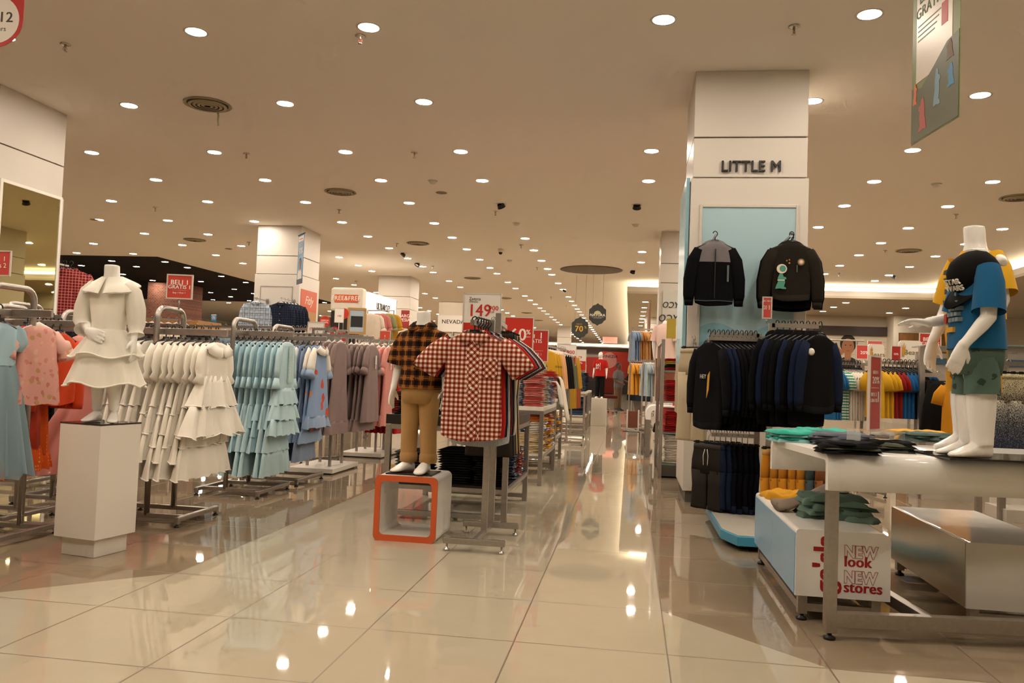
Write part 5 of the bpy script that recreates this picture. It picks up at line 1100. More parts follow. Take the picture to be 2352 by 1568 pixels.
# ---------------- tees on the table
def onT(px, py, z=TOPZ): q = at(px, py, z); return (q.x, q.y, z)
TEAL = printed('teal_print', '2f9c8c', ['14323c', '0f4a52', '2f9c8c', '184450', '2f9c8c'], 16, .3); TQ = cloth('35a795', .06); LT = cloth('7fb0b0', .1); GRT = cloth('565b66', .14, 14); BKT = cloth('0e0e10', .2, 14); OLVT = cloth('4e5244', .14, 14); MUS = cloth('cf9a22', .1); SG = cloth('4d5f5a', .12)
def tees(n, px, py, w_, d_, h_, mats, rz, nm, seed):
    q = onT(px, py)
    for i in range(n): heap('folded_tee', f'{nm}, {lv(i, n)}' if n > 1 else nm, (q[0]+.006*((i*7) % 3-1), q[1]+.006*((i*5) % 3-1), TOPZ+h_*.78*i), rz+.05*((i*3) % 3-1), w_, d_, h_, mats[i % len(mats)], 'folded tee', 'folded tees on the white display table', seed+i)
tees(4, 1822, 1013, .22, .20, .017, [LT, TEAL, LT, TQ], .2, 'turquoise folded tee at the table end', 40)
tees(4, 1892, 1009, .24, .20, .017, [TEAL, LT, TEAL, TQ], .1, 'turquoise print folded tee behind the grey stack', 50)
tees(5, 1925, 1020, .28, .20, .014, [GRT], .12, 'slate grey folded tee', 60)
tees(5, 1945, 1040, .24, .15, .012, [BKT, BKT, OLVT], .08, 'black and olive folded tee nearest the table edge', 70)
tees(5, 2040, 1037, .20, .14, .012, [OLVT, BKT, OLVT], .05, 'olive and black folded tee beside the mannequin plate', 80)
tees(3, 2105, 1008, .30, .20, .019, [MUS], .1, 'mustard yellow folded tee', 90)
tees(2, 2056, 1006, .24, .16, .018, [cloth('5a5048', .1), cloth('8f8a80', .1)], .1, 'grey-brown folded tee behind the mustard ones', 95)
tees(4, 2125, 1013, .22, .17, .015, [SG], .3, 'sage green folded tee beside the mannequin feet', 100)
# ---------------- table sign on an acrylic riser
q = onT(2022, 1036); ACR = flat('dfe3e0', .05, 0, .5, Alpha=.22)
rs = thing('sign_riser', 'clear acrylic riser standing among the folded tees', 'riser', (q[0], q[1]+.08, TOPZ), .1)
MB().box(-.10, .10, -.08, .08, .085, .09).obj('top_sheet', flat('e9d9c9', .05, 0, .5, Alpha=.45), rs); MB().box(-.10, -.096, -.08, .08, 0, .085).obj('side_sheet', ACR, rs); MB().box(.096, .10, -.08, .08, 0, .085).obj('side_sheet', ACR, rs)
s5 = board('sale_sign', 'tall narrow red sign BELI 1 DISKON 20 standing on the table', .115, .335, flat('b8413a', .35), (q[0]-.005, q[1]+.09, TOPZ+.092), radians(52), .006, flat('d9c9c0', .12))
lett(s5, 'BELI 1', .022, -.0, .262, WLET); lett(s5, '20%', .045, .005, .225, WLET); MB().box(-.04, .04, -.0045, .002, .190, .192).obj('rule', WLET, s5); lett(s5, 'BELI 2', .024, -.015, .16, WLET); lett(s5, 'GRATIS', .022, -.012, .132, WLET); lett(s5, '1', .07, .035, .148, WLET)
# ---------------- two toddler mannequins
pq = onT(2225, 1043)
tag(MB().box(-.22, .30, -.17, .20, 0, .008).obj('mannequin_plate', flat('2a2724', .06), None, bevel=.002, loc=(1.50, 3.75, TOPZ), rot=(0, 0, TR)), 'dark mirror-polished plate under the two toddler mannequins', 'base plate')
def toddler(label, loc, rz, sc, sleeve_c, pant_c, armsL, armsR, hem, pant_hem, curl=.4, st=1.0, necktop=.815):
    S = lambda z: z if z < .42 else .42+(z-.42)*st
    armsL = ([(x, y, S(z)) for x, y, z in armsL[0]],)+armsL[1:]; armsR = ([(x, y, S(z)) for x, y, z in armsR[0]],)+armsR[1:]
    def torso(mb, rows, n=24, cap=(True, True)): return mb.loft([ell(cx, cy, S(z), a, b, n, 0.85) for z, cx, cy, a, b in rows], *cap)
    g_ = thing('child_mannequin', label, 'mannequin', loc, rz); mb = MB()
    torso(mb, [(.36, 0, 0, .085, .072), (.42, 0, 0, .095, .078), (.50, 0, -.004, .085, .074), (.58, 0, 0, .094, .072), (.66, 0, .004, .105, .064), (.70, 0, .004, .09, .054), (.725, 0, .002, .05, .044), (.75, 0, 0, .041, .041), (necktop, 0, -.008, .040, .040)])
    for s in (-1, 1): limb(mb, [(s*.048, 0, .40), (s*.05, 0, .21), (s*.052, .004, .05)], [.064, .057, .044]); foot(mb, (s*.052, .004, 0), s*.12, .80)
    for s, A in ((-1, armsR), (1, armsL)): limb(mb, A[0], [.038, .031, .021]); hand(mb, A[0][-1], A[1], A[2], .82, curl, side=A[3])
    voxel(mb, 'body', MANNQ, g_, .005)
    mb = MB(); torso(mb, [(hem, 0, 0, .128, .104), (hem+.03, 0, 0, .126, .102), (.55, 0, 0, .118, .094), (.62, 0, .002, .122, .086), (.68, 0, .004, .112, .07), (.712, 0, .003, .072, .056), (.726, 0, .002, .056, .050)], 34, (False, False)); sub(mb, 'tee', sleeve_c, g_)
    for s, A in ((-1, armsR), (1, armsL)):
        a0 = Vector(A[0][0]); a1 = Vector(A[0][1]); tub([a0+Vector((-s*.02, 0, .016)), a0.lerp(a1, .25), a0.lerp(a1, .55), a0.lerp(a1, .88)], [.048, .056, .060, .063], 'sleeve', sleeve_c, g_)
    mb = MB(); torso(mb, [(.335, 0, 0, .108, .088), (.42, 0, 0, .118, .098), (.50, 0, 0, .108, .092)], 28); sub(mb, 'shorts_seat', pant_c, g_)
    for s in (-1, 1): tub([(s*.052, 0, .40), (s*.056, 0, .33), (s*.060, 0, pant_hem)], [.066, .066, .068], 'shorts_leg', pant_c, g_, 22)
    g_.scale = sc; return g_
BLUE = cloth('17567f', .08, 10); YEL2 = cloth('d6a322', .07, 10)
mA = toddler('headless toddler mannequin in a blue tee, sage shorts and a black cap', (1.44, 3.665, TOPZ+.008), radians(-88), (1.0, 1.0, 1.03), BLUE, SCR_T, ([(.112, 0, .675), (.150, -.02, .53), (.135, -.11, .44)], (-.05, -.35, -1), (-1, 0, .1), 1), ([(-.112, 0, .675), (-.150, -.02, .545), (-.125, -.155, .525)], (.0, -1, .05), (.2, 0, -1), -1), .435, .255, st=1.27, necktop=.76)
mB_ = toddler('headless toddler mannequin in a yellow tee and long mustard shorts', (1.555, 3.985, TOPZ+.008), radians(-70), (1.06, 1.06, 1.27), YEL2, SCR_Y, ([(.112, 0, .675), (.150, 0, .54), (.14, -.06, .42)], (0, -.2, -1), (-1, 0, 0), 1), ([(-.112, 0, .675), (-.152, -.01, .52), (-.165, -.07, .40)], (.05, -.25, -1), (1, 0, 0), -1), .475, .215)
# prints, drawstring, cap
def pfront(par, z, x, ymul=1.0): return -.1
def decal(par, poly, y, nm, mat):
    if par is mA: poly = [(x, .42+(z-.42)*1.27) for x, z in poly]
    MB().prism(poly, y-.004, y+.02).obj(nm, mat, par)
DKG = flat('3c4a4c', .8)
for poly, m_ in (([(-.06, .655), (-.02, .66), (.0, .645), (-.03, .635), (-.065, .64)], DKG), ([(-.065, .625), (-.02, .632), (.01, .615), (-.03, .605)], DKG), ([(-.055, .585), (-.03, .59), (-.03, .57), (-.055, .568)], DKG), ([(-.025, .60), (.045, .60), (.055, .555), (.02, .53), (-.02, .55)], flat('b5472a', .8)), ([(-.065, .545), (-.02, .545), (.03, .52), (.02, .495), (-.04, .505), (-.06, .52)], DKG)): decal(mB_, poly, -.100, 'tee_print', m_)
for s in (-1, 1): sub(MB().tube([(s*.008, -.105, .47), (s*.022, -.112, .42), (s*.016, -.108, .36)], .006, 6, True, .4), 'drawstring', flat('2a1c12', .7), mB_)
GRP = flat('6f7f84', .8)
for r_, z in enumerate((.575, .557, .539, .521)):
    for k in range(3): decal(mA, [(-.035+.032*k+.012*(r_ % 2), z), (-.008+.032*k+.012*(r_ % 2), z), (-.008+.032*k+.012*(r_ % 2), z+.013), (-.035+.032*k+.012*(r_ % 2), z+.013)], -.101, 'tee_print', GRP)
decal(mA, [(.0, .60), (.018, .60), (.02, .645), (.004, .645)], -.088, 'tee_print', flat('4f8090', .8)); decal(mA, [(-.03, .488), (.03, .488), (.03, .504), (-.03, .504)], -.105, 'tee_print', flat('c9962e', .8)); decal(mA, [(-.075, .52), (-.05, .52), (-.05, .55), (-.075, .55)], -.098, 'tee_print', flat('a83420', .8))
cp = thing('cap', 'black baseball cap with white block letters set over a mannequin neck', 'cap', tw(0, 0, 0)); cp.location = (1.437, 3.66, TOPZ+.008+.725*1.03); cp.rotation_euler = (radians(38), 0, radians(-70))
mb = MB(); rr_ = [(.092, -.005), (.096, .02), (.094, .05), (.082, .085), (.055, .112), (.02, .124), (.0001, .125)]
mb.loft([[(r*cos(2*pi*i/28), 1.12*r*sin(2*pi*i/28), z) for i in range(28)] for r, z in rr_], False, True); sub(mb, 'crown', cloth('0d0c0c', .2, 20), cp)
mb = MB(); top = []; bot = []
for i in range(17):
    a0 = pi+pi*i/16; top.append((.093*cos(a0), 1.1*.093*sin(a0), .0)); bot.append((.096*cos(a0), 1.1*.1*sin(a0)-.075*sin(pi*i/16)**.7, -.018*sin(pi*i/16)))
mb.loft([top+[(p_[0], p_[1], p_[2]-.005) for p_ in reversed(top)], bot+[(p_[0], p_[1], p_[2]-.005) for p_ in reversed(bot)]]); sub(mb, 'visor', cloth('0d0c0c', .2, 20), cp)
text('STAR\nWARS', .034, flat('d9d4c8', .6), cp, (0, -.108, .045), rot=(radians(80), 0, 0), bold=.0018, ext=.003, line=.85)
MB().lathe([(.0001, .008), (.004, .008)], 10, (0, 0, .125)).obj('button', BLACKP, cp) if False else None
tag(MB().lathe([(.0001, .012), (.010, .012), (.012, .007), (.026, .004), (.028, -.002), (.0001, -.006)], 22).obj('security_tag', flat('e6e1d7', .25), None, True, loc=(1.525, 3.64, 1.615), rot=(radians(70), 0, radians(20))), 'round white security tag at the back of the black cap', 'security tag')
# ================================================================== hanging banners and signs
def banner(name, label, px0, px1, pyt, pyb, Y, rz, mat, w=None, cat='banner', thick=.004):
    a = atY((px0+px1)/2, pyb, Y); b_ = atY((px0+px1)/2, pyt, Y)
    return board(name, label, w, b_.z-a.z, mat, a, rz, thick, None, cat), b_.z-a.z
# green buy-one banner top right
bn, bh = banner('hanging_banner', 'green and white BELI GRATIS banner hanging from the ceiling above the mannequins', 2100, 2190, -330, 303, 4.1, radians(-83), flat('67702f', .4), .46)
W_ = .46
MB().box(-W_/2+.045, W_/2-.065, -.0035, .001, bh*.22, bh-.03).obj('white_panel', flat('d8cec0', .3), bn)
GT = flat('4a6340', .5)
lett(bn, 'BELI 1', .07, -.07, bh*.715, GT, .005, .001); lett(bn, 'DISKON', .035, -.09, bh*.672, GT, .005); lett(bn, '20', .15, .05, bh*.68, GT, .005, .002, sx=.7); lett(bn, '%', .05, .13, bh*.715, GT, .005)
MB().box(-W_/2+.07, W_/2-.12, -.0042, .001, bh*.615, bh*.62).obj('rule', GT, bn)
lett(bn, 'BELI', .07, -.09, bh*.525, GT, .005, .001); lett(bn, '2', .12, .02, bh*.56, GT, .005, .002, sx=.8); lett(bn, '1', .24, .105, bh*.555, GT, .005, .004, sx=.8); lett(bn, 'GRATIS', .075, -.06, bh*.475, GT, .005, .002)
for k in range(4): MB().box(-W_/2+.06, .06-.02*k, -.0042, .001, bh*(.425-.018*k), bh*(.430-.018*k)).obj('small_print', flat('8c8c78', .5), bn)
MB().box(.065, .125, -.0044, .001, bh*.36, bh*.44).obj('red_tab', flat('b5322c', .4), bn)
MB().prism([(-.228, .005), (.228, .005), (.228, bh*.30), (.12, bh*.29), (.0, bh*.24), (-.13, bh*.19), (-.228, bh*.21)], -.0042, .001).obj('printed_hill', flat('4d4f2c', .4), bn)
for i, (x, z, a, b_, c) in enumerate(((-.11, .10, .06, .09, 'a8483c'), (.03, .17, .05, .10, '6f8fa0'), (.16, .18, .05, .06, '3f7fa6'), (-.19, .20, .03, .06, 'c9602e'), (.15, .28, .05, .05, '6a5236'))): MB().prism([(x+(u+.09)*a*15*(1 if i % 2 else -1), z*bh/1.1+(v+.41)*b_*14) for u, v in (DINO if i % 2 else DINO[::-1])], -.0054, -.002).obj('printed_shape', flat(c, .5), bn)
MB().tube([(-.23, 0, bh), (.23, 0, bh)], .008, 8).obj('top_rail', flat('6a6458', .4), bn)
# red age banner, top left corner
a = atY(0, 101, 4.4)
ab = thing('hanging_banner', 'red hanging age banner reading 12 years at the corner of the picture', 'banner', (a.x-.045, 4.4, a.z), radians(8))
rr = .155
pl = [(-rr-.02, .9), (-rr-.02, rr)]+[(-(rr+.02)*cos(t), rr-(rr+.02)*sin(t)) for t in [pi*i/14 for i in range(1, 14)]]+[(rr+.02, rr), (rr+.02, .9)]
MB().prism(pl[::-1], -.002, .002).obj('board', flat('a81c16', .35), ab); MB().prism([(rr*cos(2*pi*i/32)*.98, rr*1.0+rr*.98*sin(2*pi*i/32)) for i in range(32)], -.0035, -.001).obj('white_disc', flat('cfc6ba', .35), ab)
lett(ab, '8 - 12', .09, .0, rr*1.08, flat('3a2d28', .5), .005, .003); lett(ab, 'years', .042, .03, rr*.62, flat('5a4a44', .5), .005)
# BELI 1 GRATIS 1 on the white dress rack
a, w_, h_ = sgn(387, 436, 632, 685, 5.15)
s6 = board('sale_sign', 'red BELI 1 GRATIS 1 sign on a pole above the white dresses', w_*1.06, h_, flat('c2473a', .35), a, radians(10), .006, flat('cdbfb2', .2)); pole(s6, -(a.z-1.42))
lett(s6, 'BELI 1', .046, 0, h_*.68, WLET, .006, .0015); lett(s6, 'GRATIS 1', .036, 0, h_*.48, WLET, .006, .0015); MB().box(-.05, .05, -.0045, .002, h_*.35, h_*.355).obj('rule', WLET, s6); lett(s6, 'buy 1 free 1', .018, 0, h_*.24, WLET, .006)
# left-edge red sign
a, w_, h_ = sgn(-30, 22, 577, 632, 5.3); s7 = board('sale_sign', 'pink-red sign in front of the mirror at the picture edge', w_, h_, flat('c04a44', .35), a, 0, .006, flat('cdbfb2', .2)); pole(s7, -(a.z-1.4)); lett(s7, '1', .05, .045, h_*.68, WLET); lett(s7, 's 2', .05, .035, h_*.40, WLET)
# plaid-shirt column: poster, blue banner, shirts on arms
cx = col2.location
pz0, pz1 = .9, 2.62
MB().box(.4705, .476, -.42, .40, pz1-.42, pz1).obj('poster_header', flat('c2502a', .4), col2); 
o = MB().box(.4705, .475, -.42, .40, pz0, pz1-.42).obj('poster_photo', None, col2); s_ = NT('wood_photo'); _, x, y, z = s_.coord(); wn = s_.noise(14, 4); o.data.materials.clear(); o.data.materials.append(s_.done(s_.mix(s_.math('MAXIMUM', s_.band(y, .12, .06), s_.math('MULTIPLY', wn, .5)), lin('b98d56'), lin('86602f')), .45))
text('Fitly', .24, flat('ecdccb', .5), col2, (.478, -.02, pz1-.21), rot=(pi/2, 0, pi/2), shear=.35, ext=.001)
def side_disc(nm, y, z, a, b_, mat, e): MB().loft([[(.476, y+a*cos(2*pi*i/20), z+b_*sin(2*pi*i/20)) for i in range(20)], [(.476+e, y+a*cos(2*pi*i/20), z+b_*sin(2*pi*i/20)) for i in range(20)]]).obj(nm, mat, col2)
side_disc('printed_torso', .0, 1.42, .20, .30, flat('7d7f78', .6), .002); side_disc('printed_hair', -.0, 1.92, .11, .16, flat('2c1a12', .6), .002); side_disc('printed_face', .01, 1.90, .075, .11, flat('b07a58', .6), .003); side_disc('printed_neck', .0, 1.76, .05, .09, flat('a8714f', .6), .0025)
fr = MB()
for b in ((-.34, -.325, 1.0, 2.65), (.325, .34, 1.0, 2.65)): fr.box(b[0]-.0, b[1], -.520, -.512, b[2], b[3])
fr.box(-.325, .325, -.520, -.512, 2.635, 2.65); fr.obj('niche_frame', flat('9a9082', .4), col2)
BPL1 = plaid('blue_white_plaid', '56687c', '7f92a6', '6b7e92', 'a8b4c0', .10, .55, 'dfe0dd', .10); BPL2 = plaid('night_plaid', '14161d', '1b2030', '191c28', '232b40', .09, .5, '3a4660', .09)
PS1 = Proto(lambda: shirt(BPL1, .74, 1.2, .21, .25, 'long', True, False, True, 'plaid_shirt', .3)); PS2 = Proto(lambda: shirt(BPL2, .74, 1.2, .21, .25, 'long', True, False, True, 'plaid_shirt', 1.3))
hang_row(lambda i: PS1(), 6, (-7.10, 14.55, 2.36), (-.045, .085, 0), radians(8), lambda i: f'blue and white plaid shirt on the column arm, {ordn(i)} from the front', 'blue plaid shirts on the column', 'white', 'white hanger {0} on the blue plaid arm')
hang_row(lambda i: PS2(), 5, (-6.62, 14.60, 2.36), (.03, .09, 0), radians(-6), lambda i: f'dark navy plaid shirt on the column arm, {ordn(i)} from the front', 'dark plaid shirts on the column', 'white', 'white hanger {0} on the dark plaid arm')
for i, x in enumerate((-7.15, -6.60)):
    t = thing('display_hook', ['steel arm of the blue plaid shirts', 'steel arm of the dark plaid shirts'][i], 'wall arm', (x, 15.13, 2.35)); MB().bar((0, 0, 0), (.02, -.6, 0), .012, .02).obj('arm', steel(), t); MB().box(-.03, .03, -.01, 0, -.06, .04).obj('wall_bracket', steel(), t)
def tall_banner(label, px0, px1, pyt, pyb, Y, w, rz, big, sub_, fig=True):
    t, h = banner('hanging_banner', label, px0, px1, pyt, pyb, Y, rz, flat('3f7fa8', .4), w)
    MB().box(-w*.40, w*.40, -.0035, .001, h*.86, h*.96).obj('white_panel', flat('d9d6d0', .4), t); MB().box(-w*.30, w*.30, -.0045, .001, h*.90, h*.92).obj('small_print', flat('c0392b', .5), t)
    lett(t, sub_, w*.16, 0, h*.785, WLET, .005); lett(t, big, w*.40, 0, h*.66, WLET, .005, w*.008)
    for k in range(3): MB().box(-w*.30, w*.30, -.0042, .001, h*(.53-.03*k), h*(.538-.03*k)).obj('small_print', flat('b9d0d8', .5), t)
    if fig: person_print(t, 0, h*.10, w*1.3, flat('a97a5c', .6), flat('20140f', .6), flat('d8d2c8', .6), -.004); MB().box(-w/2, w/2, -.0045, .001, 0, h*.10).obj('dark_footer', flat('2c3440', .5), t)
    MB().tube([(-w/2-.02, 0, h), (w/2+.02, 0, h)], .012, 8).obj('top_rail', BLACKP, t); return t
tall_banner('blue 50 percent banner hanging beside the plaid-shirt column', 670, 705, 538, 652, 13.0, .36, radians(-52), '50%', 'DISKON')
tall_banner('small distant blue banner under the far ceiling', 482, 497, 720, 752, 30.0, .4, radians(-30), '50%', 'DISKON', False)
# hexagonal hangers over the aisle
def ogee(w, h):
    p_ = [(0, h)]; 
    for x, z in ((.12, .93), (.26, .90), (.33, .85), (.36, .80), (.5, .72), (.5, .28), (.36, .20), (.33, .15), (.26, .10), (.12, .07)): p_.append((x*w, z*h))
    p_.append((0, 0)); p_ += [(-x, z) for x, z in p_[-2:0:-1]]; return p_[::-1]
def hexsign(label, px0, px1, pyt, pyb, Y):
    a, w_, h_ = sgn(px0, px1, pyt, pyb, Y); t = thing('hanging_sign', label, 'sign', a, 0, 'dark hexagonal hanging signs'); MB().prism(ogee(w_, h_), -.01, .01).obj('board', flat('2e312c', .5), t, bevel=.004)
    for s in (-.3, .3): MB().tube([(s*w_, 0, h_*.88), (s*w_, 0, H-a.z)], .004, 6).obj('hanging_wire', flat('8a8276', .5), t)
    return t, w_, h_
hx, w_, h_ = hexsign('dark hexagonal hanging sign with yellow 70 percent', 1312, 1350, 727, 778, 22.0); lett(hx, '70', h_*.36, -w_*.05, h_*.44, flat('d9a827', .5), .02, .008); lett(hx, '%', h_*.16, w_*.34, h_*.52, flat('d9a827', .5), .02); lett(hx, 'DISKON', h_*.07, -w_*.05, h_*.66, flat('c98a3a', .5), .02)
hx, w_, h_ = hexsign('dark hexagonal hanging sign reading NATURA', 1352, 1391, 696, 748, 20.5); MB().prism([(w_*.22*cos(t), h_*.5+w_*.22*sin(t)) for t in [pi*i/12 for i in range(13)]], -.014, -.005).obj('half_sun', flat('b9b48a', .5), hx); lett(hx, 'NATURA', h_*.16, 0, h_*.47, WLET, .022, .003); MB().box(-w_*.38, w_*.38, -.013, 0, h_*.38, h_*.385).obj('rule', WLET, hx); MB().box(-w_*.25, w_*.25, -.013, 0, h_*.335, h_*.342).obj('small_print', WLET, hx)
# ---------------- left background: brick pier, timber shop front, FREE&FREE bay
def brick_mat():
    s = NT('brickwork'); n = s.new('ShaderNodeTexBrick'); mp = s.new('ShaderNodeMapping'); mp.inputs['Rotation'].default_value = (pi/2, 0, 0); s.t.links.new(s.coord()[0], mp.inputs[0]); s.t.links.new(mp.outputs[0], n.inputs['Vector'])
    n.inputs['Color1'].default_value = lin('7a4430'); n.inputs['Color2'].default_value = lin('5c3122'); n.inputs['Mortar'].default_value = lin('8a7868'); n.inputs['Scale'].default_value = 5.0; n.inputs['Mortar Size'].default_value = .02
    return s.done(n.outputs['Color'], .9)
def wood_mat(nm, a, b_, sc=6):
    s = NT(nm); _, x, y, z = s.coord(); n = s.noise(sc, 5); return s.done(s.mix(s.math('MULTIPLY_ADD', n, .8, s.math('MULTIPLY', s.band(x, .35, .03), .3)), lin(a), lin(b_)), .5)
A0 = atY(338, 690, 26.0); A1 = atY(416, 622, 26.0)
bp_ = thing('brick_pier', 'dark red brick pier above the timber shop front', 'brick pier', ((A0.x+A1.x)/2, 26.3, 0)); wq = (A1.x-A0.x)/2
MB().box(-wq, wq, -.3, 1.2, 2.55, H-.02).obj('brickwork', brick_mat(), bp_)
WD = wood_mat('oak_board', 'a87638', '855824')
B0 = atY(330, 690, 25.9); B1 = atY(457, 690, 25.9)
sf = thing('timber_shop', 'timber shop front with framed pictures under the brick pier', 'shop front', ((B0.x+B1.x)/2, 26.2, 0)); wq2 = (B1.x-B0.x)/2
MB().box(-wq2, wq2, -.3, 1.3, 0, 2.55).obj('timber_panel', WD, sf)
for fx in (-.45, .35): MB().box(fx*wq2-.35, fx*wq2+.35, -.33, -.301, 1.25, 2.0).obj('picture_frame', flat('1c1512', .5), sf); MB().box(fx*wq2-.28, fx*wq2+.28, -.336, -.331, 1.32, 1.93).obj('picture', flat('8d8a80', .5), sf)
text('ama', .32, flat('9c1f18', .4), sf, (-wq2*.62, -.33, 2.22), bold=.02, ext=.02)
dk = thing('dark_shop_wall', 'dark shop wall below the black ceiling, left of the timber front', 'wall panel', (-16.3, 30.0, 0)); MB().box(-4.5, 2.4, -.2, .2, 0, 2.6).obj('panel', flat('2e2620', .7), dk); MB().box(-4.5, 2.4, -.25, -.2, 2.1, 2.55).obj('pale_header', flat('b9ab94', .7), dk)
pd = thing('pendant_lamp', 'small glowing pendant bulb behind the black dresses', 'lamp', atY(61, 742, 20.0)); 
pq2 = atY(134, 735, 20.0); pd.location = pq2; MB().tube([(0, 0, .05), (0, 0, H-pq2.z)], .006, 6).obj('cord', BLACKP, pd); MB().lathe([(.0001, .06), (.03, .05), (.06, -.02), (.03, -.08), (.0001, -.09)], 14).obj('bulb', emit('ffd9a0', 10), pd, True); MB().lathe([(.03, .05), (.03, .10), (.0001, .10)], 12).obj('lamp_cap', BLACKP, pd)
a, w_, h_ = sgn(757, 832, 660, 712, 19.0)
ff = thing('shop_bay', 'white shop bay with an orange FREE and FREE sign', 'shop bay', (a.x, 19.0, 0)); hw = w_/2
MB().box(-hw, hw, 0, .3, a.z-.02, a.z+h_).obj('fascia', flat('d6cdbf', .5), ff, bevel=.06)
MB().box(-hw*.72, hw*.72, -.02, 0, a.z+h_*.35, a.z+h_*.68).obj('orange_plate', flat('cf5a30', .5), ff); text('FREE&FREE', .155, flat('efe3d3', .5), ff, (0, -.024, a.z+h_*.515), bold=.006, sx=.95)
MB().box(-hw, hw, .1, .3, 0, a.z-.02).obj('dark_back', flat('1b1512', .7), ff)
L0 = atY(834, 664, 19.05); L1 = atY(901, 688, 21.2)
ul = thing('light_box', 'glowing white ULTRARCLET light box sign', 'light box', (L0.x+.03, 19.35, 0), math.atan2(L1.y-L0.y, L1.x-L0.x)); ln = (Vector((L1.x, L1.y))-Vector((L0.x, L0.y))).length
zt = L0.z-.03; MB().box(0, ln, 0, .25, zt-.62, zt).obj('lit_face', emit('fff0d8', .5), ul); text('ULTRARCLET', .26, BK, ul, (ln*.52, -.012, zt-.31), bold=.012, ext=.006, sx=.62)
MB().box(-.03, ln+.05, .02, 1.2, zt-.66, zt-.62).obj('canopy', flat('b9ad98', .6), ul); MB().box(ln, ln+.05, 0, .2, 0, zt).obj('side_post', flat('8f8672', .5), ul); MB().box(0, ln, 1.1, 1.2, 0, zt-.66).obj('back_wall', flat('b3a58c', .7), ul)
a, w_, h_ = sgn(803, 834, 712, 762, 17.5); pf = board('framed_poster', 'wood-framed blue poster with a black panel beyond the mauve dresses', w_, h_, flat('a9bccb', .4), a, radians(12), .03, None); 
fm = MB()
for b in ((-w_/2-.05, -w_/2, -.05, h_+.05), (w_/2, w_/2+.05, -.05, h_+.05)): fm.box(b[0], b[1], -.03, .03, b[2], b[3])
fm.box(-w_/2, w_/2, -.03, .03, -.05, 0).box(-w_/2, w_/2, -.03, .03, h_, h_+.05).obj('wood_frame', flat('b08a50', .5), pf); MB().box(-w_*.42, w_*.42, -.02, 0, h_*.22, h_*.72).obj('black_panel', flat('14161b', .5), pf); pole(pf, -a.z, .02)
def round_sign(label, px, py, r_, Y, txt):
    a = atY(px, py, Y); t = thing('round_sign', label, 'sign', a, 0, 'round red hanging signs'); MB().prism(disc(0, 0, r_, r_, 28), -.004, .004).obj('board', flat('c9301f', .4), t); lett(t, txt, r_*.42, 0, 0, WLET, .008, .001) if txt else None; MB().tube([(0, .006, -r_), (0, .006, -a.z)], .006, 6).obj('pole', steel(), t)
round_sign('round red HARGA SPESIAL sign beside the wood-photo poster', 746, 738, .10, 14.2, 'HARGA\nSPESIAL'); round_sign('round red 50 sign behind the mauve rack', 768, 762, .10, 14.6, '50%'); round_sign('round red tag behind the hanging price card', 789, 720, .11, 15.4, '')
def price_board(label, px0, px1, py0, py1, Y, txt, red=None, rz=0.0, floor=0.0, head=None, col=None):
    a, w_, h_ = sgn(px0, px1, py0, py1, Y); t = board('price_sign', label, w_, h_, col or WHS, a, rz, .006, flat('cfc8bc', .2)); pole(t, -(a.z-floor))
    z = h_*.45 if red is None else h_*.62
    lett(t, txt, min(h_*.34, w_*.30), 0, z, RLET if not col else WLET, .006, .003)
    if head: lett(t, head, h_*.10, -w_*.15, h_*.82, flat('4a3a36', .6))
    if red: MB().box(-w_/2+.003, w_/2-.003, -.0045, .002, .003, h_*red).obj('red_lower_half', REDS, t)
    return t
price_board('white price card reading 199.900 over the mauve dresses', 707, 743, 740, 768, 8.6, '199.900', None, 0, 1.46); price_board('white price card hanging before the dark shop bay', 769, 788, 708, 740, 13.5, '150', None, .2); price_board('red 10 sign behind the mauve dresses', 768, 798, 758, 784, 10.2, '10', None, 0, 0, None, flat('b8342a', .4)); price_board('red sign beside the mustard dress', 872, 896, 760, 782, 12.5, '1', None, 0, 0, None, flat('c2472f', .4))
a, w_, h_ = sgn(919, 938, 712, 752, 22.9); sgp = board('sale_sign', 'dark red HARGA SPESIAL panel on the column behind the checked boy mannequin', w_, h_, flat('8a1712', .4), (a.x, 22.96, a.z), 0, .02); lett(sgp, 'HARGA\nSPESIAL', .13, 0, h_*.55, WLET, .02)
# dresses hung high in the white bay
def face_out(mats, x0, Y, z, step, nm, lbl, fn):
    for i, c in enumerate(mats):
        o = fn(c, i); place(o, (x0+step*i, Y+.05*i, z), radians(10)); tag(o, lbl(i, c[0]), o['category'], nm)
for i, (nm, c, px) in enumerate((('pale pleated', 'cdbfae', 852), ('rose pink', 'b56a64', 868), ('olive green', '7f8460', 880), ('mustard yellow', 'b3842a', 893))):
    p = atY(px, 712, 18.3+.25*i); o = straight_dress(cloth(c, .1), cloth(c, .1), cloth(c, .1), 1.35, 1.3, .22, .30, None, .4+i, .3, 'long_dress', .12); place(o, p, radians(15), f'{nm} long dress hung high in the far bay'); o['group'] = 'long dresses in the far bay'; use_hanger('white', p, radians(15), f'white hanger of the {nm} long dress', 'hangers in the far bay')
t = thing('clothes_rack', 'tall steel rail carrying the far-bay long dresses', 'clothes rack', (-5.0, 19.0, 0)); p0 = atY(845, 712, 18.3); p1 = atY(905, 712, 19.3)
MB().tube([(p0.x+5, p0.y-19, p0.z-.01), (p1.x+5, p1.y-19, p1.z-.01)], .015, 8).obj('hanging_rail', steel(), t)
for q_ in (p0, p1): MB().tube([(q_.x+5, q_.y-19, 0), (q_.x+5, q_.y-19, q_.z)], .018, 8).obj('post', steel(), t)
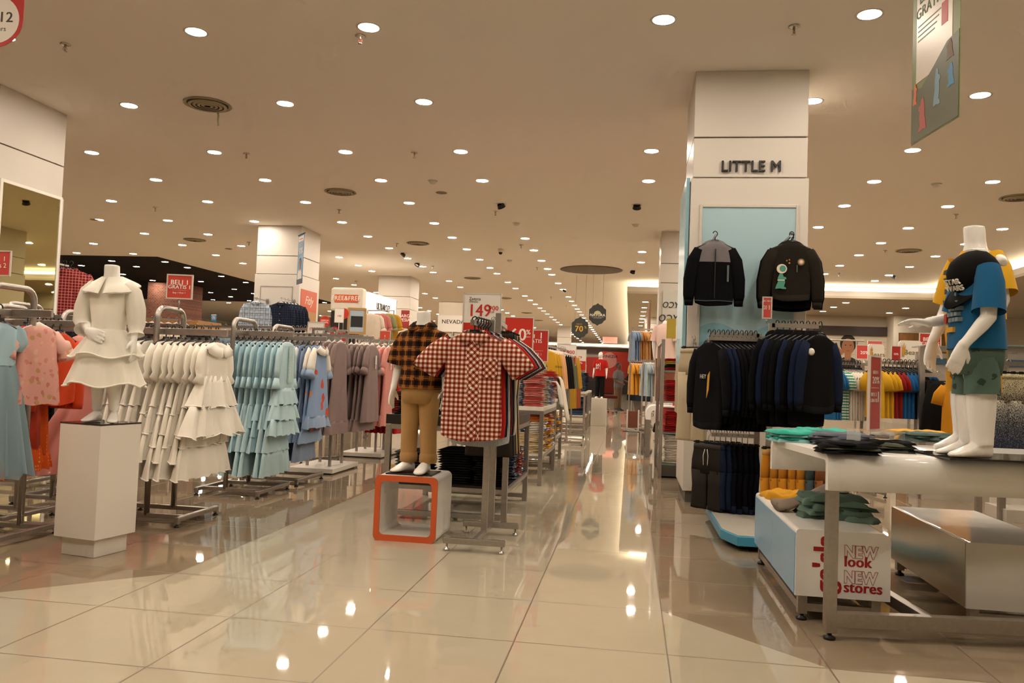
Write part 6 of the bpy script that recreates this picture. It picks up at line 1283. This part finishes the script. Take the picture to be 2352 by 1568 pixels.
# further racks behind the kids racks
def bg_rack(label, cols, p0, n, step, rz, L, hk='white', z=1.36, nm='blouse', sl=True, w=.17, hem=.22, cat='top', grp=None, x_post=True, desc='blouse'):
    """plain straight rail on two posts with n garments, colours cycling"""
    p0 = Vector(p0); d = Vector(step)*(n-1); t = thing('clothes_rack', label, 'clothes rack', (p0.x+d.x/2, p0.y+d.y/2, 0)); e = Vector(step).normalized()*.10
    a = -d/2-e; b_ = d/2+e
    MB().bar((a.x, a.y, z-.01), (b_.x, b_.y, z-.01), .02, .03).obj('hanging_rail', steel(), t)
    for q_ in (a*.8, b_*.8): MB().bar((q_.x, q_.y, .06), (q_.x, q_.y, z), .03, .03).obj('post', steel(), t)
    pr_ = Vector((-d.y, d.x, 0)).normalized()*.25
    for q_ in (a*.8, b_*.8): MB().bar((q_.x-pr_.x, q_.y-pr_.y, .04), (q_.x+pr_.x, q_.y+pr_.y, .04), .03, .03).obj('foot_bar', steel(), t); 
    for q_ in (a*.8, b_*.8):
        for s in (-1, 1): MB().lathe([(.018, 0), (.018, .006), (.006, .01), (.006, .03)], 8, (q_.x+s*pr_.x, q_.y+s*pr_.y, 0)).obj('levelling_foot', BLACKP, t)
    Ps = [Proto((lambda c: lambda: plain_piece(c[1], L, w, hem, nm, cat, 1.0, .3, sleeves=sl))(c)) for c in cols]
    g = grp or label
    hang_row(lambda i: Ps[i*len(cols)//n](), n, (p0.x, p0.y, z+.012), step, rz, lambda i: f'{cols[i*len(cols)//n][0]} {desc}, {ordn(i)} along', g, hk, '{0} hanger along '+desc[:40], hgroup='hangers with '+desc[:40])
    return t
C_ = lambda c, v=.12: cloth(c, v)
bg_rack('steel rail with navy and white tops behind the rose-print rack', [('navy', C_('1e2836')), ('white', C_('d8d0c4')), ('grey', C_('6f7072'))], (-4.2, 9.3, 0), 12, (.07, -.045, 0), radians(60), .72, z=1.52, desc='top on the rail behind the rose-print rack')
bg_rack('steel rail with mixed tops before the plaid-shirt column', [('cream', C_('d2c6b2')), ('black', C_('1d1b1b')), ('pale blue', C_('8fa3b3')), ('grey', C_('8d8680'))], (-6.8, 11.2, 0), 16, (.12, -.02, 0), R90*.8, .75, z=1.62, desc='top on the rail before the plaid shirts')
bg_rack('steel rail with dark clothes far behind the plinth', [('black', C_('171616')), ('charcoal', C_('2a2826')), ('brown', C_('4a3426'))], (-8.6, 11.6, 0), 14, (.12, .03, 0), R90*.8, 1.1, z=1.75, desc='garment on the rail far behind the plinth')
bg_rack('steel rail with pastel tops beyond the red dresses', [('cream', C_('dccfb8')), ('pink', C_('c98a80')), ('white', C_('ded6c8')), ('sage', C_('8c9078'))], (-4.2, 12.4, 0), 16, (.11, .03, 0), R90*.7, .8, z=1.55, desc='top on the rail beyond the red dresses')
bg_rack('steel rail with white tops beyond the checked boy mannequin', [('white', C_('ddd5c8')), ('cream', C_('d3c6ae'))], (-3.3, 15.2, 0), 12, (.12, .03, 0), R90*.7, .8, z=1.6, desc='top on the rail beyond the checked mannequin')
nv = board('sale_sign', 'white panel with black NEVADA lettering beyond the checked boy mannequin', .95, .5, WHS, atY(1040, 762, 24.0), 0, .04); lett(nv, 'NEVADA', .17, 0, .30, BK, .04, .012); pole(nv, -atY(1040, 762, 24.0).z, .03)
MB().box(-.475, .475, .06, .2, -atY(1040, 762, 24.0).z, .9).obj('back_panel', flat('cfc5b3', .6), nv)
# ---------------- racks along the aisle, left side
bg_rack('steel rail with yellow and dark skirts beyond the folded stacks', [('yellow print', printed('yellow_print', 'c9982a', ['4a4a2c', '2c3030', 'c9982a', '8c7a2e'], 12, .3)), ('peach', C_('dba878')), ('black', C_('171615')), ('olive', C_('6a6a50')), ('mustard', C_('b98a26'))], (-1.18, 11.2, 0), 12, (.02, .16, 0), .35, .62, z=1.50, sl=False, w=.15, hem=.22, cat='skirt', nm='skirt', desc='skirt on the aisle rail beyond the folded stacks')
bg_rack('second steel rail with olive and mustard trousers along the aisle', [('olive', C_('5d5f49')), ('grey', C_('77786c')), ('mustard', C_('b08a2c')), ('rust', C_('9a5236'))], (-1.3, 13.6, 0), 10, (.03, .13, 0), .35, .95, z=1.45, sl=False, w=.14, hem=.16, cat='trousers', nm='wide_trousers', desc='wide trousers on the second aisle rail')
price_board('white and red price sign reading 79 over the aisle skirts', 1282, 1322, 791, 838, 12.6, '79.900', .45, 0, 1.5); price_board('farther white and red price sign reading 99 over the aisle', 1318, 1345, 803, 850, 15.0, '99', .45, 0, 1.4)
disp_table('display_table', 'steel table with stacks of blue jeans along the aisle', -1.62, -.84, 15.7, 16.7, .80, WT_, .04, .34, WT_); disp_table('display_table', 'farther steel table with dark jeans beside the red sale mannequin', -1.62, -.84, 17.2, 18.2, .80, WT_, .04, .34, WT_)
JN = [cloth('4c6280', .25, 20), cloth('3a4c66', .25, 20), cloth('24303f', .25, 20)]
srow([(9, -1.05, 15.95, .80, .36, .32, .042, JN[:2], 0, 'folded blue jeans on the near jeans table'), (9, -1.05, 16.4, .80, .36, .32, .042, [JN[2], cloth('1c1c1e', .2)], 0, 'folded dark jeans on the near jeans table'), (9, -1.05, 17.45, .80, .36, .32, .042, [cloth('1c1b1b', .2), JN[2]], 0, 'folded black jeans on the far jeans table'), (7, -1.05, 15.95, .34, .36, .3, .045, JN, 0, 'folded blue jeans on the lower shelf of the near jeans table'), (7, -1.05, 16.4, .34, .36, .3, .045, [cloth('1c1b1b', .2)], 0, 'folded black jeans on the lower shelf of the near jeans table'), (7, -1.05, 17.5, .34, .36, .3, .045, [JN[2]], 0, 'folded dark jeans on the lower shelf of the far jeans table')], 'folded jeans along the aisle')
q = at(1374, 978); wp = tag(MB().box(-.17, .17, -.17, .17, 0, .62).obj('plinth', flat('dbd4c8', .4), None, bevel=.004, loc=(q.x, q.y+.17, 0)), 'white plinth under the red SALE mannequin', 'plinth')
def adult(nm, label, loc, rz, skin, top, pant, head, Ht=1.75, shoe=None, arms=None, sleeve='short', hair=None, shirt_mat=None, bare=True, cat='mannequin', vs=.011, belly=0.0):
    g_ = thing(nm, label, cat, loc, rz); k = Ht; mb = MB()
    torso(mb, [(.45*k, 0, 0, .090*k, .062*k), (.50*k, 0, 0, .098*k, .068*k), (.60*k, 0, -belly*.5, .086*k, .060*k+belly), (.70*k, 0, 0, .100*k, .066*k+belly*.4), (.78*k, 0, .003, .108*k, .062*k), (.815*k, 0, .004, .090*k, .046*k), (.835*k, 0, .002, .045*k, .038*k), (.87*k, 0, -.006, .034*k, .036*k)])
    for s in (-1, 1): limb(mb, [(s*.048*k, 0, .48*k), (s*.052*k, -.005, .27*k), (s*.055*k, .006, .045*k)], [.056*k, .040*k, .026*k]); foot(mb, (s*.055*k, .006, 0), s*.15, .62*k)
    arms = arms or [[(.108*k, 0, .79*k), (.135*k, .01, .63*k), (.145*k, -.03*k, .49*k)], [(-.108*k, 0, .79*k), (-.135*k, .01, .63*k), (-.145*k, -.03*k, .49*k)]]
    for s, A in zip((1, -1), arms):
        limb(mb, A, [.034*k, .027*k, .018*k]); dv = (Vector(A[2])-Vector(A[1])); hand(mb, A[2], dv, (-s, 0, 0), .56*k, .4, side=1 if s > 0 else -1)
    if head == 'egg': mb.loft([ell(0, -.004+o_, z*k, a_*k, b_*k, 20) for z, a_, b_, o_ in ((.865, .030, .034, 0), (.885, .040, .05, -.01), (.92, .048, .058, -.012), (.96, .046, .055, -.008), (.985, .032, .040, -.002), (.997, .012, .015, 0))])
    if head == 'face':
        mb.loft([ell(0, o_*k, z*k, a_*k, b_*k, 20) for z, a_, b_, o_ in ((.862, .028, .030, .0), (.872, .036, .045, -.010), (.895, .043, .055, -.008), (.925, .046, .060, -.003), (.96, .046, .058, .0), (.985, .034, .044, .004), (.997, .014, .018, .004))])
        mb.tube([(0, -.055*k, .925*k), (0, -.068*k, .908*k), (0, -.058*k, .902*k)], [.005*k, .008*k, .006*k], 8)
        for s in (-1, 1): mb.loft([ell(s*.046*k, .002, z*k, .006*k, .011*k, 10) for z in (.903, .915, .928)])
    voxel(mb, 'body', skin, g_, vs, 4)
    if head == 'face':
        for s in (-1, 1): sub(MB().lathe([(.0001, .004*k), (.006*k, 0), (.0001, -.004*k)], 8, (s*.017*k, -.056*k, .926*k)), 'eye', flat('1a1210', .3), g_)
        sub(MB().tube([(-.016*k, -.054*k, .888*k), (0, -.059*k, .887*k), (.016*k, -.054*k, .888*k)], .0028*k, 6), 'mouth', flat('6a3a30', .5), g_)
    if hair:
        mb = MB(); mb.loft([ell(0, .010*k+o_, z*k, a_*k, b_*k, 20) for z, a_, b_, o_ in ((.90, .047, .048, .02*k), (.935, .050, .056, .008*k), (.965, .049, .060, .0), (.99, .038, .048, .002*k), (1.004, .016, .02, .002*k))]); sub(mb, 'hair', hair, g_)
    if top:
        mb = MB(); torso(mb, [(.475*k, 0, 0, .110*k, .078*k), (.52*k, 0, -belly*.4, .106*k, .076*k+belly*.8), (.62*k, 0, -belly*.5, .098*k, .072*k+belly), (.70*k, 0, 0, .110*k, .076*k+belly*.4), (.78*k, 0, .003, .116*k, .070*k), (.815*k, 0, .004, .097*k, .053*k), (.838*k, 0, .002, .052*k, .045*k)], 28, (False, False)); sub(mb, 'shirt', top, g_)
        for s, A in zip((1, -1), arms):
            a0, a1 = Vector(A[0]), Vector(A[1]); tub([a0+Vector((-s*.02, 0, .02)), a0.lerp(a1, .3), a0.lerp(a1, .85)], [.044*k, .048*k, .050*k], 'sleeve', top, g_)
    if pant:
        mb = MB(); torso(mb, [(.43*k, 0, 0, .098*k, .072*k), (.50*k, 0, 0, .104*k, .076*k), (.56*k, 0, -belly*.3, .094*k, .068*k+belly*.5)], 26); sub(mb, 'trousers_seat', pant, g_)
        for s in (-1, 1): tub([(s*.049*k, 0, .48*k), (s*.053*k, 0, .27*k), (s*.055*k, .005, .035*k)], [.062*k, .052*k, .046*k], 'trouser_leg', pant, g_, 18)
    if shoe:
        for s in (-1, 1): mb = MB(); foot(mb, (s*.055*k, .006, 0), s*.15, .70*k); sub(mb, 'shoe', shoe, g_)
    return g_
RT = cloth('ae1f17', .08)
rm = adult('mannequin', 'egg-headed white mannequin in a red SALE tee and black trousers', (q.x, q.y+.17, .62), radians(-12), MANNQ, RT, cloth('151414', .1), 'egg', 1.06)
k = 1.06; text('SA\nLE', .075, WLET, rm, (-.045, -.085*k, .68*k), rot=(radians(88), 0, 0), bold=.004, ext=.012, line=.8); MB().box(.012, .017, -.088*k, -.06*k, .60*k, .76*k).obj('tee_print', WLET, rm)
# man examining clothes in the aisle
q = at(1418, 942); TR_ = cloth('5f4a3a', .1)
pm = adult('person', 'man in a grey shirt and brown trousers looking at clothes in the far aisle', (q.x, q.y, 0), radians(58), cloth('5e3d2a', .05, 5, .3, .6), cloth('5c5658', .1), TR_, 'face', 1.66, flat('1a1512', .4), [[(.108*1.66, 0, .79*1.66), (.135*1.66, -.02, .63*1.66), (.12*1.66, -.26, .60*1.66)], [(-.108*1.66, 0, .79*1.66), (-.135*1.66, .0, .63*1.66), (-.10*1.66, -.24, .57*1.66)]], hair=flat('120e0c', .6), cat='person', belly=.03)
# desk chair behind the mannequin
q = at(1392, 948); ch = thing('office_chair', 'dark red office chair with a chrome star base beside the red mannequin', 'chair', (q.x, q.y+.3, 0), .3)
mb = MB(); mb.loft([[(x*(1-.15*abs(t)), .02-.03*t, .58+.55*t) for x in (-.22, .22)]+[(x*(1-.15*abs(t)), .08-.03*t, .58+.55*t) for x in (.22, -.22)] for t in (0, .3, .7, 1)]); mb.obj('backrest', cloth('55180f', .1), ch, bevel=.03); MB().box(-.24, .24, -.42, .06, .46, .56).obj('seat', cloth('4a150d', .1), ch, bevel=.03); MB().tube([(0, -.18, .12), (0, -.18, .47)], .03, 10).obj('gas_post', CHROME, ch)
for i in range(5): an = 2*pi*i/5; MB().bar((0, -.18, .13), (.28*cos(an), -.18+.28*sin(an), .08), .035, .03).obj('base_spoke', CHROME, ch); MB().lathe([(.0001, .06), (.03, .05), (.03, .01), (.0001, 0)], 10, (.28*cos(an), -.18+.28*sin(an), 0)).obj('castor', BLACKP, ch, True)
# ---------------- far end of the aisle
vb = board('wall_banner', 'long red wall banner reading VINEZIA with a printed face, far end', 3.6, 2.0, flat('c4301c', .5), (-.45, 61.2, 1.15), 0, .05); MB().prism(disc(-1.15, 1.35, .55, .6, 24), -.03, -.02).obj('pink_bubble', flat('d08a80', .5), vb); lett(vb, 'VINEZIA', .30, -1.1, 1.62, BK, .07, .02); person_print(vb, .75, .1, 2.4, flat('b98868', .6), flat('2a1812', .6), flat('8a2a20', .6), -.03)
vb2 = board('wall_banner', 'plain red wall banner left of the VINEZIA one, far end', 3.4, 1.7, flat('b8291a', .5), (-4.1, 61.4, 1.0), 0, .05)
dkw = thing('display_shelf', 'dark display shelving under the VINEZIA banner', 'shelf', (-1.2, 60.5, 0)); MB().box(-2.6, 2.2, 0, .5, 0, .9).obj('counter', flat('2a2320', .6), dkw); MB().box(-2.6, 2.2, .45, .6, .9, 1.2).obj('back_panel', flat('3a2f2a', .6), dkw)
fb_ = thing('wall_fascia', 'dark brown fascia over the red banners at the far end', 'fascia', (-3.0, 61.6, 0)); MB().box(-4.5, 4.2, 0, .3, 3.0, 3.45).obj('panel', flat('4a3830', .6), fb_); MB().box(-4.5, 4.2, -.02, 0, 2.9, 3.0).obj('lip', flat('6a5240', .6), fb_)
ex = board('exit_sign', 'small red hanging exit sign before the far cove', .9, .38, emit('c03024', .6), (-1.3, 50.0, 3.28), 0, .05); lett(ex, 'EXIT', .26, 0, .19, WLET, .05)
bg_rack('dark clothes on a rail the man is looking at', [('black', C_('141414')), ('navy', C_('1a2230'))], (.06, 26.4, 0), 8, (.07, -.10, 0), -.8, .95, z=1.35, desc='garment on the rail beside the man')
for i, (px0, px1, yy) in enumerate(((1240, 1300, 44), (1180, 1240, 40), (1300, 1345, 48))): a0 = atY(px0, 870, yy); a1 = atY(px1, 870, yy); t = thing('shelf_unit', ['distant pale shelving block behind the price signs', 'distant pale shelving block behind the red signs', 'distant pale shelving block before the red banner'][i], 'shelf', ((a0.x+a1.x)/2, yy, 0)); MB().box(-(a1.x-a0.x)/2, (a1.x-a0.x)/2, 0, .6, 0, 1.9).obj('carcass', flat('c9bca6', .6), t); [MB().box(-(a1.x-a0.x)/2+.05, (a1.x-a0.x)/2-.05, -.03, 0, .2+.42*j, .5+.42*j).obj('stocked_shelf', flat(['8a5a4a', '5a6470', 'b0a48c', '6a4a3a'][j], .8), t) for j in range(4)]
# ---------------- aisle, right side beyond the big column
at_ = thing('arch_table', 'white waterfall table with steel legs under the pink-shirt mannequin', 'table', (1.05, 11.42, 0), pi/2); channel('tabletop', at_, 1.15, .82, .72, .20, .07, .12, GLOSSW)
for x in (.04, 1.1):
    for y in (.035, .785): MB().bar((x, y, 0), (x, y, .54), .06, .06).obj('leg', steel(), at_)
for y in (.035, .785): MB().bar((.04, y, .05), (1.1, y, .05), .04, .04).obj('floor_rail', steel(), at_)
MB().box(.2, .95, .12, .60, 0, .34).obj('white_riser', flat('d9d2c6', .3), at_, bevel=.02)
heap('folded_tee', 'dark grey folded tees heaped on the riser under the arch table', (.60, 11.75, .34), 0, .5, .36, .12, cloth('2a2724', .2), 'folded tee', seed=5)
pkm = adult('mannequin', 'headless mannequin in a pale pink shirt and brown trousers on the arch table', (.50, 11.95, .72), radians(150), MANNQ, cloth('dcbfb2', .08, 6), cloth('7a4a34', .08), None, 1.40)
rsq = tag(MB().box(-.12, .12, -.02, .02, 0, .30).obj('card_sign', flat('b5241b', .4), None, bevel=.003, loc=(.72, 11.62, .72)), 'small red card standing by the feet of the pink-shirt mannequin', 'sign')
gd = thing('gondola_rack', 'steel gondola stacked with red tees against the big column side', 'shelf', (.43, 9.72, 0))
for x in (-.08, .42):
    for y in (-.62, .66): MB().bar((x, y, 0), (x, y, 1.52), .04, .04).obj('post', steel(), gd)
for z in (.16, .50, .84, 1.18): MB().box(-.08, .42, -.62, .66, z-.02, z).obj('glass_shelf', flat('8fa39a', .08, 0, .5, Alpha=.55), gd)
MB().box(-.08, .42, -.62, .66, .02, .14).obj('base_deck', flat('4a443e', .4), gd); MB().bar((-.08, -.62, 1.50), (-.08, .66, 1.50), .03, .03).bar((.42, -.62, 1.5), (.42, .66, 1.5), .03, .03).obj('top_rail', steel(), gd)
RT2 = [cloth('a3140f', .12), cloth('8c100c', .12), cloth('b52018', .12)]
for r_, (z, n_, mt, nm) in enumerate(((.16, 9, [cloth('d6cec0', .06)], 'folded white tee on the lowest gondola shelf'), (.50, 7, RT2, 'folded red tee on the second gondola shelf'), (.84, 7, RT2, 'folded red tee on the third gondola shelf'), (1.18, 4, [RT2[0], cloth('171515', .1), cloth('b39a3a', .1)], 'folded red and black tee on the top gondola shelf'))):
    for c_, y in enumerate((-.42, .0, .42)): stack(n_, .34, .36, .034, mt, (.55, 9.72+y, z), 0, (lambda nm, c_: lambda i, n: f'{nm}, {ordn(c_)} pile, {lv(i, n)}')(nm, c_), 'folded tees on the gondola', seed=r_*3+c_, name='folded_tee', cat='folded tee')
ys = tag(MB().box(-.05, .05, -.004, .004, 0, .22).obj('card_sign', flat('b9a63a', .4), None, loc=(.43, 9.08, 1.53)), 'yellow card clipped on top of the red tee gondola', 'sign')
bg_rack('steel rail with yellow tees down the aisle', [('mustard yellow', C_('cf8f28')), ('orange', C_('c9642c'))], (.02, 18.6, 0), 9, (.04, .03, 0), -1.25, .78, z=1.50, cat='tee', nm='tee', desc='tee on the yellow rail down the aisle')
bg_rack('steel rail with grey tees down the aisle', [('pale blue', C_('9fb0b8')), ('light grey', C_('9a958c')), ('grey', C_('77736c')), ('black', C_('22201f'))], (.30, 17.6, 0), 9, (.04, .02, 0), -1.2, .78, z=1.50, cat='tee', nm='tee', desc='tee on the grey rail down the aisle')
bg_rack('tall steel rail with tan tees above the yellow ones', [('slate blue', C_('7286a0')), ('tan', C_('a9743a')), ('light tan', C_('b98a52')), ('brown', C_('6a3f20'))], (.02, 19.4, 0), 10, (.05, .0, 0), -1.15, .78, z=2.28, cat='tee', nm='tee', desc='tee on the tall rail above the yellow ones')
fst = thing('floor_card', 'small framed card stand on the floor beneath the yellow tees', 'sign', (.08, 17.0, 0)); MB().box(-.10, .10, -.01, .01, .08, .42).obj('card', flat('7a4030', .5), fst); MB().box(-.13, -.10, -.015, .015, .0, .45).box(.10, .13, -.015, .015, 0, .45).obj('side_frame', WHITEP, fst); MB().box(-.2, .14, -.12, .12, 0, .012).obj('foot_plate', BLACKP, fst)
for i, (y, c) in enumerate(((20.5, '6a4a34'), (22.0, '8a4a2a'))): o = tag(MB().box(-.02, .02, -.35, .35, .0, .95).obj('wall_picture', flat(c, .5), None, loc=(.43+.0*i, y, 2.0 if i else 2.1)), ['slate picture panel edge-on beside the tall tees', 'orange-brown picture panel edge-on beyond the tall tees'][i], 'picture')
# ---------------- right background
def tee_rail(label, cols, p0, n, step, rz, L, z, desc, w=.15, hem=.17): return bg_rack(label, cols, p0, n, step, rz, L, 'black', z, 'tee', True, w, hem, 'tee', None, True, desc)
WPR = printed('mono_print', 'd3cabb', ['2f2f30', '6a6a68', 'd3cabb', '3d3d3d'], 22, .22)
tee_rail('slanting steel rail with blue, green and white tees behind the jackets', [('blue print', C_('1f5f8f', .2)), ('green striped', stripes('green_stripe', '2f8f78', 'd9d5ca', .03, .5, 3)), ('monochrome print', WPR), ('white print', WPR), ('white', C_('d9d1c3'))], (2.04, 9.0, 0), 14, (.030, .012, 0), radians(-58), .62, 1.33, 'tee on the slanting rail behind the jackets')
tee_rail('second slanting steel rail with yellow, red and blue tees', [('yellow', C_('d0a022')), ('red', C_('8c1c16')), ('blue polo', C_('1c5a90')), ('black', C_('181716')), ('blue', C_('1f5a8c'))], (2.47, 8.7, 0), 12, (.044, .012, 0), radians(-58), .58, 1.34, 'tee on the second slanting rail', .115, .13)
def gondola(label, px, Y, w, z, arm=True):
    p = atY(px, 900, Y); t = thing('gondola_rack', label, 'clothes rack', (p.x, Y, 0)); 
    for s in (0, w): MB().bar((s, 0, 0), (s, 0, z), .05, .05).obj('post', steel(), t)
    MB().bar((0, 0, z-.02), (w, 0, z-.02), .04, .05).bar((0, 0, z-.28), (w, 0, z-.28), .04, .04).obj('top_bars', steel(), t); MB().box(0, w, -.05, .30, z, z+.012).obj('glass_shelf', flat('7f958e', .06, 0, .5, Alpha=.5), t)
    MB().box(.03, w-.03, .28, .30, .1, z-.05).obj('back_panel', flat('d6cec2', .4), t); MB().box(0, w, -.1, .32, 0, .1).obj('base_deck', flat('c9c2b6', .4), t); MB().box(.06, w-.06, .265, .279, z-.16, z-.10).obj('blue_stripe', flat('5c86a8', .4), t); return t
gondola('steel gondola with a glass shelf left of the yellow mannequin', 2116, 8.6, .85, 1.50); gondola('steel gondola with a glass shelf at the picture edge', 2303, 7.4, .9, 1.46)
BE = flat('dcd4c6', .4)
def bear(label, px0, px1, py0, py1, Y):
    a, w_, h_ = sgn(px0, px1, py0, py1, Y); t = board('brand_board', label, w_, h_, BE, a, radians(6), .03, None, 'sign', min(w_, h_)*.18); MB().prism([(-w_*.38, h_*.25), (-w_*.28, h_*.22), (-w_*.24, h_*.5), (-w_*.22, h_*.8), (-w_*.27, h_*.6), (-w_*.30, h_*.88), (-w_*.33, h_*.62), (-w_*.38, h_*.8), (-w_*.38, h_*.5)], -.02, -.01).obj('printed_paw', flat('b9892e', .5), t); lett(t, 'Bears', h_*.34, w_*.08, h_*.42, flat('7a6a34', .5), .03, .004); pole(t, -a.z, .015)
bear('white rounded Bears board behind the red 20 sign', 1992, 2030, 790, 832, 11.4); bear('larger white rounded Bears board left of the mannequin hand', 2062, 2118, 782, 830, 9.2)
price_board('red BELI 1 DISKON 20 sign before the man poster', 1967, 2003, 793, 824, 12.0, '20%', None, 0, 0, None, flat('c2443c', .4)); price_board('pale red sign behind the 20 sign', 1993, 2026, 783, 800, 13.5, '1 2', None, 0, 0, None, flat('c25a52', .4)); price_board('dark red 50 sign on the slanting tee rails', 2046, 2069, 795, 828, 9.0, '50%', None, .25, 1.33, None, flat('b02a24', .4)); price_board('red BELI 1 GRATIS sign behind the yellow mannequin hand', 2112, 2160, 766, 800, 9.6, 'BELI 1\nGRATIS', None, 0, 0, None, flat('b32a24', .4))
sn = NT('speckle_ombre'); sg_ = sn.math('MULTIPLY_ADD', sn.coord()[3], -1.9, -.25); SK = sn.done(sn.mix(sn.math('GREATER_THAN', sn.noise(170, 1), sn.math('MULTIPLY_ADD', sg_, .22, .40)), lin('2b3242'), sn.mix(sg_, lin('b5aa86'), lin('5a6274'))), .9, 0, .15); skp = Proto(lambda: trousers(SK, .66, 1.2, .14, None, .08, 'trousers', .3))
hang_row(lambda i: skp(), 4, (2.68, 6.55, 1.30), (.13, .02, 0), radians(10), lambda i: f'speckled grey trousers at the picture edge, {ordn(i)} along the rail', 'speckled grey trousers', 'clip', 'black clip hanger of speckled trousers, {0} along')
t = thing('clothes_rack', 'steel rail with speckled trousers at the picture edge', 'clothes rack', (2.88, 6.58, 0)); MB().bar((-.3, -.06, 1.288), (.4, .06, 1.288), .02, .03).obj('hanging_rail', steel(), t); [MB().bar((x, x*.12, 0), (x, x*.12, 1.40), .04, .04).obj('post', steel(), t) for x in (-.28, .38)]
o = plain_piece(C_('121212'), .62, .11, .19, 'skirt', 'skirt', 1.2, .4, sleeves=False); place(o, (2.98, 8.45, 1.24), .2, 'black pinafore hanging left of the yellow mannequin'); use_hanger('clip', (2.98, 8.45, 1.24), .2, 'clip hanger of the black pinafore', 'hangers left of the yellow mannequin')
MSP = printed('mustard_spots', 'bd7f1e', ['2c2416', '2c2416', 'bd7f1e'], 8, .14); o = plain_piece(MSP, .70, .15, .17, 'shirt', 'shirt', 1.2, .4); place(o, (3.08, 8.2, 1.24), .1, 'mustard shirt with dark spots behind the mannequin legs'); use_hanger('black', (3.08, 8.2, 1.24), .1, 'hanger of the spotted mustard shirt', 'hangers left of the yellow mannequin')
# wall poster of a man, dark frame
A = atY(1850, 748, 28.3); B = atY(2056, 748, 28.3); zb = atY(1950, 868, 28.3).z
wp_ = thing('wall_poster', 'dark-framed wall poster of a man with a raised arm against planks', 'poster', ((A.x+B.x)/2, 28.3, 0)); hw = (B.x-A.x)/2; z1 = A.z
MB().box(-hw, hw, 0, .08, zb, z1).obj('photo', None, wp_).data.materials.append(None) if False else None
o = MB().box(-hw, hw, 0, .08, zb, z1).obj('photo', stripes('pale_planks', 'b8ac94', 'cfc4ae', .22, .9, 3), wp_)
fm = MB()
for b in ((-hw-.05, -hw+.2, zb, z1+.02), (hw-.22, hw+.05, zb, z1+.02)): fm.box(b[0], b[1], -.08, .0, b[2], b[3])
fm.box(-hw+.2, hw-.22, -.08, 0, z1-.28, z1+.02); fm.obj('dark_frame', flat('35241c', .5), wp_)
SKN = flat('a8714c', .6); person_print(wp_, -.05, zb, 1.9, SKN, flat('150f0c', .6), flat('23201e', .6), -.006)
MB().prism([(-.35, zb+.66), (-.15, zb+.86), (-.75, z1-.42), (-1.05, z1-.48), (-1.0, z1-.78)][::-1], -.010, -.006).obj('printed_arm', SKN, wp_); MB().prism([(-.9, zb+.3), (-.62, zb+.25), (-.5, zb+.75), (-.75, zb+1.0), (-.98, zb+.75)][::-1], -.012, -.008).obj('printed_scarf', flat('8a3a32', .6), wp_)
B2 = board('wall_panel', 'small wood-slat panel on the wall right of the man poster', 1.6, 1.0, wood_mat('slat_panel', '9a6a34', '6a4420'), atY(2125, 838, 27.5), 0, .04, flat('2c1c14', .5))
o = shirt(C_('d3c8b6', .06), .62, 1.4, .19, .20, 'flat', True, False, True, 'polo_shirt', .4); p = (2.55, 12.6, 1.78); place(o, p, 0, 'white polo shirt hanging before the man poster'); use_hanger('white', p, 0, 'white hanger of the white polo before the poster', 'hangers before the poster')
t = thing('clothes_rack', 'thin steel rail holding the white polo before the man poster', 'clothes rack', (2.6, 12.6, 0)); MB().tube([(-.6, 0, 1.768), (.8, 0, 1.768)], .012, 8).obj('hanging_rail', steel(), t); MB().tube([(.7, 0, 0), (.7, 0, 1.768)], .015, 8).obj('post', steel(), t)
w = bpy.data.worlds.new('world'); SC.world = w; w.use_nodes = True
w.node_tree.nodes['Background'].inputs[0].default_value = (1, 0.86, 0.68, 1); w.node_tree.nodes['Background'].inputs[1].default_value = 0.05
vs = SC.view_settings; vs.view_transform = 'Standard'; vs.look = 'None'; vs.gamma = 1.0; vs.use_curve_mapping = False; vs.exposure = EXPOSURE
SC.display_settings.display_device = 'sRGB'
SC.cycles.use_adaptive_sampling = True; SC.cycles.adaptive_threshold = 0.09; SC.cycles.adaptive_min_samples = 12
SC.cycles.max_bounces = 7; SC.cycles.diffuse_bounces = 4; SC.cycles.glossy_bounces = 4; SC.cycles.transparent_max_bounces = 8
SC.cycles.sample_clamp_indirect = 6.0; SC.cycles.use_light_tree = True; SC.cycles.caustics_reflective = False; SC.cycles.caustics_refractive = False
